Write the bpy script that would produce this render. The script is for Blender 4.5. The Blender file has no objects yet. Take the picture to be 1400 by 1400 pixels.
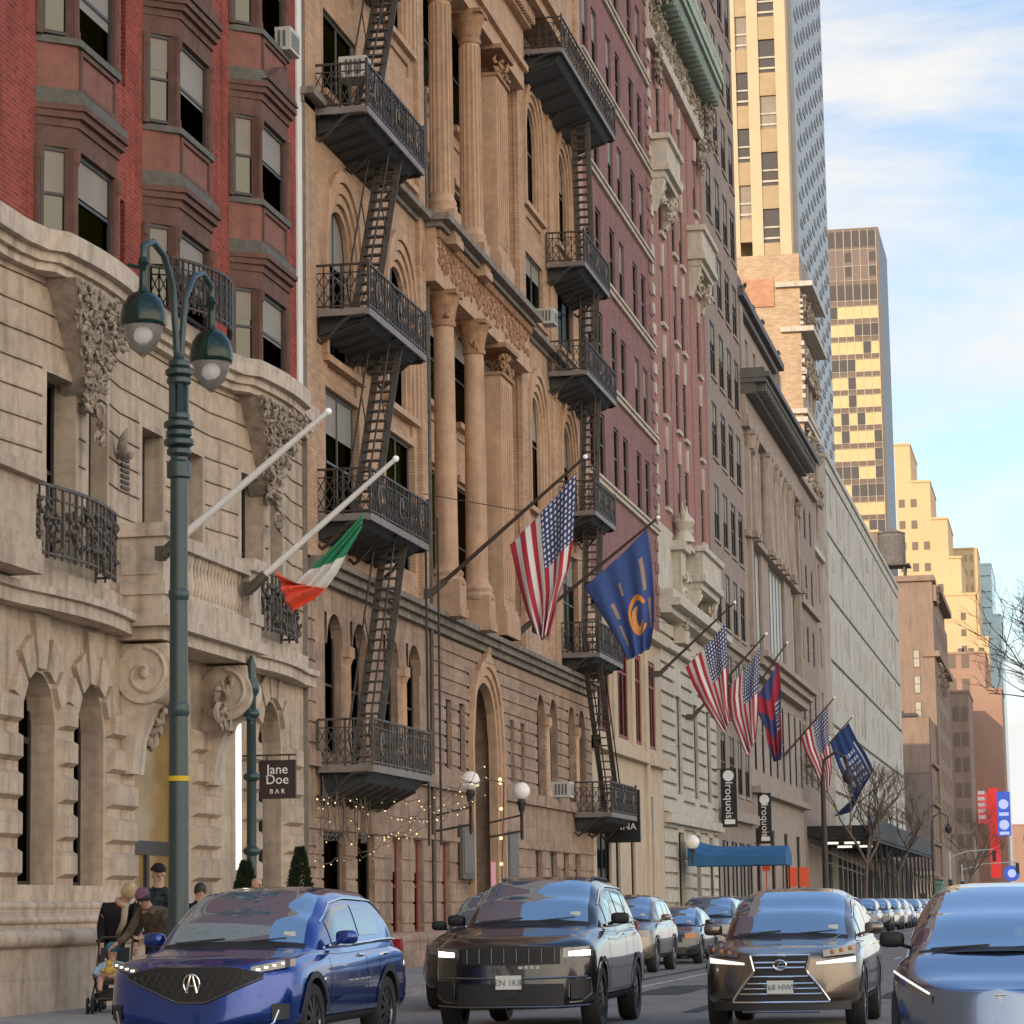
import bpy, bmesh, math, random
import numpy as np
from mathutils import Vector, Matrix
random.seed(7)
S = bpy.context.scene
COL = S.collection
rad = math.radians

# ------------------------------------------------------------------ camera, sky, sun, exposure
cam = bpy.data.objects.new('camera', bpy.data.cameras.new('camera')); COL.objects.link(cam); S.camera = cam
cam.data.sensor_width = 36.0; cam.data.lens = 36.0 * 3800 / 1400
cam.data.clip_start = 0.1; cam.data.clip_end = 6000
R_ = Vector((0.98083297, 0.19419157, -0.01601022)); U_ = Vector((0.04306153, -0.13589391, 0.98978712)); W_ = Vector((-0.19003262, 0.97150526, 0.14165142))
U_ = R_.cross(W_).normalized()
cam.matrix_world = Matrix(((R_.x, U_.x, -W_.x, 0), (R_.y, U_.y, -W_.y, 0), (R_.z, U_.z, -W_.z, 1.46), (0, 0, 0, 1)))

SUN_EL, SUN_AZ = 18.0, 200.0           # azimuth clockwise from +Y: behind the camera, a little to the left
sd = Vector((math.sin(rad(SUN_AZ)) * math.cos(rad(SUN_EL)), math.cos(rad(SUN_AZ)) * math.cos(rad(SUN_EL)), math.sin(rad(SUN_EL))))
sun = bpy.data.objects.new('sun', bpy.data.lights.new('sun', 'SUN')); COL.objects.link(sun)
sun.data.energy = 2.3; sun.data.angle = rad(0.5); sun.data.color = (1.0, 0.74, 0.49)
sun.rotation_euler = (-sd).to_track_quat('-Z', 'Y').to_euler()

W = bpy.data.worlds.new('World'); S.world = W; W.use_nodes = True
nt = W.node_tree; N = nt.nodes; L = nt.links; N.clear()
def wn(t, **k):
    n = N.new(t)
    for a, b in k.items(): setattr(n, a, b)
    return n
out = wn('ShaderNodeOutputWorld'); bg = wn('ShaderNodeBackground'); L.new(bg.outputs[0], out.inputs[0])
sky = wn('ShaderNodeTexSky', sky_type='NISHITA', sun_disc=False, sun_elevation=rad(SUN_EL), sun_rotation=rad(SUN_AZ), air_density=1.0, dust_density=0.6, ozone_density=2.2)
tc = wn('ShaderNodeTexCoord'); mp = wn('ShaderNodeMapping'); mp.inputs['Scale'].default_value = (1, 1, 3.0); mp.inputs['Location'].default_value = (0.35, 0.2, 0.1)
L.new(tc.outputs['Generated'], mp.inputs['Vector'])
n1 = wn('ShaderNodeTexNoise'); n1.inputs['Scale'].default_value = 6.5; n1.inputs['Detail'].default_value = 9; n1.inputs['Roughness'].default_value = 0.6; n1.inputs['Distortion'].default_value = 0.3
L.new(mp.outputs[0], n1.inputs['Vector'])
sx = wn('ShaderNodeSeparateXYZ'); L.new(tc.outputs['Generated'], sx.inputs[0])
zr = wn('ShaderNodeValToRGB'); e = zr.color_ramp.elements                 # cloud cover by height: haze band, blue gap, white bank, blue zenith
e[0].position = 0.0; e[0].color = (.80, .80, .80, 1); e[1].position = 1.0; e[1].color = (.30, .30, .30, 1)
for p_, v_ in ((.05, .74), (.10, .56), (.16, .50), (.26, .66), (.36, .60), (.48, .36)):
    q_ = e.new(p_); q_.color = (v_, v_, v_, 1)
L.new(sx.outputs['Z'], zr.inputs['Fac'])
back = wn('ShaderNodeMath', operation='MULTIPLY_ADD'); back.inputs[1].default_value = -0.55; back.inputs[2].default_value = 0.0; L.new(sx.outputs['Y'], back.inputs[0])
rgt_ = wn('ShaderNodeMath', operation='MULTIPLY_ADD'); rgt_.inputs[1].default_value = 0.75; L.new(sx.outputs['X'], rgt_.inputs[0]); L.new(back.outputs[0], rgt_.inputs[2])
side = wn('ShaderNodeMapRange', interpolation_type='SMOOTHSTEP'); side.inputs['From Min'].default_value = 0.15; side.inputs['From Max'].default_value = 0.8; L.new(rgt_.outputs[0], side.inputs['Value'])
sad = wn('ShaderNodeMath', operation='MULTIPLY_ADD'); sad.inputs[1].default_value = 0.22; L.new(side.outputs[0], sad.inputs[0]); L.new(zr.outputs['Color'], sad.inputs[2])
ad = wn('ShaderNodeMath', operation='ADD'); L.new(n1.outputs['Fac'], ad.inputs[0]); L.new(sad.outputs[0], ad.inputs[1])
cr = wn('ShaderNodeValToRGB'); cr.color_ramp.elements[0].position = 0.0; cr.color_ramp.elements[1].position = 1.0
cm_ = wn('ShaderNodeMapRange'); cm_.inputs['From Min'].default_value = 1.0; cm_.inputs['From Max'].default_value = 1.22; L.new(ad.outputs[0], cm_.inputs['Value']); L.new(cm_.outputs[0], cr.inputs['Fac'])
cc = wn('ShaderNodeMix', data_type='RGBA'); cc.inputs['A'].default_value = (5.8, 5.7, 5.6, 1); cc.inputs['B'].default_value = (18.0, 15.6, 12.6, 1); L.new(side.outputs[0], cc.inputs['Factor'])  # bright warm cloud bank added out of view, right and behind, to light the facades
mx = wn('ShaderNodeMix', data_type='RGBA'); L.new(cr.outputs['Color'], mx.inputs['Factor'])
hs = wn('ShaderNodeHueSaturation'); hs.inputs['Saturation'].default_value = 0.9
zv = wn('ShaderNodeMapRange'); zv.inputs['From Min'].default_value = 0.3; zv.inputs['From Max'].default_value = 0.75; zv.inputs['To Min'].default_value = 1.12; zv.inputs['To Max'].default_value = 2.7; L.new(sx.outputs['Z'], zv.inputs['Value']); L.new(zv.outputs[0], hs.inputs['Value'])
L.new(sky.outputs[0], hs.inputs['Color'])
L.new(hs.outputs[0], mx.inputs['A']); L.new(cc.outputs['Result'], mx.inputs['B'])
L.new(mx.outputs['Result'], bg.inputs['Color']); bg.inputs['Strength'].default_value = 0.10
S.view_settings.view_transform = 'Standard'; S.view_settings.look = 'None'; S.view_settings.gamma = 1; S.view_settings.exposure = 0.72
S.view_settings.use_curve_mapping = False
S.render.resolution_x = S.render.resolution_y = 1024

# ------------------------------------------------------------------ mesh builder
class MB:
    def __init__(s): s.v = []; s.f = []; s.mi = []; s.cuts = []; s.vcuts = []
    def add(s, vs, fs, mi=0):
        s.cuts.append(len(s.f)); s.vcuts.append(len(s.v)); o = len(s.v); s.v += [tuple(p) for p in vs]; s.f += [tuple(i + o for i in f) for f in fs]; s.mi += [mi] * len(fs); return s
    def box(s, x0, y0, z0, x1, y1, z1, mi=0):
        x0, x1 = min(x0, x1), max(x0, x1); y0, y1 = min(y0, y1), max(y0, y1); z0, z1 = min(z0, z1), max(z0, z1)
        return s.add([(x0,y0,z0),(x1,y0,z0),(x1,y1,z0),(x0,y1,z0),(x0,y0,z1),(x1,y0,z1),(x1,y1,z1),(x0,y1,z1)],
              [(0,3,2,1),(4,5,6,7),(0,1,5,4),(1,2,6,5),(2,3,7,6),(3,0,4,7)], mi)
    def quad(s, a, b, c, d, mi=0): return s.add([a, b, c, d], [(0, 1, 2, 3)], mi)
    def bar(s, p, q, w, h=None, up=(0, 0, 1), mi=0):
        p, q = Vector(p), Vector(q); h = h or w; d = (q - p)
        if d.length < 1e-6: return s
        d.normalize(); u = Vector(up)
        if abs(d.dot(u)) > .98: u = Vector((0, 1, 0))
        a = d.cross(u).normalized() * w / 2; b = a.cross(d).normalized() * h / 2
        vs = [p-a-b, p+a-b, p+a+b, p-a+b, q-a-b, q+a-b, q+a+b, q-a+b]
        return s.add(vs, [(0,3,2,1),(4,5,6,7),(0,1,5,4),(1,2,6,5),(2,3,7,6),(3,0,4,7)], mi)
    def tube(s, pts, r, n=8, mi=0, cap=True):
        pts = [Vector(p) for p in pts]; m = len(pts); rs = r if isinstance(r, (list, tuple)) else [r] * m
        vs = []; prev = None
        for i, p in enumerate(pts):
            d = (pts[min(i+1, m-1)] - pts[max(i-1, 0)]).normalized()
            if prev is None:
                u = Vector((0, 0, 1)) if abs(d.z) < .9 else Vector((1, 0, 0))
                a = d.cross(u).normalized()
            else: a = (prev - d * prev.dot(d)).normalized()
            prev = a; b = d.cross(a)
            vs += [p + (a * math.cos(t) + b * math.sin(t)) * rs[i] for t in [2*math.pi*k/n for k in range(n)]]
        fs = [(i*n+k, i*n+(k+1) % n, (i+1)*n+(k+1) % n, (i+1)*n+k) for i in range(m-1) for k in range(n)]
        if cap: fs += [tuple(range(n))[::-1], tuple((m-1)*n+k for k in range(n))]
        return s.add(vs, fs, mi)
    def lathe(s, c, prof, n=16, mi=0, axis='z', cap=True):       # prof: [(r, h), ...] bottom to top
        vs = []
        for r, h in prof:
            for k in range(n):
                t = 2*math.pi*k/n; a, b = r*math.cos(t), r*math.sin(t)
                vs.append((c[0]+a, c[1]+b, c[2]+h) if axis == 'z' else ((c[0]+h, c[1]+a, c[2]+b) if axis == 'x' else (c[0]+b, c[1]+h, c[2]+a)))
        m = len(prof)
        fs = [(i*n+k, i*n+(k+1) % n, (i+1)*n+(k+1) % n, (i+1)*n+k) for i in range(m-1) for k in range(n)]
        if cap: fs += [tuple(range(n))[::-1], tuple((m-1)*n+k for k in range(n))]
        return s.add(vs, fs, mi)
    def rbox(s, c, h, e=.35, n=14, mi=0):               # rounded box (superellipsoid)
        f = lambda v: math.copysign(abs(v)**e, v)
        P = []
        for i in range(n//2+1):
            a = -math.pi/2+math.pi*i/(n//2)
            P.append([(c[0]+h[0]*f(math.cos(a))*f(math.cos(2*math.pi*k/n)), c[1]+h[1]*f(math.cos(a))*f(math.sin(2*math.pi*k/n)), c[2]+h[2]*f(math.sin(a))) for k in range(n)])
        return s.grid(P, mi, closed=True)
    def ball(s, c, r, n=10, mi=0):
        r = r if isinstance(r, (list, tuple)) else (r, r, r)
        m = max(4, n // 2); vs = [(c[0], c[1], c[2]-r[2])]
        for i in range(1, m):
            p = -math.pi/2 + math.pi*i/m
            vs += [(c[0]+r[0]*math.cos(p)*math.cos(2*math.pi*k/n), c[1]+r[1]*math.cos(p)*math.sin(2*math.pi*k/n), c[2]+r[2]*math.sin(p)) for k in range(n)]
        vs.append((c[0], c[1], c[2]+r[2])); t = len(vs)-1
        fs = [(0, 1+(k+1) % n, 1+k) for k in range(n)]
        fs += [(1+i*n+k, 1+i*n+(k+1) % n, 1+(i+1)*n+(k+1) % n, 1+(i+1)*n+k) for i in range(m-2) for k in range(n)]
        fs += [(1+(m-2)*n+k, 1+(m-2)*n+(k+1) % n, t) for k in range(n)]
        return s.add(vs, fs, mi)
    def grid(s, P, mi=0, closed=False):                # P[i][j] points
        m, n = len(P), len(P[0]); vs = [p for row in P for p in row]
        return s.add(vs, [(i*n+j, i*n+(j+1) % n, (i+1)*n+(j+1) % n, (i+1)*n+j) for i in range(m-1) for j in range(n if closed else n-1)], mi)
    def prism(s, poly, axis, a, b, mi=0):              # poly in the two other axes (order x,y,z without axis)
        def p3(p, t):
            q = list(p); q.insert('xyz'.index(axis), t); return tuple(q)
        n = len(poly); vs = [p3(p, a) for p in poly] + [p3(p, b) for p in poly]
        return s.add(vs, [tuple(range(n))[::-1], tuple(range(n, 2*n))] + [(i, (i+1) % n, n+(i+1) % n, n+i) for i in range(n)], mi)
    def build_each(s, name, mat, parent, **k):           # every box added becomes a part of its own
        starts = s.cuts+[len(s.f)]; v0 = s.vcuts+[len(s.v)]
        for i in range(len(s.cuts)):
            q = MB(); q.v = s.v[v0[i]:v0[i+1]]; q.f = [tuple(a-v0[i] for a in f) for f in s.f[starts[i]:starts[i+1]]]; q.mi = s.mi[starts[i]:starts[i+1]]; q.build(name, mat, parent, **k)
    def build(s, name, mat, parent=None, smooth=False, label=None, stuff=False, uv=None, fix=True):
        me = bpy.data.meshes.new(name)
        o = Vector((0, 0, 0))
        if parent is not None and 'world_geo' in ROOTS.get(root_of(parent).name, ''): o = root_of(parent).location
        me.from_pydata([(v[0]-o.x, v[1]-o.y, v[2]-o.z) for v in s.v], [], s.f)
        mats = mat if isinstance(mat, (list, tuple)) else [mat]
        for m in mats: me.materials.append(m)
        if len(mats) > 1: me.polygons.foreach_set('material_index', s.mi)
        if uv:
            ul = me.uv_layers.new(name='UVMap')
            for lp in me.loops: ul.data[lp.index].uv = uv[lp.vertex_index]
        if fix:
            bm = bmesh.new(); bm.from_mesh(me); bmesh.ops.recalc_face_normals(bm, faces=bm.faces); bm.to_mesh(me); bm.free()
        if smooth:
            for p in me.polygons: p.use_smooth = True
            if smooth is not True: me.set_sharp_from_angle(angle=rad(smooth))
        ob = bpy.data.objects.new(name, me); COL.objects.link(ob)
        if parent is not None: ob.parent = parent
        if label: ob['label'] = label
        if stuff: ob['kind'] = 'stuff'
        return ob
ROOTS = {}
def root_of(o):
    while o.parent: o = o.parent
    return o
def thing(name, label, cat, loc=(0, 0, 0), rz=0.0, group=None, world=False):
    o = bpy.data.objects.new(name, None); COL.objects.link(o); o.empty_display_size = .2
    o.location = loc; o.rotation_euler = (0, 0, rz); o['label'] = label; o['category'] = cat
    if group: o['group'] = group
    ROOTS[o.name] = 'world_geo' if world else 'local'
    return o
def tag(o, label, cat, group=None):
    o['label'] = label; o['category'] = cat
    if group: o['group'] = group
    return o
def struct(o): o['kind'] = 'structure'; return o
def dup(root, loc=None, rz=None, label=None, group=None, scale=None):
    r = root.copy(); COL.objects.link(r)
    if loc is not None: r.location = loc
    if rz is not None: r.rotation_euler = (0, 0, rz)
    if scale: r.scale = scale
    if label: r['label'] = label
    if group: r['group'] = group
    ROOTS[r.name] = ROOTS.get(root.name, 'local')
    for ch in list(root.children):
        c = ch.copy(); COL.objects.link(c); c.parent = r
        for g in list(ch.children):
            d = g.copy(); COL.objects.link(d); d.parent = c
    return r

# ------------------------------------------------------------------ materials
def mat(name, col, rough=.8, metal=0.0, spec=.5, var=.0, vscale=1.2, streak=.0, bump=.0, bscale=14.0, brick=None, emit=None, coat=0.0, flake=0.0, dirt=0.0, coords='Object', alpha=None, trans=0.0):
    m = bpy.data.materials.new(name); m.use_nodes = True; t = m.node_tree; p = t.nodes['Principled BSDF']; ln = t.links.new
    def nd(k, **a):
        n = t.nodes.new(k)
        for x, y in a.items(): setattr(n, x, y)
        return n
    p.inputs['Roughness'].default_value = rough; p.inputs['Metallic'].default_value = metal; p.inputs['Specular IOR Level'].default_value = spec if rough < .8 or spec != .5 else .2
    p.inputs['Coat Weight'].default_value = coat; p.inputs['Coat Roughness'].default_value = .03
    p.inputs['Transmission Weight'].default_value = trans
    c = (*col, 1); p.inputs['Base Color'].default_value = c
    if emit: p.inputs['Emission Color'].default_value = (*emit[0], 1); p.inputs['Emission Strength'].default_value = emit[1]
    tcn = nd('ShaderNodeTexCoord'); vec = tcn.outputs[coords]; cur = None; hgt = None
    def mixc(fac, a, b, blend='MIX'):
        x = nd('ShaderNodeMix', data_type='RGBA', blend_type=blend)
        if hasattr(fac, 'is_linked'): ln(fac, x.inputs['Factor'])
        else: x.inputs['Factor'].default_value = fac
        for s_, q in (('A', a), ('B', b)):
            if isinstance(q, tuple): x.inputs[s_].default_value = q
            else: ln(q, x.inputs[s_])
        return x.outputs['Result']
    cur = c
    if brick:
        sp = nd('ShaderNodeSeparateXYZ'); ln(vec, sp.inputs[0]); a = nd('ShaderNodeMath', operation='ADD'); ln(sp.outputs[0], a.inputs[0]); ln(sp.outputs[1], a.inputs[1])
        cb = nd('ShaderNodeCombineXYZ'); ln(a.outputs[0], cb.inputs[0]); ln(sp.outputs[2], cb.inputs[1])
        b = nd('ShaderNodeTexBrick'); ln(cb.outputs[0], b.inputs['Vector']); b.inputs['Scale'].default_value = 1.0
        b.inputs['Brick Width'].default_value = brick[0]; b.inputs['Row Height'].default_value = brick[1]; b.inputs['Mortar Size'].default_value = brick[2]; b.inputs['Mortar Smooth'].default_value = .3
        k = brick[3]; b.inputs['Color1'].default_value = tuple(min(1, q*(1+k)) for q in col) + (1,); b.inputs['Color2'].default_value = tuple(q*(1-k) for q in col) + (1,)
        b.inputs['Mortar'].default_value = (*brick[4], 1); cur = b.outputs['Color']; hgt = b.outputs['Fac']
    if var:
        n = nd('ShaderNodeTexNoise'); ln(vec, n.inputs['Vector']); n.inputs['Scale'].default_value = vscale; n.inputs['Detail'].default_value = 6; n.inputs['Roughness'].default_value = .65
        r = nd('ShaderNodeMapRange'); ln(n.outputs['Fac'], r.inputs['Value']); r.inputs['From Min'].default_value = .3; r.inputs['From Max'].default_value = .7
        r.inputs['To Min'].default_value = 1-var; r.inputs['To Max'].default_value = 1+var*.7
        h = nd('ShaderNodeHueSaturation'); ln(r.outputs[0], h.inputs['Value'])
        if isinstance(cur, tuple): h.inputs['Color'].default_value = cur
        else: ln(cur, h.inputs['Color'])
        cur = h.outputs[0]
    if streak:
        mpn = nd('ShaderNodeMapping'); mpn.inputs['Scale'].default_value = (2.2, 2.2, .22); ln(vec, mpn.inputs['Vector'])
        n = nd('ShaderNodeTexNoise'); ln(mpn.outputs[0], n.inputs['Vector']); n.inputs['Scale'].default_value = 1.6; n.inputs['Detail'].default_value = 5
        r = nd('ShaderNodeValToRGB'); ln(n.outputs['Fac'], r.inputs['Fac']); r.color_ramp.elements[0].position = .48; r.color_ramp.elements[1].position = .72
        r.color_ramp.elements[0].color = (1, 1, 1, 1); r.color_ramp.elements[1].color = (.42, .38, .35, 1)
        cur = mixc(streak, cur, r.outputs['Color'], 'MULTIPLY')
    if dirt:
        n = nd('ShaderNodeTexNoise'); ln(vec, n.inputs['Vector']); n.inputs['Scale'].default_value = 5; n.inputs['Detail'].default_value = 8
        r = nd('ShaderNodeMapRange'); ln(n.outputs['Fac'], r.inputs['Value']); r.inputs['From Min'].default_value = .45; r.inputs['From Max'].default_value = .75; r.inputs['To Max'].default_value = dirt
        cur = mixc(r.outputs[0], cur, (.12, .10, .085, 1))
    if not isinstance(cur, tuple): ln(cur, p.inputs['Base Color'])
    if bump or hgt is not None:
        bp = nd('ShaderNodeBump'); bp.inputs['Strength'].default_value = max(bump, .35); bp.inputs['Distance'].default_value = .03
        n = nd('ShaderNodeTexNoise'); ln(vec, n.inputs['Vector']); n.inputs['Scale'].default_value = bscale; n.inputs['Detail'].default_value = 5
        if hgt is not None:
            iv = nd('ShaderNodeMath', operation='MULTIPLY_ADD'); ln(hgt, iv.inputs[0]); iv.inputs[1].default_value = -1.0
            ln(n.outputs['Fac'], iv.inputs[2]); ln(iv.outputs[0], bp.inputs['Height'])
        else: ln(n.outputs['Fac'], bp.inputs['Height'])
        ln(bp.outputs[0], p.inputs['Normal'])
        rr = nd('ShaderNodeMapRange'); ln(n.outputs['Fac'], rr.inputs['Value']); rr.inputs['To Min'].default_value = max(0, rough-.12); rr.inputs['To Max'].default_value = min(1, rough+.12)
        ln(rr.outputs[0], p.inputs['Roughness'])
    if flake:
        n = nd('ShaderNodeTexNoise'); ln(vec, n.inputs['Vector']); n.inputs['Scale'].default_value = 3; n.inputs['Detail'].default_value = 2
        bp = nd('ShaderNodeBump'); bp.inputs['Strength'].default_value = flake; bp.inputs['Distance'].default_value = .02
        ln(n.outputs['Fac'], bp.inputs['Height']); ln(bp.outputs[0], p.inputs['Normal']); 
    return m
M = {}
M['white_stone'] = mat('white_stone', (.52, .42, .32), .85, var=.16, streak=.6, bump=.25, bscale=9, dirt=.3, brick=(1.35, .46, .003, .05, (.36, .29, .22)))
M['white_trim'] = mat('white_trim', (.58, .49, .39), .8, var=.14, streak=.6, bump=.2, bscale=9, dirt=.35)
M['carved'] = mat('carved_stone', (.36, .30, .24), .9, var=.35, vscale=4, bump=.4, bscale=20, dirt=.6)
M['red_brick'] = mat('red_brick', (.285, .062, .045), .85, var=.25, vscale=.9, streak=.5, brick=(.24, .08, .009, .22, (.33, .13, .10)))
M['brown_trim'] = mat('brown_trim', (.155, .085, .066), .8, var=.25, vscale=3, streak=.4, bump=.25, dirt=.3)
M['brown_panel'] = mat('brown_panel', (.25, .115, .088), .8, var=.22, vscale=3, streak=.3, bump=.2)
M['lead'] = mat('lead', (.11, .105, .085), .7, var=.35, vscale=5, bump=.3)
M['tan_brick'] = mat('tan_brick', (.50, .335, .22), .85, var=.18, vscale=.8, streak=.35, brick=(.42, .085, .008, .12, (.36, .22, .14)))
M['tan_stone'] = mat('tan_stone', (.53, .355, .235), .85, var=.16, vscale=1.5, streak=.4, bump=.2, dirt=.2)
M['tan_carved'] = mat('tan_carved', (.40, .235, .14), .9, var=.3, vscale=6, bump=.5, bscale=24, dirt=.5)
M['tan_base'] = mat('tan_base', (.39, .275, .20), .85, var=.22, vscale=1.1, streak=.6, bump=.25, dirt=.45, brick=(.95, .38, .004, .10, (.26, .18, .13)))
M['grey_trim'] = mat('weathered_cornice', (.25, .22, .185), .85, var=.35, vscale=3, streak=.5, bump=.3)
M['iron'] = mat('black_iron', (.055, .044, .036), .55, metal=.2, var=.3, vscale=8, bump=.15)
M['iron_worn'] = mat('worn_iron', (.10, .083, .068), .6, metal=.2, var=.4, vscale=5, bump=.2)
M['iron_edge'] = mat('pale_worn_iron', (.20, .175, .16), .6, var=.3)
M['underside'] = mat('underside_paint', (.042, .050, .056), .55, var=.4, vscale=3)
M['glass'] = mat('window_glass', (.080, .080, .072), .08, metal=1.0, flake=.05)
M['glass'].node_tree.nodes['Principled BSDF'].inputs['Specular Tint'].default_value = (.26, .255, .235, 1)
M['glass_blind'] = mat('window_glass_blind', (.27, .24, .20), .5, spec=.15, var=.12)
M['glass_pale'] = mat('window_glass_pale', (.40, .38, .33), .4, spec=.2, var=.15)
M['glass_warm'] = mat('warm_lit_window', (.3, .18, .08), .2, emit=((1, .62, .3), .55))
M['frame_dark'] = mat('dark_frame', (.035, .032, .03), .5)
M['frame_grey'] = mat('grey_frame', (.10, .095, .085), .55)
M['purple_brick'] = mat('purple_brick', (.275, .142, .135), .85, var=.15, streak=.3, brick=(.3, .09, .01, .14, (.22, .13, .12)))
M['pink_brick'] = mat('pink_brick', (.36, .185, .155), .85, var=.15, streak=.25, brick=(.3, .09, .01, .12, (.30, .18, .15)))
M['cream'] = mat('cream_stone', (.54, .44, .32), .8, var=.12, streak=.4, bump=.15)
M['pale_stone'] = mat('pale_limestone', (.58, .53, .44), .8, var=.14, streak=.5, bump=.2, dirt=.2)
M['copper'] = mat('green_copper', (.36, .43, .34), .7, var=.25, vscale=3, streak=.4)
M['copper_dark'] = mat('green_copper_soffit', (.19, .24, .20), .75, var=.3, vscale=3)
M['grey_brick'] = mat('grey_brick', (.34, .27, .225), .85, var=.12, streak=.4, brick=(.35, .1, .01, .1, (.25, .21, .18)))
M['grey_stone'] = mat('grey_stone', (.37, .305, .255), .8, var=.15, streak=.5, bump=.2)
M['dark_cornice'] = mat('dark_cornice', (.12, .113, .105), .7, var=.3)
M['yellow_brick'] = mat('yellow_brick', (.48, .35, .225), .85, var=.14, vscale=.6, brick=(.4, .12, .012, .14, (.42, .33, .24)))
M['orange_brick'] = mat('orange_brick', (.50, .27, .16), .85, var=.15, brick=(.4, .12, .012, .1, (.40, .24, .16)))
M['yellow_stone'] = mat('yellow_tower_stone', (.56, .435, .285), .8, var=.08, vscale=.3)
M['tan_spandrel'] = mat('tan_spandrel', (.40, .31, .19), .8, var=.1)
M['tower_metal'] = mat('tower_metal', (.33, .345, .35), .45, metal=.25, var=.1, vscale=.4)
M['tower_glass'] = mat('tower_glass', (.13, .145, .155), .5, spec=.3)
M['conc'] = mat('pale_concrete', (.52, .50, .45), .8, var=.14, vscale=.4, streak=.6)
M['conc_groove'] = mat('concrete_groove', (.30, .29, .26), .85, var=.2)
M['bronze'] = mat('bronze_panel', (.085, .062, .048), .4, metal=.3, var=.12)
M['gold_glass'] = mat('gold_blind_window', (.56, .40, .18), .45, spec=.5, var=.10, vscale=.5)
M['bronze_glass'] = mat('bronze_glass', (.05, .04, .035), .12, spec=.7)
M['taupe'] = mat('taupe_brick', (.27, .20, .155), .85, var=.12, vscale=.4, streak=.35)
M['taupe_dark'] = mat('dark_taupe_brick', (.20, .155, .135), .85, var=.15, vscale=.4)
M['far_stone'] = mat('far_yellow_stone', (.60, .44, .25), .8, var=.07, vscale=.1)
M['far_brown'] = mat('far_brown_brick', (.34, .22, .165), .85, var=.1, vscale=.2)
M['far_window'] = mat('far_window', (.13, .10, .075), .3, spec=.5)
M['far_glass'] = mat('far_blue_glass', (.33, .46, .50), .25, spec=.7, var=.1, vscale=.2)
M['asphalt'] = mat('asphalt', (.26, .235, .205), .85, var=.22, vscale=.7, bump=.35, bscale=60, dirt=.25)
M['paint'] = mat('road_paint', (.55, .55, .52), .8, var=.3, vscale=6, dirt=.5)
M['pavement'] = mat('pavement', (.33, .305, .27), .9, var=.2, vscale=1.0, brick=(1.5, 1.5, .015, .06, (.14, .13, .12)), dirt=.3)
M['kerb'] = mat('kerb_stone', (.24, .23, .215), .85, var=.25, vscale=3, bump=.2)
M['pole_green'] = mat('pole_green_paint', (.022, .050, .052), .42, var=.2, vscale=5, coat=.2)
M['dome_green'] = mat('lamp_dome_green', (.006, .024, .019), .14, spec=.4)
M['clear'] = mat('lamp_glass', (.86, .85, .82), .12, spec=.5, trans=.8, var=.1, vscale=8)
M['bulb'] = mat('lamp_bulb', (.9, .9, .88), .3, emit=((1, .97, .9), .08))
M['white_paint'] = mat('white_paint', (.78, .77, .73), .5, var=.08)
M['black'] = mat('matt_black', (.012, .012, .013), .6)
M['rubber'] = mat('tyre_rubber', (.018, .018, .018), .75, bump=.2, bscale=30)
M['bronze_pole'] = mat('bronze_pole', (.07, .05, .04), .4, metal=.3)
M['globe'] = mat('white_globe', (.80, .77, .70), .35, emit=((1, .95, .85), .06))
M['red_frame'] = mat('red_window_frame', (.20, .035, .035), .55, var=.15)
M['awning'] = mat('blue_canvas', (.025, .13, .29), .75, var=.15, vscale=2)
M['orange'] = mat('orange_sign', (.80, .12, .04), .6)
M['sign_black'] = mat('sign_black', (.010, .012, .014), .4)
M['sign_brown'] = mat('sign_brown', (.030, .014, .015), .5)
M['letter'] = mat('letter_white', (.80, .79, .77), .6)
M['fairy'] = mat('fairy_bulb', (1, .75, .35), .4, emit=((1, .68, .28), 1.3))
M['strip_lit'] = mat('lit_strip', (.9, .88, .8), .4, emit=((1, .93, .8), .7))
M['conifer'] = mat('conifer', (.018, .030, .014), .8, var=.4, vscale=8)
M['bark'] = mat('bark', (.15, .12, .10), .9, var=.3, vscale=5)
M['ac'] = mat('ac_casing', (.52, .50, .46), .6, var=.12, vscale=5)
M['ac_grille'] = mat('ac_grille', (.12, .12, .115), .6)
M['rust_pole'] = mat('rust_pole', (.16, .055, .035), .7)
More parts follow.
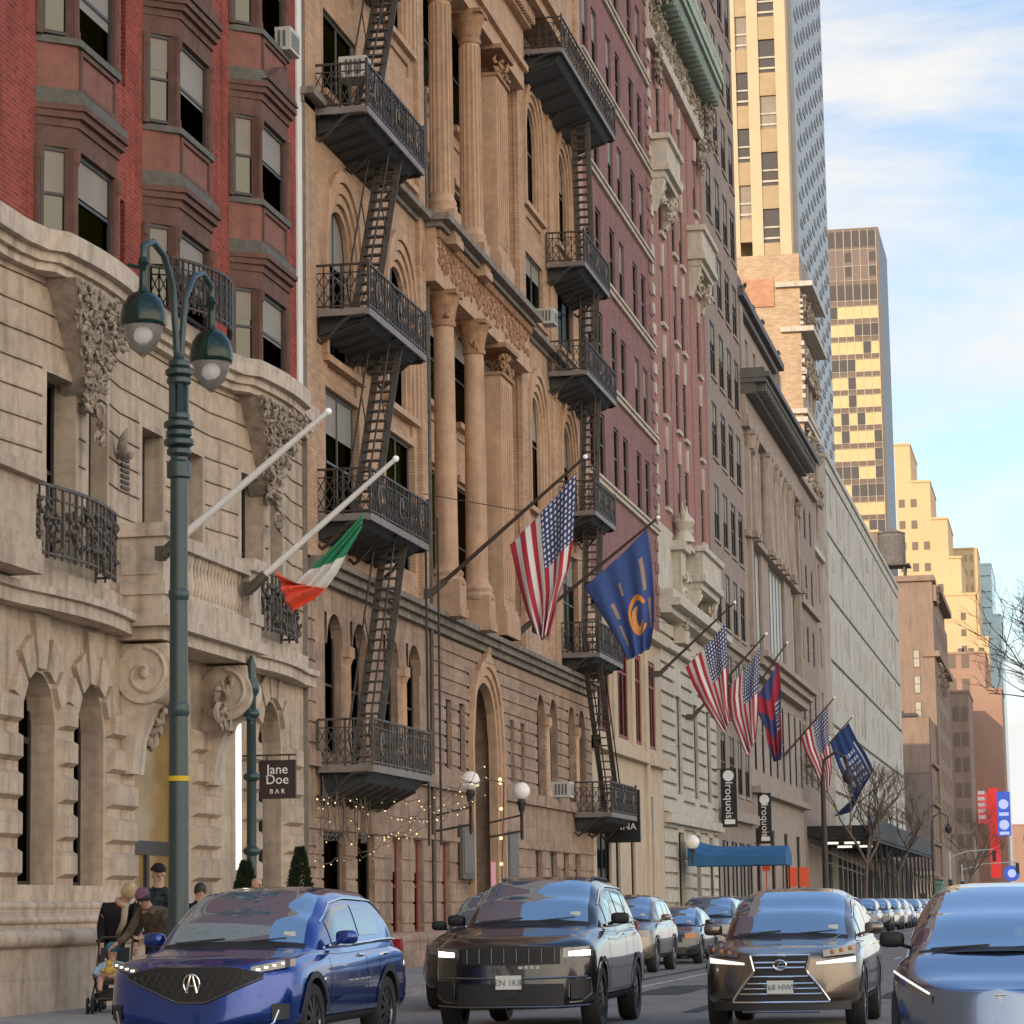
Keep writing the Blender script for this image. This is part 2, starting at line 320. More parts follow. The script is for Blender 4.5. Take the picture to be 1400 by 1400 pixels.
# ------------------------------------------------------------------ facade helpers
def FX(X, bow=None): return (lambda a, b, d: (X + d + (bow(a, b) if bow else 0), a, b))
def FY(Y): return (lambda a, b, d: (a, Y - d, b))
def hf(mb, fm, A0, A1, B0, B1, rects, xa=(), xb=(), mi=0):
    """wall sheet with steps: rects (a0,a1,b0,b1,depth,[open])"""
    a = sorted({A0, A1, *[q for r in rects for q in r[:2] if A0 < q < A1], *[q for q in xa if A0 < q < A1]})
    b = sorted({B0, B1, *[q for r in rects for q in r[2:4] if B0 < q < B1], *[q for q in xb if B0 < q < B1]})
    na, nb = len(a)-1, len(b)-1
    D = np.zeros((na, nb)); O = np.zeros((na, nb), bool)
    ac = np.array([(a[i]+a[i+1])/2 for i in range(na)]); bc = np.array([(b[i]+b[i+1])/2 for i in range(nb)])
    for r in rects:
        m = np.outer((ac > r[0]) & (ac < r[1]), (bc > r[2]) & (bc < r[3]))
        D[m] = r[4]; O[m] = len(r) > 5
    for i in range(na):
        for j in range(nb):
            d = D[i, j]
            if not O[i, j]: mb.quad(fm(a[i], b[j], d), fm(a[i+1], b[j], d), fm(a[i+1], b[j+1], d), fm(a[i], b[j+1], d), mi)
            if i+1 < na and abs(D[i+1, j]-d) > 1e-5:
                e = D[i+1, j]; mb.quad(fm(a[i+1], b[j], d), fm(a[i+1], b[j], e), fm(a[i+1], b[j+1], e), fm(a[i+1], b[j+1], d), mi)
            if j+1 < nb and abs(D[i, j+1]-d) > 1e-5:
                e = D[i, j+1]; mb.quad(fm(a[i], b[j+1], d), fm(a[i+1], b[j+1], d), fm(a[i+1], b[j+1], e), fm(a[i], b[j+1], e), mi)
def gbox(mb, fm, a0, a1, b0, b1, d0, d1, mi=0):
    P = [fm(a0,b0,d0), fm(a1,b0,d0), fm(a1,b0,d1), fm(a0,b0,d1), fm(a0,b1,d0), fm(a1,b1,d0), fm(a1,b1,d1), fm(a0,b1,d1)]
    mb.add(P, [(0,3,2,1),(4,5,6,7),(0,1,5,4),(1,2,6,5),(2,3,7,6),(3,0,4,7)], mi)
def frustum(mb, fm, a0, a1, b0, b1, d0, d1, k):
    P = [fm(a0,b0,d0), fm(a1,b0,d0), fm(a1,b1,d0), fm(a0,b1,d0), fm(a0+k,b0+k,d1), fm(a1-k,b0+k,d1), fm(a1-k,b1-k,d1), fm(a0+k,b1-k,d1)]
    mb.add(P, [(4,5,6,7),(0,1,5,4),(1,2,6,5),(2,3,7,6),(3,0,4,7)])
def arcpts(w, h, kind='round', n=12):                 # from -w to w, height of the arc
    o = []
    for i in range(n+1):
        u = -1 + 2*i/n
        if kind == 'round': z = h*math.sqrt(max(0, 1-u*u))
        else:
            Rr = (w*w+h*h)/(2*w); x = abs(u)*w; z = math.sqrt(max(0, Rr*Rr-(x+Rr-w)**2))
        o.append((u*w, z))
    return o
def archfill(mb, fm, c, w, zs, za, t, kind='round'):  # wall above an arch inside its rectangular opening, with soffit
    P = arcpts(w, za-zs, kind)
    for (u0, z0), (u1, z1) in zip(P, P[1:]):
        if za-(zs+min(z0, z1)) > 1e-4: mb.quad(fm(c+u0, zs+z0, 0), fm(c+u1, zs+z1, 0), fm(c+u1, za, 0), fm(c+u0, za, 0))
        mb.quad(fm(c+u0, zs+z0, 0), fm(c+u1, zs+z1, 0), fm(c+u1, zs+z1, -t), fm(c+u0, zs+z0, -t))
def archband(mb, fm, c, w, z0, zs, h, wid, d0, d1, kind='round', mi=0):
    P = [(-w, z0-zs)] + arcpts(w, h, kind) + [(w, z0-zs)]
    Q = [(-w-wid, z0-zs)] + arcpts(w+wid, h+wid*1.15, kind) + [(w+wid, z0-zs)]
    n = len(P)
    for i in range(n-1):
        f = lambda p, d: fm(c+p[0], zs+p[1], d)
        mb.quad(f(P[i], d1), f(P[i+1], d1), f(Q[i+1], d1), f(Q[i], d1), mi)
        mb.quad(f(P[i], d0), f(P[i+1], d0), f(P[i+1], d1), f(P[i], d1), mi)
        mb.quad(f(Q[i], d0), f(Q[i+1], d0), f(Q[i+1], d1), f(Q[i], d1), mi)
def window(root, fm, a0, a1, b0, b1, d, fmat='frame_dark', gmat='glass', mull=0, rail=1, fw=.07, label=None, blind=0.0, transom=None):
    m = MB()
    for q in ((a0, a0+fw, b0, b1), (a1-fw, a1, b0, b1), (a0+fw, a1-fw, b1-fw, b1), (a0+fw, a1-fw, b0, b0+fw)): gbox(m, fm, *q, d, d+.06)
    for k in range(mull):
        c = a0+(a1-a0)*(k+1)/(mull+1); gbox(m, fm, c-fw*.35, c+fw*.35, b0+fw, b1-fw, d, d+.055)
    for k in range(rail):
        c = b0+(b1-b0)*(k+1)/(rail+1); gbox(m, fm, a0+fw, a1-fw, c-fw*.4, c+fw*.4, d, d+.05)
    if transom: gbox(m, fm, a0+fw, a1-fw, transom-.05, transom+.05, d, d+.058)
    w = m.build('window', M[fmat], root, label=label)
    p = MB(); p.quad(fm(a0, b0, d+.02), fm(a1, b0, d+.02), fm(a1, b1, d+.02), fm(a0, b1, d+.02)); p.build('pane', M[gmat], w)
    if blind:
        p = MB(); zb = b1-(b1-b0)*blind; p.quad(fm(a0+fw, zb, d+.026), fm(a1-fw, zb, d+.026), fm(a1-fw, b1-fw, d+.026), fm(a0+fw, b1-fw, d+.026)); p.build('blind', M['glass_blind'], w)
    return w
def farwin_mesh(w, h, face, fmat='frame_grey', gmat='glass', rail=1, mull=0, fw=.08, blind=0):
    """shared mesh for repeated far windows, centred on its sill"""
    fm = FX(0) if face == 'x' else FY(0); m = MB()
    gbox(m, fm, -w/2, -w/2+fw, 0, h, 0, .06); gbox(m, fm, w/2-fw, w/2, 0, h, 0, .06); gbox(m, fm, -w/2+fw, w/2-fw, h-fw, h, 0, .06); gbox(m, fm, -w/2+fw, w/2-fw, 0, fw, 0, .06)
    for k in range(rail):
        c = h*(k+1)/(rail+1); gbox(m, fm, -w/2+fw, w/2-fw, c-fw*.4, c+fw*.4, 0, .05)
    for k in range(mull):
        c = -w/2+w*(k+1)/(mull+1); gbox(m, fm, c-fw*.4, c+fw*.4, fw, h-fw, 0, .055)
    m.quad(fm(-w/2, 0, .02), fm(w/2, 0, .02), fm(w/2, h, .02), fm(-w/2, h, .02), 1)
    if blind: m.quad(fm(-w/2+fw, h*(1-blind), .026), fm(w/2-fw, h*(1-blind), .026), fm(w/2-fw, h-fw, .026), fm(-w/2+fw, h-fw, .026), 2)
    me = bpy.data.meshes.new('window'); me.from_pydata(m.v, [], m.f)
    for q in (fmat, gmat, 'glass_blind'): me.materials.append(M[q])
    me.polygons.foreach_set('material_index', m.mi)
    return me
def placewin(root, me, loc, name='window', label=None):
    o = bpy.data.objects.new(name, me); COL.objects.link(o); o.parent = root; o.location = Vector(loc)-root.location
    if label: o['label'] = label
    return o
def carved(mb, pts, n, r, seed=1):
    """curling leaf and scroll work scattered through a taper: pts = [(centre, half sizes)]"""
    rn = random.Random(seed)
    for i in range(n):
        c, hs = pts[rn.randrange(len(pts))]
        p = Vector((c[0]+hs[0]*rn.uniform(-1, 1), c[1]+hs[1]*rn.uniform(-1, 1), c[2]+hs[2]*rn.uniform(-1, 1)))
        k = r*rn.uniform(.6, 1.5); a0 = rn.uniform(0, 6.28); ax = Vector((rn.uniform(-.5, .5), rn.uniform(-1, 1), rn.uniform(-1, 1))).normalized()
        u = ax.orthogonal().normalized(); w = ax.cross(u)
        arc = [p+(u*math.cos(a0+t)+w*math.sin(a0+t))*k*(1.0-.09*q) for q, t in enumerate([j*.62 for j in range(7)])]
        n0 = len(mb.v); mb.tube(arc, [k*.10, k*.34, k*.48, k*.46, k*.36, k*.24, k*.06], 6)
        for q in range(n0, len(mb.v)): v_ = mb.v[q]; mb.v[q] = (c[0]+(v_[0]-c[0])*.62, v_[1], v_[2])     # flattened against the wall like cut leaves
def cyl_col(mb, c, z0, z1, r, n=20, flutes=False):
    prof = [(r*1.30, 0), (r*1.30, .14), (r*1.18, .15), (r*1.25, .26), (r*1.12, .34), (r*1.04, .42)]
    h = z1-z0
    prof += [(r*(1.02-.14*t), .45+(h-.45)*t) for t in (0, .33, .6, .8, 1)]
    mb.lathe((c[0], c[1], z0), prof, n)

# ------------------------------------------------------------------ ground
XC = -11.25                                           # kerb line
m = MB(); m.quad((-900, -300, -.004), (900, -300, -.004), (900, 5000, -.004), (-900, 5000, -.004))
struct(m.build('ground', M['pavement']))
m = MB(); m.quad((XC, -60, 0), (4.6, -60, 0), (4.6, 1400, 0), (XC, 1400, 0)); struct(m.build('road', M['asphalt']))
m = MB()
for y0, y1 in ((-40, 291), (325, 1300)):
    m.box(-30, y0, -.1, XC-.17, y1, .15)
struct(m.build('sidewalk', M['pavement']))
m = MB()
for y0, y1 in ((-40, 291), (325, 1300)): m.box(XC-.168, y0, -.1, XC, y1, .158)
struct(m.build('kerb', M['kerb']))
m = MB()
for k in range(0, 24): m.box(-7.9, 45+k*11.8, .004, -7.78, 45+k*11.8+11.2, .005)
for k in range(0, 12): m.box(-4.62, 27+k*24, .004, -4.5, 27+k*24+3, .005)
for k in range(11): m.box(XC+.4+k*1.4, 284, .004, XC+.9+k*1.4, 290, .005)
struct(m.build('lane_marking', M['paint']))
m = MB(); rn = random.Random(2)
for x, y, w, h in ((-6.9, 47, .9, 5.5), (-2.2, 44, 1.6, 3.2), (-6.2, 60, .5, 14), (-1.2, 58, 1.2, 9), (-3.6, 72, .4, 20), (-5.2, 39, .25, 9), (-8.6, 56, .22, 12)):
    n = 14; e = [(x-w/2+rn.uniform(-.04, .04), y+h*i/n) for i in range(n+1)]+[(x+w/2+rn.uniform(-.04, .04), y+h*(n-i)/n) for i in range(n+1)]
    m.add([(p[0], p[1], .004) for p in e], [tuple(range(len(e)))])
struct(m.build('road_patch', mat('road_patch', (.075, .074, .074), .8, var=.25, bump=.3, bscale=60)))
for x, y in ((-6.6, 50.5), (-1.9, 47.5)):
    m = MB(); m.lathe((x, y, 0), [(.36, 0), (.36, .010), (.33, .012)], 24); h_ = tag(m.build('manhole_cover', M['iron_worn']), 'round iron manhole cover in the road %s the bronze crossover' % ('left of' if x < -4 else 'right of'), 'manhole cover', 'manhole covers')

# ------------------------------------------------------------------ A: red brick house on a bowed white stone base
A = thing('red_brick_house', 'red brick house with brown bay windows above a white stone base', 'building', (-16, 48, .15), world=True)
def bow(a, b):
    if b < 6.35: return 0
    o = 0
    for c, w, k in ((43.2, 2.7, .24), (54.2, 2.9, .26)):
        if abs(a-c) < w: o = k*math.cos((a-c)/w*math.pi/2)**.9
    return o
fA = FX(-16, bow); fA0 = FX(-16)
xa = [40.4+.28*i for i in range(22)] + [51.2+.28*i for i in range(23)]
m = MB(); rects = []
for z in np.arange(7.9, 11.6, .46): rects.append((34, 58, z, z+.045, -.05))
W2 = [(41.9, 43.1), (43.75, 44.95), (47.2, 48.4), (49.6, 50.8), (52.75, 54.05), (54.6, 55.75)]
for a0, a1 in W2: rects += [(a0-.14, a1+.14, 7.2, 10.36, 0), (a0, a1, 7.2, 10.2, -.45, 1)]
hf(m, fA, 34, 58, 6.4, 11.85, rects, xa)
G = [(41.25, 42.85, 5.35), (43.75, 45.2, 5.35), (54.55, 56.2, 5.8)]
rects = [(a0, a1, 1.97, za, -.5, 1) for a0, a1, za in G] + [(46.85, 49.95, .15, 5.5, -.4, 1)]
hf(m, fA0, 34, 58, .15, 6.4, rects)
m.box(-16, 33, 6.66, -15.18, 40.12, 6.955); m.box(-16, 36, 6.96, -15.3, 40.1, 8.1); m.box(-16, 36, 8.1, -15.15, 40.15, 8.3); m.box(-15.9, 36, 6.962, -15.22, 40.14, 7.2)
for a0, a1, za in G: archfill(m, fA0, (a0+a1)/2, (a1-a0)/2, za-.8, za, .5)
archfill(m, fA0, 48.4, 1.55, 3.95, 5.5, .4)
m.box(-16, -36, .15, -30, 33.99, 42); m.quad((-16, 58, .15), (-30, 58, .15), (-30, 58, 24), (-16, 58, 24))  # plain block out of view, added to keep the sun off the road
m.build('stone_base_wall', M['white_stone'], A)
# rusticated blocks and voussoirs
m = MB()
for a0, a1 in ((38.2, 41.2), (42.95, 43.68), (45.28, 46.75), (50.05, 51.7), (53.2, 54.45), (56.3, 57.6)):
    for k in range(5 if a0 < 53 else 6):
        z = 2.08+.6*k
        if z < 4.7: frustum(m, fA0, a0, a1, z, z+.46, 0, .13, .07)
for c, w, zs, za in [((a0+a1)/2, (a1-a0)/2, za-.8, za) for a0, a1, za in G]:
    for q in range(-2, 3):
        t0 = math.pi/2+q*.52-.2; t1 = t0+.4; R0, R1 = w+.06, w+(.95 if q % 2 == 0 else .62)
        if abs(q) == 2: R1 = w+.5
        pts = [(c+R0*math.cos(t0), zs+R0*math.sin(t0)), (c+R0*math.cos(t1), zs+R0*math.sin(t1)), (c+R1*math.cos(t1), zs+R1*math.sin(t1)), (c+R1*math.cos(t0), zs+R1*math.sin(t0))]
        m.prism([(-p[0], p[1]) for p in pts], 'x', -16, -15.9)
        k = len(m.v)-8
        for i in range(k, k+8): m.v[i] = (m.v[i][0], -m.v[i][1], m.v[i][2])
m.build('rusticated_facing', M['white_stone'], A)
m = MB()
for z0, z1, d in ((6.28, 6.5, .28), (6.5, 6.62, .38), (6.62, 6.95, .12)):
    for i in range(84):
        a0 = 34+i*.2857; a1 = a0+.2857
        b0, b1 = bow(a0, 9), bow(a1, 9)
        m.add([(-16, a0, z0), (-16+b0+d, a0, z0), (-16+b1+d, a1, z0), (-16, a1, z0), (-16, a0, z1), (-16+b0+d, a0, z1), (-16+b1+d, a1, z1), (-16, a1, z1)], [(0,3,2,1),(4,5,6,7),(0,1,5,4),(1,2,6,5),(2,3,7,6),(3,0,4,7)])
m.build('string_course', M['white_trim'], A)
m = MB()
def bow2(a): return max(bow(a, 9)*1.0, 0) + (0.2 if abs(a-43.3) < 1.9 or abs(a-54.1) < 2.1 else 0)
for z0, z1, d in ((11.72, 11.86, .16), (11.86, 12.02, .26), (12.02, 12.36, .4)):
    for i in range(84):
        a0 = 34+i*.2857; a1 = a0+.2857
        b0, b1 = bow2(a0), bow2(a1)
        m.add([(-16, a0, z0), (-16+b0+d, a0, z0), (-16+b1+d, a1, z0), (-16, a1, z0), (-16, a0, z1), (-16+b0+d, a0, z1), (-16+b1+d, a1, z1), (-16, a1, z1)], [(0,3,2,1),(4,5,6,7),(0,1,5,4),(1,2,6,5),(2,3,7,6),(3,0,4,7)])
m.build('bay_ledge', M['white_trim'], A, label='weathered white stone ledge under the red brick')
for q, c in enumerate((43.3, 54.1)):
    m = MB()
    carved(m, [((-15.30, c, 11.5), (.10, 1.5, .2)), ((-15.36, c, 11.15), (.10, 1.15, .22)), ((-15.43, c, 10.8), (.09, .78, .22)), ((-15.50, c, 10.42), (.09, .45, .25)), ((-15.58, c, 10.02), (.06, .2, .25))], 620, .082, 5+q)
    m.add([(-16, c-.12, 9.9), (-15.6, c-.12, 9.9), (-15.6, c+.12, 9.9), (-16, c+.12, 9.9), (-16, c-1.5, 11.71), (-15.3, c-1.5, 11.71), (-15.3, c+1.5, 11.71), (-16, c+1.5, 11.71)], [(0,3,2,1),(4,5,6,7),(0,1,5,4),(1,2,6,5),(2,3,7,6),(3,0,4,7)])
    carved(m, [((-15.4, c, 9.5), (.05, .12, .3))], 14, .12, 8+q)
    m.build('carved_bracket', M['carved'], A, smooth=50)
# 2nd floor windows, ground windows, door
for a0, a1 in W2:
    bb = bow((a0+a1)/2, 9); window(A, FX(-16+bb), a0, a1, 7.2, 10.2, -.42, gmat='glass', mull=0, rail=1)
for i, (a0, a1, za) in enumerate(G): window(A, fA0, a0, a1, 1.97, za, -.46, gmat=['glass_warm', 'glass', 'glass'][i] if i else 'glass', transom=4.3, rail=0)
fD = FX(-16.38); dm = MB()
for q in ((46.9, 47.0, .15, 5.5), (49.85, 49.95, .15, 5.5), (47, 49.85, 2.55, 2.8), (48.35, 48.5, .15, 2.55)): gbox(dm, fD, *q, 0, .1)
d = dm.build('entrance_door', M['frame_dark'], A)
p = MB(); p.quad(fD(46.9, .15, .03), fD(49.95, .15, .03), fD(49.95, 5.5, .03), fD(46.9, 5.5, .03)); p.build('pane', mat('door_amber_glass', (.13, .085, .03), .2, var=.5, vscale=2, emit=((.5, .3, .1), .12)), d)
# red brick upper wall with piers and canted bays
m = MB(); BAYS = [41.75, 47.15, 52.55]
rects = [(b, b+3.1, 12.3, 24, -.1, 1) for b in BAYS]
for z in (12.4, 16.2): rects.append((45.95, 46.2, z, z+1.7, -.35, 1))
hf(m, fA0, 34, 57.6, 12.3, 42, rects)
m.build('brick_wall', M['red_brick'], A)
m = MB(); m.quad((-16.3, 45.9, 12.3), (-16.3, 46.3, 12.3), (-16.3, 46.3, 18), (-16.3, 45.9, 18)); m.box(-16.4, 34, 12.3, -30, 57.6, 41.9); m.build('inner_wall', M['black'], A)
m = MB(); m.box(-16.2, 57.6, 12.3, -15.96, 57.98, 42); m.build('party_edge', M['white_paint'], A, label='pale painted edge strip where the red wall ends')
DB, CT = .50, .55                                     # bay projection, cant length
for bi, b in enumerate(BAYS):
    e = b+3.1; Xf = -16+DB
    def bayring(mb, z0, z1, o, mi=0, cap=True):
        P = [(-16.1, b-o*.3), (Xf+o, b+CT-o*.4), (Xf+o, e-CT+o*.4), (-16.1, e+o*.3)]
        mb.prism([(x, y) for x, y in P], 'z', z0, z1)
    tr = MB(); pan = MB(); led = MB()
    off = (0, .6, 1.0)[bi] if False else 0
    floors = [12.36, 15.75+.1, 19.35+.1]
    for fi, z in enumerate(floors):
        if fi:
            s0 = z-1.52                               # spandrel between floors
            bayring(tr, s0, s0+.14, .06); bayring(tr, s0+.14, s0+.26, .14); bayring(tr, s0+.26, s0+.36, .20); bayring(led, s0+.36, s0+.50, .17); bayring(led, s0+.50, s0+.64, .06)
            bayring(tr, s0-.35, s0, .02)
            bayring(pan, s0+.64, z-.12, .0); bayring(led, z-.12, z, .08)
            for y0, y1, x0, x1 in ((b+CT+.12, e-CT-.12, Xf, Xf), ):
                for q in ((y0, y1, s0+.66, s0+.74), (y0, y1, z-.22, z-.14), (y0, y0+.08, s0+.74, z-.22), (y1-.08, y1, s0+.74, z-.22)): tr.box(Xf-.02, q[0], q[2], Xf+.045, q[1], q[3])
            if fi >= 1 and bi in (1, 2) and fi == 2 or (bi == 1 and fi == 2):
                yc = (b+e)/2                          # pediment over the window below
                tr.prism([(b+CT-.15, s0+.42), (e-CT+.15, s0+.42), (yc, s0+1.0)], 'x', Xf-.05, Xf+.22)
        zt = (floors[fi+1]-1.88) if fi+1 < len(floors) else 22.5
        # posts at the corners and jambs
        for (x, y) in ((-16.05, b+.06), (Xf-.08, b+CT), (Xf-.08, e-CT), (-16.05, e-.06)):
            tr.box(x-.08, y-.1, z, x+.09, y+.1, zt)
            tr.lathe((x+.08, y, z), [(.07, 0), (.07, .12), (.05, .16), (.045, zt-z-.3), (.08, zt-z-.22), (.09, zt-z)], 8)
        w0 = [MB(), MB()]
        window(A, FX(Xf-.12), b+CT+.12, e-CT-.12, z+.05, zt, 0, gmat='glass', rail=1, blind=(.45, .62, .55)[(bi+fi) % 3])
        # canted side window, facing the camera side
        d0 = Vector((Xf+16, CT, 0)).normalized(); n0 = Vector((CT, -(Xf+16), 0)).normalized()
        fc = (lambda b_: lambda a, bb, dd: tuple(Vector((-16, b_, bb))+d0*a+n0*(dd-.05)))(b)
        LL = math.hypot(CT, DB)
        window(A, fc, .13, LL-.12, z+.05, zt, -.05, gmat='glass' if fi else 'glass', rail=1, blind=(.5, .0, .4)[(bi+fi) % 3] or .3, fw=.06)
    tr.build('bay_trim', M['brown_trim'], A); pan.build_each('bay_panel', M['brown_panel'], A); led.build_each('bay_sill', M['lead'], A)
m = MB(); m.box(-16.05, 47.3, 12.3, -15.3, 50.9, 12.42)
def railing(mb, P0, P1, z, h, n, lat=True, th=.03):
    P0, P1 = Vector(P0), Vector(P1)
    at = lambda t, zz: P0.lerp(P1, t)+Vector((0, 0, zz-P0.z))
    mb.bar(at(0, z+h), at(1, z+h), .05); mb.bar(at(0, z+.08), at(1, z+.08), .04); mb.bar(at(0, z+h*.82), at(1, z+h*.82), th)
    for i in range(n+1): mb.bar(at(i/n, z), at(i/n, z+h), th if i % 3 else .05)
    if lat:
        for i in range(n):
            mb.bar(at(i/n, z+.08), at((i+1)/n, z+h*.45), th*.8); mb.bar(at(i/n, z+h*.45), at((i+1)/n, z+.08), th*.8)
            mb.bar(at(i/n, z+h*.45), at((i+1)/n, z+h*.82), th*.8); mb.bar(at(i/n, z+h*.82), at((i+1)/n, z+h*.45), th*.8)
m = MB(); prev = None
for i in range(13):
    t = -1+2*i/12; p = (-15.55+.55*math.cos(t*1.45), 49.02+1.75*t, 12.36)
    if prev: railing(m, prev, p, 12.36, .95, 2, True, .025)
    prev = p
m.build('balcony_railing', M['iron'], A)
# iron balcony fronts at the second floor bows
for c, w in ((42.2, 1.95), (53.9, 1.6)):
    m = MB(); prev = None; P = []
    for i in range(9):
        t = -1+2*i/8; P.append((-15.52+.30*math.cos(t*1.3), c+w*t, 7.0))
    for a_, b_ in zip(P, P[1:]):
        railing(m, a_, b_, 7.0, 1.15, 2, False, .03)
        for k in range(2):
            q = Vector(a_).lerp(Vector(b_), k/2+.25)
            carved(m, [((q.x, q.y, 7.55), (.02, .2, .40))], 9, .085, int(q.y*100))
    for yy in (P[0][1], P[-1][1]): railing(m, (-15.95, yy, 7), (P[0][0], yy, 7), 7.0, 1.15, 3, True, .03)
    m.build('balcony_railing', M['iron_worn'], A)
# balustraded balcony on scroll brackets above the door
m = MB(); X0, X1, Y0, Y1 = -16, -15.12, 45.75, 51.75
m.box(X0, Y0-.08, 6.42, X1+.12, Y1+.08, 6.62); m.box(X0, Y0, 6.62, X1, Y1, 6.95); m.box(X0, Y0+.1, 6.2, X1-.06, Y1-.1, 6.42)
for y0, y1 in ((Y0, Y0+1.0), (Y1-.75, Y1)):
    m.box(X0, y0, 6.95, X1, y1, 8.0); m.box(X0, y0-.08, 7.98, X1+.1, y1+.08, 8.22); m.box(X0+.1, y0-.04, 6.97, X1+.05, y1+.04, 7.2)
    m.box(X0+.12, y0-.03, 7.32, X1-.12, y0, 7.9)
m.box(X1-.34, Y0+1, 7.88, X1+.02, Y1-.75, 8.12); m.box(X1-.3, Y0+1, 6.95, X1, Y1-.75, 7.05)
m.build('balcony', M['white_trim'], A)
y = Y0+1.16
while y < Y1-.85:
    m = MB(); m.lathe((X1-.15, y, 7.05), [(.07, 0), (.07, .06), (.045, .1), (.085, .28), (.05, .5), (.04, .62), (.07, .74), (.07, .83)], 10); m.build('baluster', M['white_trim'], A, smooth=40); y += .21
for y0 in (46.0, 50.75):
    m = MB()
    sp = [(.50-.045*i)*1 for i in range(10)]
    for yy0, yy1 in ((y0, y0+.75),):
        c = (-15.55, 5.62); R0 = .52
        m.lathe((c[0], yy0, c[1]), [(R0, 0), (R0, yy1-yy0)], 28, axis='y')
        for side in (yy0-.001, yy1+.001):
            sgn = -1 if side < y0+.3 else 1
            pts = [(c[0]+math.cos(t)*r, side, c[1]+math.sin(t)*r) for t, r in [(math.pi*.5-k*.35, .47-.019*k) for k in range(22)]]
            m.tube(pts, .05, 6); m.ball((c[0], side, c[1]), (.1, .09, .1), 10)
        prof = [(-16, 6.15), (-15.15, 6.15), (-15.1, 5.7), (-15.2, 5.3), (-15.5, 5.05), (-15.72, 4.5), (-15.78, 3.9), (-16, 3.9)]
        m.prism([(p[0], p[1]) for p in prof], 'y', yy0+.06, yy1-.06)
    m.build('scroll_bracket', M['white_trim'], A, smooth=35)
m = MB()
carved(m, [((-15.5, 46.9, 5.4), (.2, .12, .5)), ((-15.5, 50.4, 5.3), (.2, .2, .5)), ((-15.75, 47.2, 4.7), (.08, .15, .3))], 46, .15, 31)
m.build('carved_garland', M['carved'], A, smooth=50)
m = MB(); m.box(-16, 33, .15, -14.0, 46.6, 1.18); m.box(-16, 33, 1.18, -14.75, 46.6, 1.62)
for c, r, x in ((1.17, .13, -14.0), (1.42, .06, -14.75), (1.62, .07, -14.8)): m.tube([(x, 33, c), (x, 46.6, c)], r, 12)
m.box(-16, 50.9, .15, -14.3, 57.9, 1.1); m.tube([(-14.3, 50.9, 1.1), (-14.3, 57.9, 1.1)], .12, 12)
m.build('plinth', M['white_stone'], A, smooth=40)
m = MB()
for i in range(7): m.box(-15.99, 46.0+.0, 8.9+i*.1, -15.96, 46.4, 8.95+i*.1)
m.build('vent_grille', M['iron'], A)
m = MB(); m.tube([(-15.7+.12*math.sin(t), 45.7+.25*math.cos(t)*1.2, 9.75+.3*math.sin(t)) for t in [math.pi*.9+k*.3 for k in range(9)]], [.02, .05, .08, .09, .1, .09, .08, .05, .02], 8); m.tube([(-16, 45.8, 9.45), (-15.7, 45.75, 9.42)], .07, 8)
m.build('carved_horn', M['carved'], A, smooth=50)

# ------------------------------------------------------------------ B: tan apartment house with columns
B = thing('tan_apartment_house', 'tan stone and brick apartment house with tall columns, arched windows and black fire escapes', 'building', (-16, 77, .15), world=True)
fB = FX(-16); fC = FX(-16.5); BT = 48.0
base = MB(); rects = []
for z in np.arange(5.25, 8.7, .38): rects.append((70.8, 95.5, z, z+.07, -.05))
for z in np.arange(.6, 3.2, .52): rects.append((58, 95.5, z, z+.06, -.04))
for z in np.arange(.6, 8.9, .45): rects.append((58, 59.0, z, z+.06, -.05))
rects.append((59.3, 70.2, 4.9, 8.85, -.05)); rects.append((58, 95.5, 3.36, 4.95, 0))
ARC2 = [(60.7, .72), (63.0, .72), (66.2, .72), (68.6, .72), (86.0, .68), (88.2, .68), (91.6, .68), (93.6, .68)]
for c, w in ARC2: rects.append((c-w, c+w, 4.98, 8.15, -.3, 1))
SL = [(72.2, 72.9), (73.9, 74.6), (81.0, 81.6), (82.6, 83.2)]
for a0, a1 in SL: rects.append((a0, a1, 5.2, 7.05, -.2, 1))
rects.append((75.2, 79.4, .15, 8.3, -.9, 1))
GR = [(59.6, 61.5), (62.6, 64.2), (66.0, 67.0), (68.3, 69.3), (71.6, 72.5), (84.6, 85.8), (87.2, 88.4), (89.6, 90.6), (91.8, 92.8)]
for a0, a1 in GR: rects.append((a0, a1, .9 if a0 > 65 else .15, 3.25, -.22, 1))
hf(base, fB, 58, 95.5, .15, 9.0, rects)
for c, w in ARC2: archfill(base, fB, c, w, 7.43, 8.15, .5)
archfill(base, fB, 77.3, 2.1, 6.1, 8.3, .9)
base.quad((-16, 58, .15), (-28, 58, .15), (-28, 58, BT), (-16, 58, BT)); base.quad((-16, 95.5, .15), (-28, 95.5, .15), (-28, 95.5, BT), (-16, 95.5, BT))
base.build('base_wall', M['tan_base'], B)
m = MB()
for k, (wid, d0, d1, w) in enumerate(((.22, 0, .14, 2.1), (.2, 0, .07, 1.88), (.2, -.25, .0, 1.68))): archband(m, fB, 77.3, w, .15, 6.1, 2.2*(w/2.1), wid, d0, d1)
m.prism([(76.7, 8.42), (77.9, 8.42), (77.38, 8.8), (77.3, 9.05), (77.22, 8.8)], 'x', -16, -15.84); carved(m, [((-15.85, 77.3, 8.8), (.05, .12, .2))], 8, .08, 3)
m.build('entrance_arch', M['tan_stone'], B)
m = MB(); gbox(m, FX(-16.8), 75.2, 79.4, .15, 8.3, 0, .02); e = m.build('entrance_screen', M['frame_grey'], B)
m = MB(); gbox(m, FX(-16.74), 75.9, 78.7, .15, 2.5, 0, .03); gbox(m, FX(-16.74), 75.9, 78.7, 2.9, 6.5, 0, .03); m.build('pane', M['glass'], e)
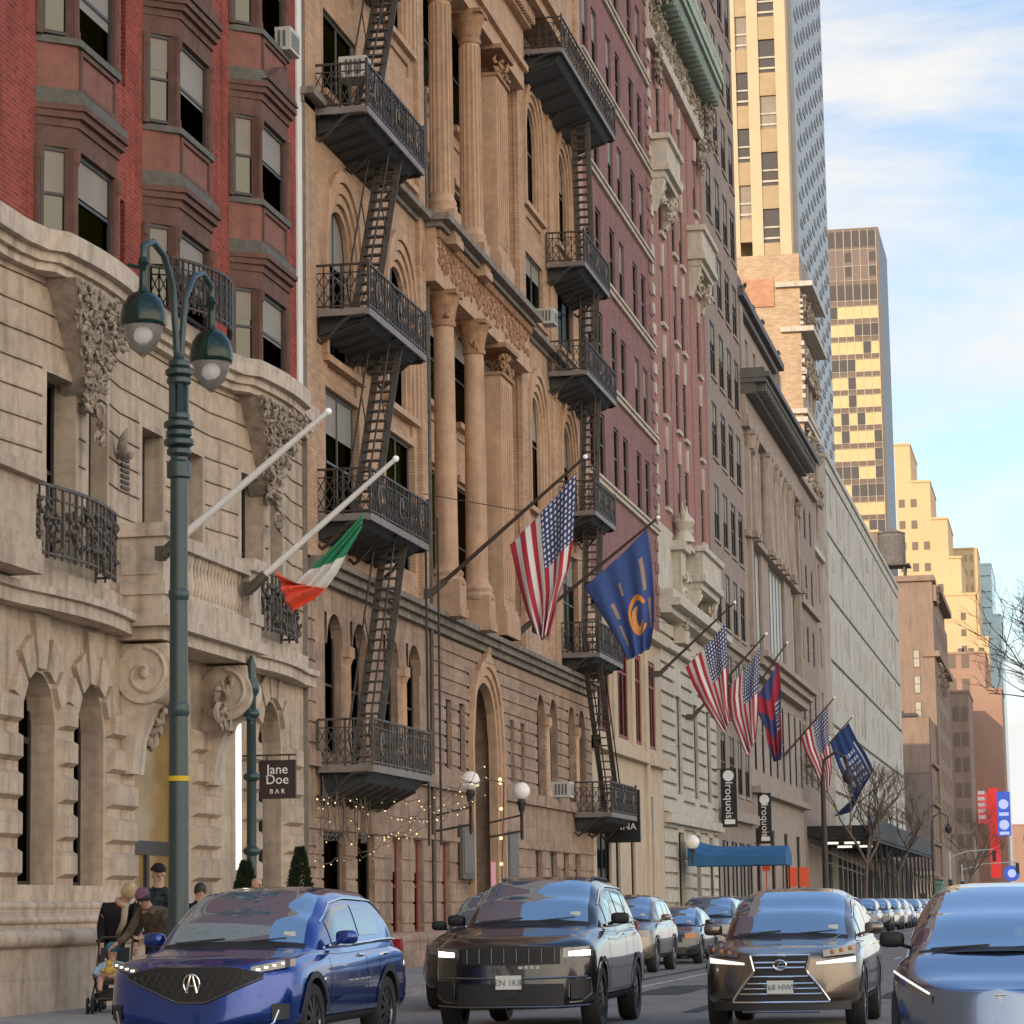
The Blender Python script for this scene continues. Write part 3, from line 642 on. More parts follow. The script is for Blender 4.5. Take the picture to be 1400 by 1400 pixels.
for a, b_ in ARC2: window(B, fB, a-b_, a+b_, 4.98, 8.15, -.28, rail=1)
m = MB()
for c in (61.85, 67.4, 87.1, 92.6):
    m.box(-16.3, c-.28, 7.25, -15.9, c+.28, 7.5); m.lathe((-16.08, c, 4.98), [(.2, 0), (.2, .15), (.16, .2), (.15, 2.1), (.22, 2.27)], 12)
m.build('window_colonnette', M['tan_stone'], B)
for a0, a1 in SL: window(B, fB, a0, a1, 5.2, 7.05, -.18, rail=0)
for i, (a0, a1) in enumerate(GR): window(B, fB, a0, a1, .9 if a0 > 65 else .15, 3.25, -.2, fmat='red_frame' if a0 > 65 and a0 < 74 else 'frame_dark', gmat='glass', rail=1, fw=.09, blind=.35 if 65 < a0 < 88 else 0)
m = MB()
m.box(-16, 58, 4.62, -15.86, 75, 4.95); m.box(-16, 79.7, 4.62, -15.86, 95.5, 4.95); m.box(-16, 58, 3.28, -15.93, 75, 3.4); m.box(-16, 79.7, 3.28, -15.93, 95.5, 3.4)
m.build_each('band_course', M['tan_base'], B)
m = MB()
for d, z0, z1 in ((.12, 8.72, 8.9), (.26, 8.9, 9.08), (.4, 9.08, 9.22)): m.box(-16.5, 58.4, z0, -16+d, 95.45, z1)
m.box(-16.3, 57.985, .15, -15.9, 58.03, BT)
m.build('base_cornice', M['grey_trim'], B)
# shafts of the two pavilions
m = MB(); rects = []
PAV = [61.55, 67.3, 86.2, 91.9]
ARU = {'lo': (14.05, 16.8, 18.35), 'hi': (23.9, 26.2, 27.9)}
for c in PAV:
    w = 1.55 if c < 80 else 1.5
    rects += [(c-w, c+w, 10.0, 13.3, -.2, 1), (c-w, c+w, 14.0, 18.35, -.26, 1), (c-w, c+w, 20.2, 22.2, -.16, 1), (c-w, c+w, 23.8, 27.9, -.26, 1)]
    for z in (13.5, 23.0): rects.append((c-w+.2, c+w-.2, z, z+.4, -.07))
R1 = [r for r in rects if r[0] < 75]; R2 = [r for r in rects if r[0] > 75]
hf(m, fB, 58, 70.0, 9.2, BT, R1 + [(58.0, 58.9, 9.2, BT, .10), (69.2, 69.9, 9.2, BT, .12)])
hf(m, fB, 83.0, 95.5, 9.2, BT, R2 + [(83.1, 84.0, 9.2, BT, .12), (88.7, 89.5, 9.2, BT, .08), (94.5, 95.4, 9.2, BT, .1)])
for c in PAV:
    w = 1.55 if c < 80 else 1.5
    archfill(m, fB, c, w, 16.7, 18.35, .26); archfill(m, fB, c, w, 26.25, 27.9, .26)
# recessed centre
CW = [(69.9, 70.6), (72.25, 74.45), (76.15, 78.35), (80.05, 82.3)]; rects = []
for a0, a1 in CW: rects += [(a0, a1, 10.0, 13.4, -.14, 1), (a0, a1, 15.2, 17.9, -.14, 1), (a0, a1, 20.1, 22.05, -.14, 1), (a0, a1, 23.9, 27.2, -.14, 1), (a0+.2, a1-.2, 14.0, 14.8, -.06), (a0+.2, a1-.2, 22.6, 23.4, -.06)]
hf(m, fC, 69.9, 83.1, 9.2, BT, rects)
for a0, a1 in CW: archfill(m, fC, (a0+a1)/2, (a1-a0)/2, 17.0, 17.9, .3); archfill(m, fC, (a0+a1)/2, (a1-a0)/2, 26.05, 27.2, .14)
for y_ in (69.95, 83.05): m.quad((-16, y_, 9.2), (-16.8, y_, 9.2), (-16.8, y_, BT), (-16, y_, BT))
m.build('brick_wall', M['tan_brick'], B)
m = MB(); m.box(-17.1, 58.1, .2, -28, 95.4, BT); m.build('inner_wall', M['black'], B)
mo = MB()
for c in PAV:
    w = 1.55 if c < 80 else 1.5
    for z0, zs, h in ((14.0, 16.7, 1.65), (23.8, 26.25, 1.65)):
        for wid, d0, d1, ww, hh in ((.22, 0, .12, w+.02, h+.02), (.2, 0, .06, w-.2, h-.24), (.2, -.12, .0, w-.4, h-.48), (.14, -.2, -.08, w-.54, h-.66)): archband(mo, fB, c, ww, z0, zs, hh, wid, d0, d1)
mo.build('arch_moulding', M['tan_stone'], B)
m = MB()
for c in PAV:
    for z in (14.0, 20.2, 23.8): m.box(-16.1, c-1.75, z-.16, -15.86, c+1.75, z)
for a0, a1 in CW[1:]:
    for z in (15.2, 23.9): m.box(-16.6, a0-.1, z-.16, -16.3, a1+.1, z)
    for z in (13.4, 22.05): m.box(-16.55, a0-.1, z+.1, -16.36, a1+.1, z+.28)
m.build_each('window_sill', M['tan_stone'], B)
for c in PAV:
    w = 1.55 if c < 80 else 1.5
    for (z0, z1, mu, ra) in ((10.0, 13.3, 1, 1), (14.0, 18.35, 1, 1), (20.2, 22.2, 1, 0), (23.8, 27.9, 1, 1)):
        window(B, fB, c-w+.1, c+w-.1, z0, z1, -.25 if z1-z0 > 3.5 else (-.19 if z0 < 12 else -.15), fmat='frame_grey', mull=mu, rail=ra, gmat='glass', blind=(0, .3, 0, .45, .15)[int(c+z0*3) % 5])
for a0, a1 in CW[1:]:
    for (z0, z1) in ((10.0, 13.4), (15.2, 17.9), (20.1, 22.05), (23.9, 27.2)): window(B, fC, a0, a1, z0, z1, -.13, fmat='frame_dark', mull=0, rail=1, blind=(0, .4, 0, .25)[int(a0+z0) % 4])
for yc in (71.4, 75.3):
    for z0, z1, n in ((10.1, 16.95, 20), (20.1, 26.0, 20)):
        m = MB(); cyl_col(m, (-15.75, yc), z0, z1, .31 if z0 < 15 else .32, n); m.box(-16.2, yc-.42, z0-.75, -15.32, yc+.42, z0); m.box(-16.2, yc-.47, z0-.98, -15.27, yc+.47, z0-.75)
        if z0 < 15: m.lathe((-15.75, yc, z0-.1), [(.48, 0), (.5, .1), (.42, .2), (.46, .3), (.36, .42)], 20)
        else:
            for k in range(16):
                t = 2*math.pi*k/16; m.bar((-15.75+.315*math.cos(t), yc+.315*math.sin(t), z0+.5), (-15.75+.285*math.cos(t), yc+.285*math.sin(t), z1-.1), .05)
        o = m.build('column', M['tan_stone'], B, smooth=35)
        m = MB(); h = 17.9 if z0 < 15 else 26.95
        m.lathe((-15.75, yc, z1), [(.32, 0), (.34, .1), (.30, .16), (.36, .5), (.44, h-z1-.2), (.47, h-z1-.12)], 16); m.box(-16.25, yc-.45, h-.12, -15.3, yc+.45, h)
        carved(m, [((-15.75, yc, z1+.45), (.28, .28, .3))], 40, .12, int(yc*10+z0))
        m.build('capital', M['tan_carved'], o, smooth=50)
for z0, z1 in ((9.3, 16.95), (19.8, 26.0)):
    m = MB(); m.box(-16.5, 78.35, z0, -15.6, 80.05, z1); m.box(-16.5, 78.2, z0, -15.48, 80.2, z0+.7); m.box(-16.5, 78.28, z0+.7, -15.54, 80.12, z0+.85)
    for k in range(5): m.box(-15.6, 78.5+k*.3, z0+1.1, -15.56, 78.62+k*.3, z1-.2)
    o = m.build('pilaster', M['tan_stone'], B)
    m = MB(); h = z1+.95; m.box(-16.5, 78.3, z1, -15.52, 80.1, z1+.1); m.box(-16.5, 78.25, h-.14, -15.4, 80.15, h); carved(m, [((-15.6, 79.2, z1+.5), (.1, .75, .32)), ((-15.95, 80.0, z1+.5), (.25, .08, .3))], 44, .13, int(z0*7)); m.build('capital', M['tan_carved'], o, smooth=50)
# frieze between the two colonnades
m = MB(); m.box(-16.6, 69.9, 17.9, -15.62, 83.1, 19.35); m.build('frieze', M['tan_stone'], B)
m = MB(); rn = random.Random(4)
for i in range(330):
    y, z = 70.2+12.7*rn.random(), 18.35+.75*rn.random()
    if abs(y-76.5) < 6.3: 
        a0 = rn.uniform(0, 6.28); r = rn.uniform(.07, .13)
        m.tube([(-15.6, y+r*math.cos(a0+t), z+r*math.sin(a0+t)) for t in (0, .8, 1.6, 2.4, 3.2)], [.02, .035, .04, .035, .02], 5)
for i in range(64): m.box(-15.62, 70.0+i*.205, 19.1, -15.5, 70.1+i*.205, 19.3)
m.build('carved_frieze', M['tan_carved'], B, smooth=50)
m = MB()
m.box(-16.6, 69.8, 19.35, -15.42, 83.2, 19.5); m.box(-16.6, 69.7, 19.5, -15.2, 83.3, 19.68); m.box(-16.5, 69.8, 19.68, -15.6, 83.2, 19.8)
m.box(-16.2, 57.9, 19.35, -15.9, 69.7, 19.5); m.box(-16.2, 57.85, 19.5, -15.66, 69.7, 19.66); m.box(-16.2, 83.3, 19.35, -15.9, 95.6, 19.5); m.box(-16.2, 83.3, 19.5, -15.66, 95.7, 19.66)
m.build('middle_cornice', M['grey_trim'], B)
m = MB(); m.box(-16.6, 69.9, 26.95, -15.65, 83.1, 27.5); m.box(-16.6, 69.9, 27.5, -15.5, 83.1, 27.7); m.box(-16.6, 69.9, 27.7, -15.65, 83.1, 28.9)
for i in range(46): m.box(-15.66, 70+i*.286, 29.0, -15.25, 70.16+i*.286, 29.4)
m.box(-16.6, 57.9, 29.4, -15.0, 95.6, 29.75); m.box(-16.6, 57.9, 29.75, -14.8, 95.6, 29.95); m.box(-16.6, 69.9, 28.9, -15.4, 83.1, 29.0)
m.build('top_entablature', M['tan_stone'], B)
for (y, z) in ((70.0, 18.5), (84.2, 18.6), (89.1, 18.6)):
    m = MB(); m.lathe((-15.98, y if y > 71 else 69.55, z-.6), [(.05, 0), (.18, .3), (.2, .7), (.1, 1.1), (.02, 1.3)], 10); carved(m, [((-15.9, y if y > 71 else 69.55, z), (.05, .12, .4))], 12, .08, int(y)); m.build('carved_shield', M['tan_carved'], B, smooth=45)
m = MB(); m.lathe((-15.95, 70.35, 9.2), [(.06, -8.0), (.06, 14)], 8); m.build('drain_pipe', M['iron_worn'], B)
# ------------------------------------------------------------------ the street beyond
def shell(mb, x0, y0, x1, y1, z0, z1, faces='lrbt'):    # plain other sides of a building (no street face)
    if 'l' in faces: mb.quad((x0, y0, z0), (x1, y0, z0), (x1, y0, z1), (x0, y0, z1))
    if 'r' in faces: mb.quad((x0, y1, z0), (x1, y1, z0), (x1, y1, z1), (x0, y1, z1))
    if 'b' in faces: mb.quad((x0, y0, z0), (x0, y1, z0), (x0, y1, z1), (x0, y0, z1))
    if 't' in faces: mb.quad((x0, y0, z1), (x1, y0, z1), (x1, y1, z1), (x0, y1, z1))
rv = random.Random(11)

# C purple brick
Cc = thing('purple_brick_building', 'tall purple brick building with pale string courses between the tan and the pink house', 'building', (-16, 104, .15), world=True)
fP = FX(-16); m = MB(); rects = []
CY = [97.2, 99.3, 102.6, 104.9, 108.4, 110.7]
CZ = [16.68, 20.5, 24.4, 28.2, 32.05, 35.85, 39.7]
for z in CZ:
    for y in CY: rects.append((y-.62, y+.62, z+.45, z+2.75, -.13, 1))
hf(m, fP, 95.52, 113, 12.4, 46, rects + [(112.2+.0, 113, 12.4+i*.9, 12.8+i*.9, .05) for i in range(36)])
shell(m, -30, 95.53, -16, 113, .15, 46); m.build('brick_wall', M['purple_brick'], Cc)
m = MB()
for z in CZ: m.box(-16.1, 95.6, z, -15.88, 112.98, z+.16); m.box(-16.1, 95.6, z+.16, -15.8, 112.98, z+.26)
m.build_each('string_course', M['pale_stone'], Cc)
wm = farwin_mesh(1.24, 2.3, 'x', rail=1, blind=.0); wmb = farwin_mesh(1.24, 2.3, 'x', rail=1, blind=.48)
for z in CZ:
    for y in CY: placewin(Cc, wmb if rv.random() < .4 else wm, (-16.12, y, z+.45))
m = MB(); rects = []
RW = [(97.0, 99.8), (101.2, 104.2), (105.4, 107.6), (109.0, 111.4)]
for a0, a1 in RW: rects.append((a0, a1, 7.7, 11.2, -.12, 1))
for a0, a1 in ((96.2, 99.4), (100.4, 101.4), (104, 105), (109, 110)): rects.append((a0, a1, .3, 4.2 if a0 < 97 else 5.8, -.15, 1))
hf(m, fP, 95.52, 113, .15, 12.4, rects + [(95.52, 113, 12.0, 12.4, .35), (95.52, 113, 7.0, 7.45, .3), (107.9, 108.7, .15, 12, .12), (100.1, 100.9, 7.45, 12, .12), (104.4, 105.2, 7.45, 12, .12)])
m.build('cream_base', M['cream'], Cc)
for a0, a1 in RW: window(Cc, fP, a0, a1, 7.7, 11.2, -.11, fmat='red_frame', mull=2, rail=0, fw=.16, transom=10.2)
for a0, a1 in ((96.2, 99.4), (100.4, 101.4), (104, 105), (109, 110)): window(Cc, fP, a0, a1, .3, 4.2 if a0 < 97 else 5.8, -.14, rail=0, mull=1 if a0 < 97 else 0)

# D pink brick with white stone base
Dd = thing('pink_brick_hotel', 'pink brick hotel with ornate white stone base and heavy green copper cornice', 'building', (-16, 124, .15), world=True)
m = MB(); rects = []; DY = [116.3, 120.4, 122.9, 128.4]; DZ = [18.3, 22.3, 26.3, 30.3, 34.2]
for z in DZ:
    for y in DY: rects.append((y-.55, y+.55, z, z+2.5, -.12, 1))
hf(m, fP, 113.02, 131.4, 17.4, 38.0, rects + [(118.3, 118.6, 17.4, 38, -.1), (125.4, 125.7, 17.4, 38, -.1), (130.6, 130.8, 17.4, 38, -.1)])
m.build('brick_wall', M['pink_brick'], Dd)
m = MB(); shell(m, -30, 113.03, -16.01, 131.4, .15, 42); m.build('rear_wall', M['purple_brick'], Dd)
m = MB()
for z in DZ:
    for y in DY: m.box(-16.05, y-.65, z-.18, -15.85, y+.65, z-.02)
m.build_each('window_sill', M['pale_stone'], Dd); m = MB()
for z in DZ:
    for y in DY: m.prism([(y-.12, z+2.5), (y+.12, z+2.5), (y+.2, z+3.5), (y-.2, z+3.5)], 'x', -16.05, -15.9)
m.build_each('keystone', M['pale_stone'], Dd); m = MB()
for i in range(24): m.box(-16.05, 113.05, 17.6+i*.85, -15.93, 113.5+.25*(i % 2), 18.05+i*.85)
m.build_each('quoin', M['pale_stone'], Dd)
wm = farwin_mesh(1.1, 2.5, 'x', rail=1); wmb = farwin_mesh(1.1, 2.5, 'x', rail=1, blind=.5)
for z in DZ:
    for y in DY: placewin(Dd, wmb if rv.random() < .35 else wm, (-16.11, y, z))
m = MB(); rects = []
for z in np.arange(.9, 13.4, .62): rects += [(a0, a1, z, z+.14, -.16) for a0, a1 in ((113.05, 117.2), (119.2, 123.0), (124.6, 127.6), (129.2, 131.3))]
for a0, a1 in ((117.3, 119.1), (123.1, 124.5), (127.7, 129.1)): rects += [(a0, a1, .2, 4.6, -.25, 1), (a0, a1, 6.2, 10.4, -.2, 1)]
rects += [(a0, a1, 14.6, 17.0, -.2, 1) for a0, a1 in ((119, 120.4), (122, 123.4), (125.6, 127), (128.4, 129.8))]
hf(m, fP, 113.02, 131.4, .15, 17.4, rects)
m.build('white_base', M['pale_stone'], Dd)
for a0, a1 in ((117.3, 119.1), (123.1, 124.5), (127.7, 129.1)): window(Dd, fP, a0, a1, .2, 4.6, -.23, rail=0); window(Dd, fP, a0, a1, 6.2, 10.4, -.18, rail=1, gmat='glass_pale')
for a0, a1 in ((119, 120.4), (122, 123.4), (125.6, 127), (128.4, 129.8)): window(Dd, fP, a0, a1, 14.6, 17.0, -.18)
m = MB()
for z0, z1, d in ((13.5, 13.8, .5), (13.8, 14.1, .9), (14.1, 14.5, .6), (12.1, 12.4, .3), (4.9, 5.3, .3)): m.box(-16.1, 113.05, z0, -16+d, 131.35, z1)
m.box(-16.1, 119.5, 16.9, -15.5, 130.0, 17.1)
m.build('base_cornice', M['pale_stone'], Dd)
def stone_balcony(y0, y1, z, p, seed, par):
    m = MB(); x = -16+p
    m.box(-16.05, y0, z, x, y1, z+.3); m.box(-16.05, y0+.1, z+.3, x-.1, y1-.1, z+1.35); m.box(-16.05, y0-.05, z+1.35, x+.05, y1+.05, z+1.6); m.box(-16.05, y0+.15, z-.3, x-.2, y1-.15, z)
    for (yc) in (y0+.5, y1-.5):
        m.prism([(-16, z-.3), (x-.25, z-.3), (x-.35, z-.8), (-15.9, z-1.7), (-16, z-1.7)], 'y', yc-.3, yc+.3)
    carved(m, [((-16+p*.45, y0+.8, z-.9), (p*.3, .5, .4)), ((-16+p*.45, y1-.8, z-.9), (p*.3, .5, .4))], 70, .13, seed)
    m.build('stone_balcony', M['pale_stone'], par)
stone_balcony(113.6, 118.0, 32.4, .8, 3, Dd); stone_balcony(125.2, 130.2, 31.2, .8, 4, Dd); stone_balcony(121.4, 128.4, 15.7, .9, 5, Dd)
m = MB(); m.box(-16.1, 117.2, 12.6, -15.5, 118.9, 13.2); m.box(-16.1, 117.3, 13.2, -15.6, 118.8, 16.6); m.box(-16.1, 117.0, 16.6, -15.4, 119.1, 17.0); m.lathe((-15.55, 118, 17), [(.5, 0), (.3, .5), (.5, .9), (.2, 1.3)], 12)
for a in (-1, 1): m.tube([(-15.5, 118+a*.2, 17.8), (-15.5, 118+a*.55, 18.2), (-15.5, 118+a*.75, 18.7)], [.14, .12, .02], 6)
carved(m, [((-15.55, 118, 14.5), (.1, .5, 1.2))], 30, .25, 61); m.build('carved_aedicule', M['pale_stone'], Dd, smooth=40)
m = MB()
m.box(-16.05, 113.03, 38.0, -15.7, 131.4, 38.5); m.box(-16.05, 113.03, 38.5, -15.85, 131.4, 40.3); m.build('carved_frieze', M['pale_stone'], Dd)
m = MB(); carved(m, [((-15.8, 113.5+i*1.0, 39.4), (.08, .4, .6)) for i in range(18)], 260, .15, 23); carved(m, [((-15.45, 114.0, 39.3), (.4, .5, 1.2)), ((-15.45, 130.4, 39.0), (.4, .5, 1.3)), ((-15.75, 115, 37.4), (.15, .6, .8)), ((-15.75, 129.6, 37.2), (.15, .6, .8))], 300, .14, 24)
m.build('carved_bracket', M['carved'], Dd, smooth=50)
m = MB()
m.box(-16.2, 113.03, 41.0, -14.9, 131.4, 41.3); m.box(-16.2, 113.0, 41.3, -14.8, 131.45, 41.75); m.box(-16.2, 113.1, 41.75, -15.1, 131.4, 42.1)
for i in range(32): m.ball((-14.9, 113.4+i*.56, 42.0), (.16, .2, .26), 6)
m.build('copper_cornice', M['copper'], Dd)
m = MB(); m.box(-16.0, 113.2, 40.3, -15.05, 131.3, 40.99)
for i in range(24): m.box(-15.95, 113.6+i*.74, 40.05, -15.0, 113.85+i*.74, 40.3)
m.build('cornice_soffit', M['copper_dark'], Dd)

# E grey brick
E_ = thing('grey_brick_tower', 'grey brick building with tall paired sash windows rising past the green cornice', 'building', (-16, 140.7, .15), world=True)
m = MB(); rects = []; EY = [134.0, 137.6, 141.0, 144.3]; EZ = [7.0+4.05*i for i in range(13)]
for z in EZ:
    for y in EY: rects.append((y-1.05, y+1.05, z, z+2.75, -.11, 1))
hf(m, fP, 131.42, 146, .15, 60, rects); m.build('brick_wall', M['grey_brick'], E_)
m = MB(); shell(m, -30, 131.43, -16.01, 146, .15, 60); m.build('rear_wall', M['grey_brick'], E_)
w1 = [farwin_mesh(2.1, 2.75, 'x', mull=1, rail=1, blind=b, fmat='frame_dark', gmat='glass') for b in (.35, .48, .42, .12)]
for z in EZ:
    for y in EY: placewin(E_, rv.choice(w1), (-16.10, y, z))
m = MB()
for z in EZ:
    for y in EY: m.box(-16.05, y-1.15, z-.14, -15.92, y+1.15, z-.01)
m.box(-16.05, 131.6, 5.6, -15.6, 145.9, 6.1); m.box(-16.05, 131.6, 14.2, -15.8, 145.9, 14.5)
m.build_each('window_sill', M['grey_stone'], E_)
for y in (133.6, 137.2, 140.6, 143.8): window(E_, fP, y-.8, y+.8, .4, 4.6, .02, rail=0)

# F classical club house
F_ = thing('grey_stone_club', 'grey stone club house with tall columns, dark overhanging cornice and small attic', 'building', (-16, 161, .15), world=True)
m = MB(); rects = []; FE_ = 176.0
BYS = [(150.3, 154.2), (158.0, 167.2), (171.2, 174.6)]; UW = [150.9, 153.5, 158.9, 161.3, 163.9, 166.3, 171.8, 174.0]; LW_ = [148.6, 152.4, 156.2, 160.0, 163.8, 167.6, 171.4, 175.0]
for a0, a1 in BYS: rects.append((a0, a1, 15.4, 20.9, -.22, 1))
for y in UW: rects.append((y-.85, y+.85, 21.6, 26.2, -.16, 1))
for y in LW_: rects += [(y-.55, y+.55, 8.6, 13.0, -.08, 1)]
for y in LW_[::2]: rects.append((y-1.2, y+1.2, .4, 5.6, -.15, 1))
hf(m, fP, 146.02, FE_, .15, 29.2, rects); shell(m, -34, 146.03, -16, FE_, .15, 29.3); m.build('stone_wall', M['grey_stone'], F_)
for a0, a1 in BYS: window(F_, fP, a0, a1, 15.4, 20.9, -.20, mull=1 if a1-a0 < 5 else 4, rail=0, fw=.2, fmat='frame_grey', gmat='glass_pale')
for y in UW: window(F_, fP, y-.85, y+.85, 21.6, 26.2, -.14, mull=0, rail=1, fw=.12)
for y in LW_: window(F_, fP, y-.55, y+.55, 8.6, 13.0, -.07, rail=1, fw=.1)
for y in LW_[::2]: window(F_, fP, y-1.2, y+1.2, .4, 5.6, -.14, rail=0)
for i, y in enumerate((147.6, 149.2, 155.6, 157.2, 160.1, 162.6, 165.1, 168.3, 169.8, 175.4)):
    m = MB(); m.lathe((-15.8, y, 21.3), [(.40, 0), (.36, .3), (.33, 1), (.29, 4.6)], 14) if i not in (0, 9) else m.box(-16.05, y-.5, 15.2, -15.75, y+.5, 25.9)
    m.box(-16.05, y-.45, 21.0, -15.4, y+.45, 21.35); o = m.build('column', M['grey_stone'], F_, smooth=40)
    m = MB(); m.box(-16.05, y-.5, 26.6, -15.4, y+.5, 26.85); m.lathe((-15.8, y, 25.85), [(.3, 0), (.45, .75)], 12); carved(m, [((-15.7, y, 26.2), (.12, .4, .35))], 22, .12, i); m.build('capital', M['grey_stone'], o)
m = MB(); m.box(-16.1, 146.05, 14.1, -15.2, FE_, 14.5); m.box(-16.1, 146.05, 14.5, -14.9, FE_, 14.8); m.box(-16.1, 146.05, 13.6, -15.5, FE_, 14.1); m.box(-16.1, 146.05, 7.35, -15.5, FE_, 7.7); m.box(-16.1, 146.05, 20.95, -15.7, FE_, 21.3)
m.build('base_cornice', M['grey_stone'], F_)
m = MB(); m.box(-16.1, 146.05, 26.86, -15.6, FE_, 27.5); m.box(-16.1, 146.05, 27.5, -15.75, FE_, 28.6); m.build('frieze', M['grey_stone'], F_)
m = MB(); m.box(-16.1, 146.05, 28.6, -15.2, 176.2, 29.2); m.box(-16.1, 145.9, 29.45, -14.4, 176.4, 29.75); m.box(-16.1, 146, 29.75, -14.7, 176.3, 30.0); m.box(-16.1, 145.95, 29.2, -14.6, 176.3, 29.45); m.build('roof_cornice', M['dark_cornice'], F_)
m = MB()
for i in range(36): m.box(-15.2, 146.4+i*.83, 28.75, -14.65, 146.75+i*.83, 29.2)
m.build('dentil_course', M['dark_cornice'], F_)
m = MB(); hf(m, FX(-16.3), 146.3, 168, 30.0, 33.6, [(y-.7, y+.7, 30.9, 32.8, -.3) for y in (148.5, 152.5, 156.5, 160.5, 164.5)]); shell(m, -26, 146.3, -16.3, 168, 30.0, 33.6); m.box(-16.4, 146.2, 30.0, -15.9, 147.4, 33.6); m.box(-16.4, 166.8, 30.0, -15.9, 168.1, 33.6); m.build('attic', M['grey_stone'], F_)
m = MB(); m.box(-26, 146.2, 33.6, -16.0, 168.2, 34.0); m.box(-26, 146.1, 34.0, -15.7, 168.3, 34.4); m.box(-22, 146.4, 34.4, -16.1, 149, 35.4); m.box(-22, 146.5, 34.4, -16.3, 167, 34.8); carved(m, [((-15.9, 147.5+i*4.9, 34.6), (.1, .4, .35)) for i in range(5)], 30, .2, 12); m.build('attic_cornice', M['dark_cornice'], F_)
Nn = thing('narrow_tan_building', 'narrow tan building with small windows between the club house and the concrete hall', 'building', (-16, 183, .15), world=True)
m = MB(); rects = []; NZ = [9.0+4.1*i for i in range(5)]
for z in NZ:
    for y in (178.6, 182.6, 186.8): rects.append((y-.7, y+.7, z, z+2.4, -.1, 1))
hf(m, fP, 176.02, 190.2, .15, 29.4, rects); shell(m, -30, 176.4, -16, 190.2, .15, 29.4, 'bt'); m.build('brick_wall', M['grey_brick'], Nn)
wn_ = farwin_mesh(1.4, 2.4, 'x', rail=1)
for z in NZ:
    for y in (178.6, 182.6, 186.8): placewin(Nn, wn_, (-16.09, y, z))
m = MB()
for z in (28.9, 20.6, 12.4): m.box(-16.1, 176.5, z, -15.7, 190.1, z+.4)
m.build_each('string_course', M['grey_stone'], Nn)

# G yellow brick
G_ = thing('yellow_brick_building', 'yellow brick building with a blank sunlit side wall and orange patch near the roof', 'building', (-16, 195.4, .15), world=True)
m = MB(); hf(m, FY(190.3), -32, -16.5, .15, 46.6, []); m.quad((-32, 201, .15), (-16.5, 201, .15), (-16.5, 201, 46.6), (-32, 201, 46.6)); m.quad((-32, 190.3, 46.6), (-16.5, 190.3, 46.6), (-16.5, 201, 46.6), (-32, 201, 46.6)); m.build('side_wall', M['yellow_brick'], G_)
m = MB(); m.box(-21.6, 190.2, 42.9, -18.3, 190.28, 44.9); m.box(-32, 190.2, 45.9, -21.0, 190.28, 46.5); m.build('brick_patch', M['orange_brick'], G_)
m = MB(); rects = []
for i in range(7):
    z = 9+4.6*i
    for y in (192.6, 195.6, 198.6): rects.append((y-.8, y+.8, z, z+2.8, -.3, 1))
hf(m, FX(-16.5), 190.3, 201, .15, 46.6, rects); m.build('front_wall', M['grey_stone'], G_)
for i in range(7):
    z = 9+4.6*i
    for y in (192.6, 195.6, 198.6): placewin(G_, wm, (-16.78, y, z+.1))
m = MB()
for z in (44.2, 41.0, 35.2, 34.6): m.box(-18.2 if z > 43 else -17.9, 190.0, z, -15.6 if z > 40 else -16.2, 201, z+.35)
for z in (38, 26, 13): m.box(-16.6, 190.2, z, -16.2, 201, z+.4)
for i in range(12): m.box(-16.55, 190.1, 36.3+.62*i if i < 7 else 41.5+.4*(i-7), -16.3, 190.27, 36.6+.62*i if i < 7 else 41.7+.4*(i-7))
m.build_each('stone_ledge', M['pale_stone'], G_)
m = MB()
for z in (42.8, 38.8, 33.6, 30.5): carved(m, [((-16.25, 190.8+i*1.1, z), (.2, .5, .8)) for i in range(9)], 150, .2, int(z))
m.build('carved_ornament', M['carved'], G_)

# H golden slab tower
H_ = thing('golden_pier_tower', 'sunlit golden tower with tall plain piers between columns of windows', 'building', (-21, 204, .15), world=True)
m = MB(); fh = FY(201.3); rects = []
cols = [(-26.6, -25.0), (-24.2, -22.6), (-21.75, -20.85), (-20.02, -18.78)]
for a0, a1 in cols: rects.append((a0, a1, 48.6, 86, -.35, 1))
hf(m, fh, -30, -17.95, 40, 88, rects); shell(m, -30, 201.3, -17.95, 203.4, 40, 88, 'rbt'); m.quad((-17.95, 201.3, 40), (-17.95, 203.4, 40), (-17.95, 203.4, 88), (-17.95, 201.3, 88)); m.build('pier_wall', M['yellow_stone'], H_)
m = MB(); mg = MB()
for a0, a1 in cols:
    for k in range(9):
        z = 48.4+4.35*k+(1.9 if a0 < -20.5 else 0)
        gbox(m, fh, a0, a1, z+.0, z+1.75, -.34, -.12)
        gbox(mg, fh, a0, a1, z+2.05, z+2.2, -.34, -.2); gbox(mg, fh, a0, a1, z+2.9, z+3.02, -.34, -.2)
m.build_each('spandrel', M['tan_spandrel'], H_); mg.build('window_rail', M['pale_stone'], H_)
for a0, a1 in cols[1:]:
    for k in range(9):
        z = 48.4+4.35*k+(1.9 if a0 < -20.5 else 0); w = MB(); gbox(w, fh, a0, a1, z+1.75, z+4.35, -.34, -.3); w.build('window', M['glass_blind' if (k+int(a0)) % 3 == 0 else 'bronze_glass'], H_)
m = MB(); m.box(-21.6, 200.4, 46.6, -18.4, 200.9, 47.1); m.bar((-19.9, 200.6, 48.4), (-18.5, 200.6, 47.6), .3, .08); m.bar((-19.9, 200.6, 47.9), (-18.6, 200.6, 47.3), .2, .08)
for x in (-21.4, -20.2, -18.6): m.box(x-.06, 200.3, 46.6, x+.06, 200.5, 48.2)
m.build('rooftop_frame', M['pale_stone'], G_)

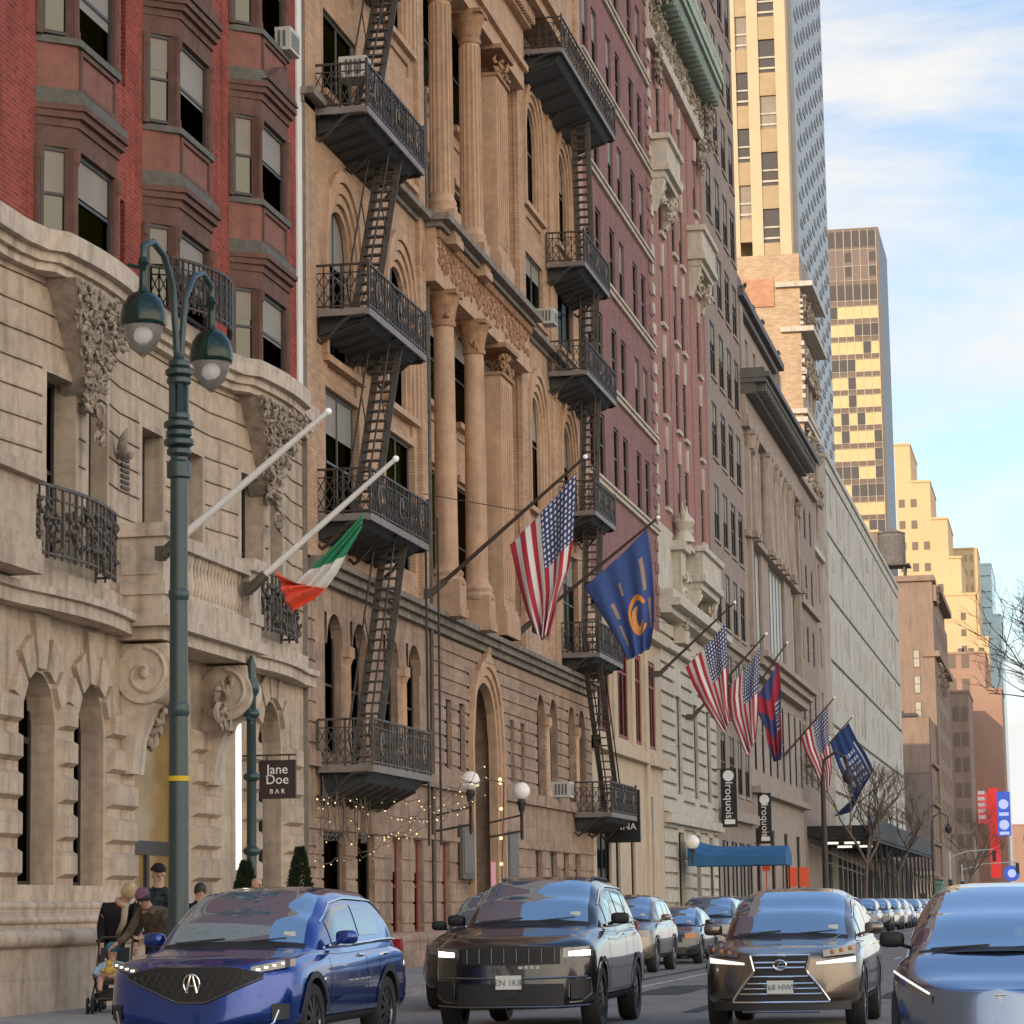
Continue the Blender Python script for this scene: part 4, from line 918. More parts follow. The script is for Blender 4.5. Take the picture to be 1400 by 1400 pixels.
# I metal tower
I_ = thing('grey_metal_tower', 'slim grey metal clad tower with a diagonal pattern of small windows beside the golden tower', 'building', (-17.6, 218, .15), world=True)
m = MB(); m.box(-30, 203.5, .15, -17.6, 232, 96); m.build('metal_wall', M['tower_metal'], I_)
me = farwin_mesh(2.0, .5, 'x', rail=0, fmat='tower_metal', gmat='tower_glass', fw=.05); allw = []
for k in range(52):
    for c in range(5): allw.append((206.2+5.4*c+(2.2 if k % 2 else 0), 34+1.02*k))
for y, z in allw[:100]: placewin(I_, me, (-17.58, y, z))
m = MB()
for y, z in allw[100:]: m.box(-17.59, y-1.0, z, -17.55, y+1.0, z+.5)
m.build('small_window', M['tower_glass'], I_, stuff=True)

# J concrete hall
J_ = thing('pale_concrete_hall', 'long windowless pale concrete building with dark joint lines above the scaffold shed', 'building', (-16, 245, .15), world=True)
m = MB(); rects = []
JZ = [33.0, 28.4, 23.8, 19.1, 14.4, 9.6]
for z in JZ: rects.append((201, 290, z-.28, z, -.25))
JV = [203+4.35*i for i in range(20)]
for y in JV: rects.append((y, y+.16, 8, 33.5, -.12))
rj = random.Random(3)
for k in range(110):
    y = 202+rj.random()*86; z = JZ[rj.randrange(1, 6)]; q0 = rj.uniform(0, 2); rects.append((y, y+rj.uniform(.18, .5), z+q0, z+rj.uniform(3.0, 4.25), .10))
hf(m, fP, 201.02, 290, 6.8, 33.8, rects); shell(m, -40, 201.02, -16, 290, .15, 33.8); m.build('concrete_wall', M['conc'], J_)
m = MB(); m.box(-16.02, 201, 33.8, -15.85, 290.1, 34.2); m.box(-24, 201, 33.85, -16.03, 290.1, 34.1); m.build('parapet', M['conc'], J_)
m = MB(); hf(m, FX(-16.1), 201.02, 290, .15, 6.8, [(a, a+3.4, .3, 5.6, -.4) for a in np.arange(203, 288, 4.6)]); m.build('ground_floor', M['frame_grey'], J_)

# K black and gold tower
K_ = thing('bronze_glass_tower', 'dark bronze tower with gold lit blinds and thin white mullions', 'building', (-35, 532, .15), world=True)
KX0, KX1, KY, KZ = -41.5, -29.9, 520.0, 129.0
m = MB(); m.box(KX0, KY, .15, KX1, KY+27, KZ); m.build('bronze_wall', M['bronze'], K_)
nc = 7; cw = (KX1-.5-KX0-.4)/nc; fk = FY(KY); wins = []
gold = MB(); dark = MB()
rk = random.Random(5); ki = 0
for r in range(16):
    z = KZ-14.2-3.42*(r+1)
    run = 0
    for c in range(nc):
        if run == 0: gl = rk.random() < (.35 if r in (1, 2, 9, 10) else .8); run = rk.choice((1, 2, 2, 3))
        run -= 1
        if r in (0, 4, 5, 6): gl = rk.random() < .93
        a0 = KX0+.4+c*cw
        w = MB(); gbox(w, fk, a0+.06, a0+cw-.06, z, z+2.35, 0, .05)
        if ki < 100: w.build('window', M['gold_glass' if gl else 'bronze_glass'], K_)
        else: (gold if gl else dark).add(w.v, w.f)
        ki += 1
gold.build('gold_window', M['gold_glass'], K_); dark.build('dark_window', M['bronze_glass'], K_)
m = MB()
for c in range(nc+1): a0 = KX0+.4+c*cw; m.box(a0-.045, KY-.12, 60, a0+.045, KY-.051, KZ-.3)
for r in range(18):
    z = KZ-14.2-3.42*r; m.box(KX0+.4, KY-.10, z+.05, KX1-.5, KY-.051, z+.12); m.box(KX0+.4, KY-.10, z-.98, KX1-.5, KY-.051, z-.92)
for z in (KZ-4.2, KZ-10.2, KZ-7.4): m.box(KX0+.4, KY-.10, z, KX1-.5, KY-.051, z+.07)
m.build('mullion', M['pale_stone'], K_)
m = MB()
for c in range(nc): gbox(m, fk, KX0+.4+c*cw+.15, KX0+.4+c*cw+cw-.15, KZ-3.6, KZ-.6, 0, .04); gbox(m, fk, KX0+.4+c*cw+.15, KX0+.4+c*cw+cw-.15, KZ-13.9, KZ-11, 0, .04)
for c in (0, 3, 6):
    for z in (KZ-6.6, KZ-9.4): gbox(m, fk, KX0+.4+c*cw+.15, KX0+.4+c*cw+cw-.15, z, z+1.9, 0, .04)
m.build_each('louver', M['bronze_glass'], K_)
m = MB(); gbox(m, fk, KX0+.4, KX1-.5, KZ-10.2, KZ-4.2, 0, .02); m.build('mechanical_panel', mat('rosy_panel', (.16, .115, .10), .6), K_)

# L taupe corner building with water tank
L_ = thing('taupe_brick_building', 'taupe brick building with three pale windows on its side and ornate corner', 'building', (-18, 345, .15), world=True)
m = MB(); m.box(-26, 345, .15, -14.75, 352, 41.0); m.box(-26, 352.02, .15, -15.0, 386, 40.6); m.build('brick_wall', M['taupe'], L_)
m = MB(); m.box(-26, 344.6, 40.9, -14.5, 352.2, 41.6); m.box(-14.75, 345.2, 38.4, -14.3, 352, 40.4); m.box(-16.2, 344.7, 31.5, -14.1, 386, 32.2); m.box(-15.0, 352.1, 40.2, -14.0, 386, 41.0)
carved(m, [((-14.4, 346.5+i*2, 39.2), (.2, .8, .8)) for i in range(3)]+[((-14.3, 346+2.2*i, 29.5), (.3, .8, 1.4)) for i in range(12)], 160, .25, 8); m.build('carved_corner', M['taupe'], L_)
for z in (30.2, 27.0, 23.8):
    m = MB(); gbox(m, FY(345), -17.4, -16.55, z, z+2.2, 0, .06); w = m.build('window', M['frame_grey'], L_); m = MB(); gbox(m, FY(345), -17.3, -16.65, z+.1, z+1.1, .06, .08); gbox(m, FY(345), -17.3, -16.65, z+1.2, z+2.1, .06, .08); m.build('pane', M['glass_pale'], w)
m = MB(); rects = [(y-.9, y+.9, z, z+2.4, -.25) for y in np.arange(350, 385, 4) for z in np.arange(8, 38, 3.8)]; hf(m, FX(-14.72), 345.02, 386, 1, 38, rects); m.build('street_wall', M['taupe'], L_)
L2 = thing('low_dark_brick_building', 'lower dark taupe brick building with a small white sign on its blank wall', 'building', (-18, 330, .15), world=True)
m = MB(); m.box(-26, 330, .15, -15.05, 344.9, 23.2); m.build('brick_wall', M['taupe_dark'], L2)
m = MB(); m.box(-26, 329.7, 23.2, -16.4, 344, 23.6); m.box(-24, 329.9, 23.6, -18, 331, 23.9); m.build('roof_edge', M['frame_dark'], L2)
m = MB(); m.box(-26, 329.92, 16.6, -15.05, 329.99, 23.1); m.build('painted_band', M['taupe'], L2)
m = MB(); m.box(-19.6, 329.8, 14.9, -18.4, 329.9, 16.4); s_ = m.build('sign_panel', M['white_paint'], L2)
m = MB(); 
for k in range(3): m.box(-19.3, 329.77, 15.2+.35*k, -18.7, 329.79, 15.4+.35*k)
m.build('sign_marking', M['ac_grille'], s_)
m = MB(); m.box(-19.3, 329.8, 7.9, -18.0, 329.95, 8.4); m.build('louvre', M['frame_dark'], L2)
m = MB()
for z in (17.5, 12.8, 8.2, 4.2): m.box(-15.1, 330, z, -14.6, 344.8, z+.35)
m.build_each('string_course', M['taupe'], L2)
m = MB(); rects = [(y-.8, y+.8, z, z+2.6, -.2) for y in (333, 337.5, 342) for z in (5, 9.2, 13.8)]; hf(m, FX(-15.0), 330.02, 344.8, .15, 23.1, rects); m.build('street_wall', M['taupe'], L2)
T_ = thing('rooftop_water_tank', 'grey boarded water tank on a steel stand on the taupe roof', 'water tank', (-19.6, 347, 41.0))
m = MB(); m.lathe((0, 0, 2.2), [(1.6, 0), (1.65, .2), (1.65, 3.8), (1.6, 4.0)], 24)
for z in (2.9, 3.9, 4.9, 5.8): m.lathe((0, 0, z), [(1.68, 0), (1.68, .06)], 24); m.build('tank', mat('tank_boards', (.31, .29, .275), .8, var=.3, vscale=3), T_)
m = MB(); m.lathe((0, 0, 6.2), [(1.75, 0), (.1, .7)], 24); m.build('tank_roof', M['taupe_dark'], T_)
m = MB()
for x in (-1.5, 1.5):
    for y in (-1.5, 1.5): m.bar((x, y, 0), (x, y, 2.2), .25)
m.box(-2.2, -2.2, 2.0, 2.2, 2.2, 2.2); m.build('stand', M['frame_dark'], T_)
T2 = thing('roof_penthouse', 'taupe brick penthouse block beside the water tank', 'penthouse', (-21.5, 349, 41), 0)
m = MB(); m.box(-1.9, -2, 0, .2, 3, 6.5); m.build('wall', M['taupe'], T2); m = MB(); m.box(-2, -2.1, 6.5, .3, 3.1, 6.8); m.build('coping', M['far_stone'], T2)

# M stepped golden tower and its neighbours
def blocktower(name, label, blocks, Y, dep, wmat, wins, par_mat='far_window'):
    t = thing(name, label, 'building', ((blocks[0][0]+blocks[0][1])/2, Y+dep/2, .15), world=True)
    m = MB()
    for i, (x0, x1, z0, z1) in enumerate(blocks): m.box(x0, Y+.03*i, z0, x1, Y+dep-.03*i, z1)
    m.build('wall', M[wmat], t)
    m = MB()
    for x0, x1, z0, z1 in blocks: m.box(x0-.1, Y-.15, z1, x1+.1, Y+dep, z1+.35)
    m.build('parapet', M[wmat], t)
    for k, (x, z, w, h) in enumerate(wins[:100]): q = MB(); q.box(x-w/2, Y-.06, z, x+w/2, Y-.005, z+h); q.build('window', M[par_mat], t)
    return t
mw = []
for r in range(13):
    z = 72-3.5*r
    for c in range(8):
        x = -22.5+1.9*c-.0
        if (x < -20.5 and z < 66) or (x < -17.5 and z < 60.5 and x > -99) or (x < -16 and z < 54): mw.append((x-1.1, z, .95, 1.3))
blocktower('stepped_golden_tower', 'sunlit golden tower stepping down to the right in terraces', [(-24.5, -22.0, .15, 75.2), (-22.0, -19.0, .15, 69.0), (-19.0, -16.4, .15, 62.8), (-16.4, -14.5, .15, 56.4)], 450, 22, 'far_stone', [w for w in mw])
blocktower('small_golden_block', 'lower golden block in front of the stepped tower with a few windows', [(-18, -12.2, .15, 49.5), (-12.2, -10.4, .15, 42.5)], 442, 7, 'far_stone', [(-14.2, 45.6-2.6*r, .8, 1.1) for r in range(3)]+[(-14.8+1.6*c, 39.5-3.3*r, .9, 1.6) for c in range(3) for r in range(3)])
blocktower('pale_cream_tower', 'pale cream tower top behind the stepped golden tower', [(-21, -14.8, .15, 71.5)], 560, 20, 'far_stone', [(-19.5+1.2*c, 69-3*r, .6, 1.4) for c in range(4) for r in range(5)], 'tan_spandrel')
blocktower('blue_glass_tower', 'pale blue glass tower at the far end of the row', [(-17, -13.0, .15, 73.0), (-13.0, -11.4, .15, 62)], 600, 30, 'far_glass', [(-15.9+1.1*c, 70.5-3.4*r, .9, .25) for c in range(3) for r in range(9)], 'tower_glass')
pw = [(-15.6+2.0*c, 36.5-4.0*r, 1.1, 2.4) for c in range(2) for r in range(8)]
blocktower('far_brown_building', 'brown brick building far down the street above the red signs', [(-18, -10.6, .15, 38.6), (-10.6, -8.4, .15, 33)], 424, 17, 'far_brown', pw)
blocktower('far_tan_building', 'tan brick building with bay windows beyond the taupe corner building', [(-20, -12.6, .15, 31)], 400, 20, 'taupe', [(-14.4+1.2*c, 27-3.6*r, .8, 2.0) for c in range(2) for r in range(7)])
blocktower('far_low_building', 'low pale building at the very end of the street', [(-14, -6.9, .15, 20)], 700, 30, 'far_brown', [(-9.6+1.3*c, 16-3.4*r, .8, 1.6) for c in range(3) for r in range(4)])
m = MB(); m.box(-17.4, 325.6, .15, -15.2, 329.6, 4.6); m.box(-17.6, 325.4, 4.6, -15.0, 329.75, 5.1); kk = thing('corner_kiosk', 'small cream stone kiosk front at the street corner', 'kiosk', (-16.3, 331, .15), world=True); m.build('wall', M['cream'], kk); m = MB(); m.box(-16.6, 325.5, .3, -15.9, 325.59, 2.6); m.build('door', M['frame_dark'], kk)
# ------------------------------------------------------------------ fire escapes
def landing(root, y0, y1, z, xo, top=True, style=0, sub=1.0, par=None):
    xw = -15.95
    m = MB()
    m.box(xo-.05, y0, z-.14, xo, y1, z+.02); m.box(xw, y0, z-.14, xo-.05, y0+.05, z+.02); m.box(xw, y1-.05, z-.14, xo-.05, y1, z+.02)
    p = m.build('landing', M['iron_edge'], root)
    m = MB(); n = 9
    for i in range(n): x = xw+.06+(xo-xw-.14)*i/(n-1); m.box(x-.045, y0+.05, z-.06, x+.045, y1-.05, z-.02)
    m.prism([(xw, z-.08), (xo-.08, z-.08), (xo-.30, z-.22*sub), (xw, z-.50*sub)], 'y', y0+.35, y1-.35)
    m.build('landing_underside', M['underside'], p)
    m = MB(); c = [(xw, y0+.02, z), (xo-.02, y0+.02, z), (xo-.02, y1-.02, z), (xw, y1-.02, z)]
    railing(m, c[0], c[1], z, 1.02, 6, True, .026); railing(m, c[1], c[2], z, 1.02, 22, True, .026); railing(m, c[3], c[2], z, 1.02, 6, True, .026)
    for q in (c[1], c[2]): m.bar(q, (q[0], q[1], z+1.12), .06)
    m.build('railing', M['iron_worn'] if style else M['iron'], p)
    m = MB()
    for y in (y0+.03, (y0+y1)/2, y1-.03): m.tube([(xo-.1, y, z-.14), (xo-.45, y, z-.16), (xw+.55, y, z-.34), (xw+.3, y, z-.62), (xw+.12, y, z-.75), (xw, y, z-.62)], .045, 6)
    for k in range(7): y = y0+.45+(y1-y0-.9)*k/6; m.bar((xo-.3, y, z-.24*sub), (xw, y, z-.53*sub), .05, .07); m.bar((xo-.06, y, z-.1), (xw, y, z-.1), .05, .05)
    m.build('bracket', M['iron'], p, smooth=50)
    m = MB()
    for s_ in range(3): yy = y0+.8+(y1-y0-1.6)*s_/2; m.tube([(xo+.012, yy+.14*math.cos(t), z+.5+.24*math.sin(t)) for t in [k*.52 for k in range(11)]], .018, 5)
    m.build('railing_scroll', M['iron_edge'], p)
    return p
def stair(root, ya, yb, z0, z1, x0=-15.45, x1=-14.98):
    m = MB(); n = max(6, int((z1-z0)/.25))
    for x in (x0, x1): m.bar((x, ya, z0), (x, yb, z1), .035, .17, up=(1, 0, 0))
    for i in range(1, n):
        t = i/n; y, z = ya+(yb-ya)*t, z0+(z1-z0)*t
        m.box(x0+.02, y-.11, z-.02, x1-.02, y+.11, z+.02)
    s_ = m.build('stair', M['iron_worn'], root)
    m = MB(); d = .55 if yb > ya else -.55
    for x in (x0, x1): m.tube([(x, ya-d*.9, z0+.75), (x, yb-d*.9, z1+.75)], .024, 6); m.bar((x, ya, z0), (x, ya-d*.9, z0+.75), .03); m.bar((x, yb, z1), (x, yb-d*.9, z1+.75), .03); m.bar((x, (ya+yb)/2, (z0+z1)/2), (x, (ya+yb)/2-d*.9, (z0+z1)/2+.75), .025)
    m.build('handrail', M['iron'], s_)
F1 = thing('fire_escape', 'black iron fire escape with wide treads on the tan house, beside the red brick house', 'fire escape', (-15.4, 61.8, 4.5), world=True, group='fire escapes on the tan house')
LV1 = [4.63, 10.17, 14.8, 19.45, 24.1, 28.5]
for i, z in enumerate(LV1): landing(F1, 58.95, 64.7, z, -14.7, style=1 if i < 1 else 0, sub=1.55 if i == 0 else 1.0)
for i, (ya, yb) in enumerate(((60.2, 63.3), (60.3, 63.0), (60.4, 63.2), (60.6, 63.4), (60.5, 63.3))): stair(F1, ya, yb, LV1[i], LV1[i+1])
m = MB(); m.bar((-14.9, 65.2, 3.0), (-14.9, 65.2, 11.2), .05); m.bar((-14.6, 65.2, 3.0), (-14.6, 65.2, 10.9), .05); m.build('drop_ladder_guide', M['iron'], F1)
F2 = thing('fire_escape', 'black iron fire escape with steep ladders on the tan house, beside the purple house', 'fire escape', (-15.4, 94, 4.5), world=True, group='fire escapes on the tan house')
LV2 = [4.6, 9.75, 14.42, 18.9, 22.55]
for i, z in enumerate(LV2): landing(F2, [91.5, 89.6, 89.4, 88.2, 88.2][i], [97.0, 94.6, 93.6, 94.4, 93.4][i], z, -14.68, sub=1.1)
landing(F2, 83.6, 94.3, 28.4, -14.5, sub=1.3)
for i, (ya, yb) in enumerate(((94.9, 91.2), (91.2, 92.2), (91.3, 92.3), (91.8, 92.4), (91.6, 90.9))): stair(F2, ya, yb, (LV2+[28.4])[i], (LV2+[28.4])[i+1])
# ------------------------------------------------------------------ air conditioners
def aircon(label, y, z, face, x=-15.75):
    t = thing('air_conditioner', label, 'air conditioner', (x, y, z), group='window air conditioners')
    m = MB(); m.box(-.35, -.36, 0, .3, .36, .5); m.build('casing', M['ac'], t)
    m = MB()
    for k in range(4): m.box(-.2+.11*k, -.375, .08, -.14+.11*k, -.361, .42)
    for k in range(6): m.box(.301, -.3, .07+.06*k, .31, .3, .1+.06*k)
    m.build('grille', M['ac_grille'], t)
aircon('pale window air conditioner behind the top landing of the left fire escape', 60.6, 20.55, 0, -15.35)
aircon('small air conditioner on the sill of the slim arches by the right globe lamp', 88.3, 5.0, 0)
aircon('pale air conditioner on the tan stone middle cornice by the right fire escape', 87.2, 20.25, 0, -15.8)
aircon('white window unit on the highest sill of the right red house bay', 54.9, 19.45, 0, -15.55)

# ------------------------------------------------------------------ flags and poles
def flag_mat(name, kind):
    m = bpy.data.materials.new(name); m.use_nodes = True; t = m.node_tree; p = t.nodes['Principled BSDF']; p.inputs['Roughness'].default_value = .85; ln = t.links.new
    uv = t.nodes.new('ShaderNodeUVMap'); sp = t.nodes.new('ShaderNodeSeparateXYZ'); ln(uv.outputs[0], sp.inputs[0]); u, v = sp.outputs[0], sp.outputs[1]
    def op(o, a, b=None, c=None):
        n = t.nodes.new('ShaderNodeMath'); n.operation = o
        for i, q in enumerate((a, b, c)):
            if q is None: continue
            if isinstance(q, (int, float)): n.inputs[i].default_value = q
            else: ln(q, n.inputs[i])
        return n.outputs[0]
    def mix(f, a, b):
        x = t.nodes.new('ShaderNodeMix'); x.data_type = 'RGBA'; ln(f, x.inputs['Factor'])
        for s_, q in (('A', a), ('B', b)):
            if isinstance(q, tuple): x.inputs[s_].default_value = (*q, 1)
            else: ln(q, x.inputs[s_])
        return x.outputs['Result']
    def box(u0, u1, v0, v1): return op('MULTIPLY', op('MULTIPLY', op('GREATER_THAN', u, u0), op('LESS_THAN', u, u1)), op('MULTIPLY', op('GREATER_THAN', v, v0), op('LESS_THAN', v, v1)))
    def blob(cu, cv, ru, rv_): return op('LESS_THAN', op('ADD', op('POWER', op('DIVIDE', op('SUBTRACT', u, cu), ru), 2.0), op('POWER', op('DIVIDE', op('SUBTRACT', v, cv), rv_), 2.0)), 1.0)
    red, white, blue = (.42, .028, .045), (.72, .70, .68), (.035, .055, .155)
    if kind == 'us':
        s_ = op('GREATER_THAN', op('FRACT', op('MULTIPLY', v, 6.5)), .5); c = mix(s_, red, white)
        su = op('SUBTRACT', op('FRACT', op('MULTIPLY', u, 11/.42)), .5); sv = op('SUBTRACT', op('FRACT', op('MULTIPLY', op('SUBTRACT', v, .46), 9/.54)), .5)
        par = op('GREATER_THAN', op('FRACT', op('MULTIPLY', op('ADD', op('FLOOR', op('MULTIPLY', u, 11/.42)), op('FLOOR', op('MULTIPLY', op('SUBTRACT', v, .46), 9/.54))), .5)), -1)
        star = op('LESS_THAN', op('ADD', op('POWER', su, 2.0), op('POWER', sv, 2.0)), .075)
        c = mix(box(-.1, .42, .4615, 1.1), c, mix(star, blue, white))
    elif kind == 'irish':
        c = mix(op('GREATER_THAN', u, .36), (.02, .24, .115), mix(op('GREATER_THAN', u, .67), (.70, .68, .64), (.80, .10, .045)))
    elif kind == 'letter':
        bl, tn, og = (.045, .09, .27), (.36, .25, .17), (.78, .29, .045)
        ring = op('MULTIPLY', blob(.60, .62, .20, .20), op('SUBTRACT', 1.0, blob(.60, .62, .155, .15))); inner = op('MULTIPLY', blob(.62, .60, .125, .12), op('SUBTRACT', 1.0, blob(.62, .64, .075, .07)))
        ring = op('MULTIPLY', ring, op('SUBTRACT', 1.0, box(.53, .70, .70, .9))); c = mix(ring, bl, og); c = mix(op('MULTIPLY', inner, op('SUBTRACT', 1.0, box(.50, .66, .64, .9))), c, (.80, .38, .09))
        for b in ((.16, .42, .80, .86), (.20, .34, .42, .455), (.34, .50, .20, .26), (.58, .84, .17, .22), (.50, .78, .86, .92)): c = mix(box(*b), c, tn)
    elif kind == 'redblue':
        rd, bl = (.42, .035, .06), (.06, .075, .20)
        s_ = op('GREATER_THAN', op('FRACT', op('ADD', op('MULTIPLY', u, 2.0), op('MULTIPLY', op('ABSOLUTE', op('SUBTRACT', v, .5)), 1.1))), .5); c = mix(s_, bl, rd)
        c = mix(op('MULTIPLY', box(.34, .66, .70, .92), op('GREATER_THAN', op('FRACT', op('MULTIPLY', u, 22.0)), .6)), c, white)
    else:
        bl = (.022, .058, .19); c = mix(box(.22, .60, .16, .25), bl, white)
        c = mix(box(.18, .62, .84, .89), c, white)
        tx = op('MULTIPLY', op('GREATER_THAN', op('FRACT', op('MULTIPLY', u, 14.0)), .45), op('GREATER_THAN', op('FRACT', op('MULTIPLY', v, 9.0)), .35)); c = mix(op('MULTIPLY', box(.22, .66, .36, .74), tx), c, (.55, .6, .72))
    ln(c, p.inputs['Base Color'])
    p.inputs['Sheen Weight'].default_value = .1
    return m
FM = {k: flag_mat('flag_'+k, k) for k in ('us', 'irish', 'letter', 'redblue', 'blue')}
def flag(label, Y, rows, kind, amp, seed, waves=3.2):
    rn = random.Random(seed); n = len(rows); nu, nv = 40, 26; P = []; uv = []
    ph = rn.uniform(0, 6)
    for i in range(nu+1):
        t = i/nu*(n-1); k = min(int(t), n-2); f = t-k; f = f*f*(3-2*f)*.35+f*.65
        r = [rows[k][q]*(1-f)+rows[k+1][q]*f for q in range(4)]; row = []
        u = i/nu
        for j in range(nv+1):
            v = j/nv; w = math.hypot(r[2]-r[0], r[3]-r[1])
            a = amp*(.25+.75*u)*(1.0 if w > .8 else 1.3)
            y = Y+a*math.sin(v*waves*2*math.pi+ph+u*2.2)+a*.5*math.sin(v*9+u*5+ph*2)
            x = r[0]+(r[2]-r[0])*v; z = r[1]+(r[3]-r[1])*v-.10*math.sin(math.pi*v)*w*.25
            row.append((x, y, z)); uv.append((u, v))
        P.append(row)
    m = MB(); m.grid(P); o = m.build('flag', FM[kind], None, smooth=True, uv=uv, fix=False)
    sm = o.modifiers.new('thick', 'SOLIDIFY'); sm.thickness = .006
    return tag(o, label, 'flag', 'flags hung from the facade poles')
FR = {
 'irish': (50.66, [(-12.78,8.97,-12.82,8.67), (-13.28,8.46,-12.95,8.45), (-13.89,7.90,-13.11,8.20), (-14.06,7.76,-13.29,7.85), (-14.15,7.67,-13.52,7.55), (-14.41,7.83,-13.78,7.33), (-14.51,7.91,-14.21,7.10)]),
 'us1': (69.3, [(-13.63,10.72,-11.86,12.53), (-13.52,10.14,-11.91,11.68), (-13.38,9.52,-11.97,10.84), (-13.22,8.95,-12.10,10.09), (-13.04,8.53,-12.38,9.35), (-12.89,8.23,-12.66,8.37)]),
 'blue1': (80.81, [(-13.66,10.91,-11.73,12.58), (-13.32,10.33,-11.62,11.64), (-12.96,9.73,-11.58,10.66), (-12.66,9.18,-11.58,9.79), (-12.41,8.68,-11.68,9.06)]),
 'us2': (110.61, [(-14.65,10.99,-12.95,12.76), (-14.34,10.22,-12.95,11.73), (-13.95,9.47,-12.94,10.76), (-13.52,8.82,-12.97,9.68), (-13.16,8.28,-12.88,8.80)]),
 'us3': (120.56, [(-14.06,10.89,-12.64,12.61), (-14.11,10.19,-12.74,11.49), (-14.01,9.46,-12.77,10.38), (-13.71,8.72,-12.86,9.43), (-13.38,7.86,-12.94,8.64)]),
 'redblue': (137.5, [(-14.78,11.64,-13.53,13.41), (-14.65,10.91,-13.46,12.14), (-14.31,10.17,-13.50,10.87), (-14.19,9.34,-13.46,9.61), (-13.93,8.47,-13.53,8.60)]),
 'us4': (161.26, [(-14.77,11.07,-13.11,12.80), (-14.46,10.05,-13.15,11.45), (-14.06,9.28,-13.06,10.31), (-13.75,8.52,-13.01,9.26), (-13.52,7.76,-13.13,8.33)]),
 'blue2': (177.89, [(-14.39,11.69,-13.19,12.91), (-14.06,10.52,-12.68,11.78), (-13.68,9.49,-12.15,10.93), (-13.20,8.64,-11.68,9.85), (-12.98,8.17,-12.41,8.71), (-14.31,7.00,-13.20,7.26)])}
for k, kind, lab, amp in (('irish', 'irish', 'green white and orange flag gathered under the second white pole', .10), ('us1', 'us', 'large stars and stripes flag in front of the tan columns', .16), ('blue1', 'letter', 'blue flag with an orange letter C between the stripes and the purple house', .13),
                          ('us2', 'us', 'stars and stripes flag beside the white stone balcony, its canton highest', .14), ('us3', 'us', 'rumpled stars and stripes flag between another one and the red and blue flag', .2), ('redblue', 'redblue', 'red and blue quartered flag', .16), ('us4', 'us', 'smallest stars and stripes flag, half behind a black street lamp', .15), ('blue2', 'blue', 'dark blue flag with white lettering by the scaffold shed', .12)):
    flag(lab, FR[k][0], FR[k][1], kind, amp, len(k)+int(FR[k][0]))
def flagpole(label, Y, xb, zb, xt, zt, mt, r, ball, stay=False):
    t = thing('flagpole', label, 'flagpole', (xb, Y, zb), group='slanted poles on the facades')
    d = Vector((xt-xb, 0, zt-zb)); m = MB(); m.tube([(0, 0, 0), d*.5, d], [r, r*.85, r*.6], 10); m.build('pole', M[mt], t, smooth=40)
    m = MB(); m.ball(d*1.015, .065, 10); m.build('finial', M[ball], t, smooth=True)
    m = MB(); m.tube([(-.12, 0, -.12), tuple(d*.07)], r*1.5, 8); m.box(-.24 if xb > -15.2 else -.42, -.09, -.22, -.08, .09, .02); m.build('bracket', M['iron_worn'], t)
    if stay: m = MB(); m.tube([tuple(d*.6), (-.35, 0, .1+d.z*.75)], .012, 5); m.build('stay_wire', M['iron'], t)
flagpole('white pole without a flag, leftmost, on the stone balcony', 45.43, -14.9, 7.73, -12.11, 9.93, 'white_paint', .075, 'bulb')
flagpole('white pole carrying the green white and orange flag', 50.66, -14.9, 7.70, -12.18, 9.93, 'white_paint', .07, 'bulb')
for lab, Y, zb, xt, zt in (('dark pole in front of the tan columns carrying the largest stars and stripes', 69.3, 9.64, -11.68, 12.86), ('dark pole carrying the blue flag with the letter C', 80.81, 9.67, -11.46, 12.84), ('dark pole in front of the white stone balcony carrying stars and stripes', 110.61, 10.85, -12.63, 13.49), ('dark pole carrying the rumpled stars and stripes flag', 120.56, 9.76, -12.43, 13.14),
                            ('dark pole carrying the red and blue flag', 137.5, 10.94, -13.14, 14.31), ('dark pole carrying the smallest stars and stripes', 161.26, 10.17, -12.76, 13.26), ('dark pole carrying the dark blue flag with white lettering', 177.89, 10.32, -12.95, 13.27)): flagpole(lab, Y, -15.6, zb, xt, zt, 'bronze_pole', .06, 'bulb', True)

# ------------------------------------------------------------------ twin street lamp
SL_ = thing('street_lamp', 'tall dark green twin arm street lamp with two bell shaped lanterns', 'street lamp', (-11.84, 36.5, .15))
m = MB(); m.lathe((0, 0, 0), [(.26, 0), (.26, .35), (.2, .45), (.19, 1.0), (.15, 1.1), (.142, 1.2), (.125, 5.0), (.118, 7.6)], 20); m.lathe((0, 0, 7.3), [(.12, 0), (.17, .02), (.17, .22), (.13, .26)], 16); m.build('post', M['pole_green'], SL_, smooth=40)
m = MB()
for z, r in ((7.62, .17), (7.75, .21), (7.88, .18), (8.0, .21), (8.12, .15)): m.lathe((0, 0, z), [(r*.8, 0), (r, .03), (r, .09), (r*.8, .12)], 18)
for k in range(6):
    t = k*math.pi/3; m.bar((.1*math.cos(t), .1*math.sin(t), 8.1), (.1*math.cos(t), .1*math.sin(t), 8.65), .07)
for z, r in ((8.62, .17), (8.74, .19), (8.86, .15)): m.lathe((0, 0, z), [(r*.8, 0), (r, .03), (r, .09), (r*.8, .12)], 18)
m.lathe((0, 0, 4.0), [(.13, 0), (.15, .05), (.15, .15), (.13, .2)], 16); m.lathe((0, 0, 5.6), [(.125, 0), (.145, .05), (.145, .12), (.125, .16)], 16)
m.build('collar', M['pole_green'], SL_, smooth=40)
m = MB(); m.lathe((0, 0, 3.12), [(.150, 0), (.150, .07)], 16); m.build('yellow_tape', mat('yellow_tape', (.6, .42, .02), .6), SL_)
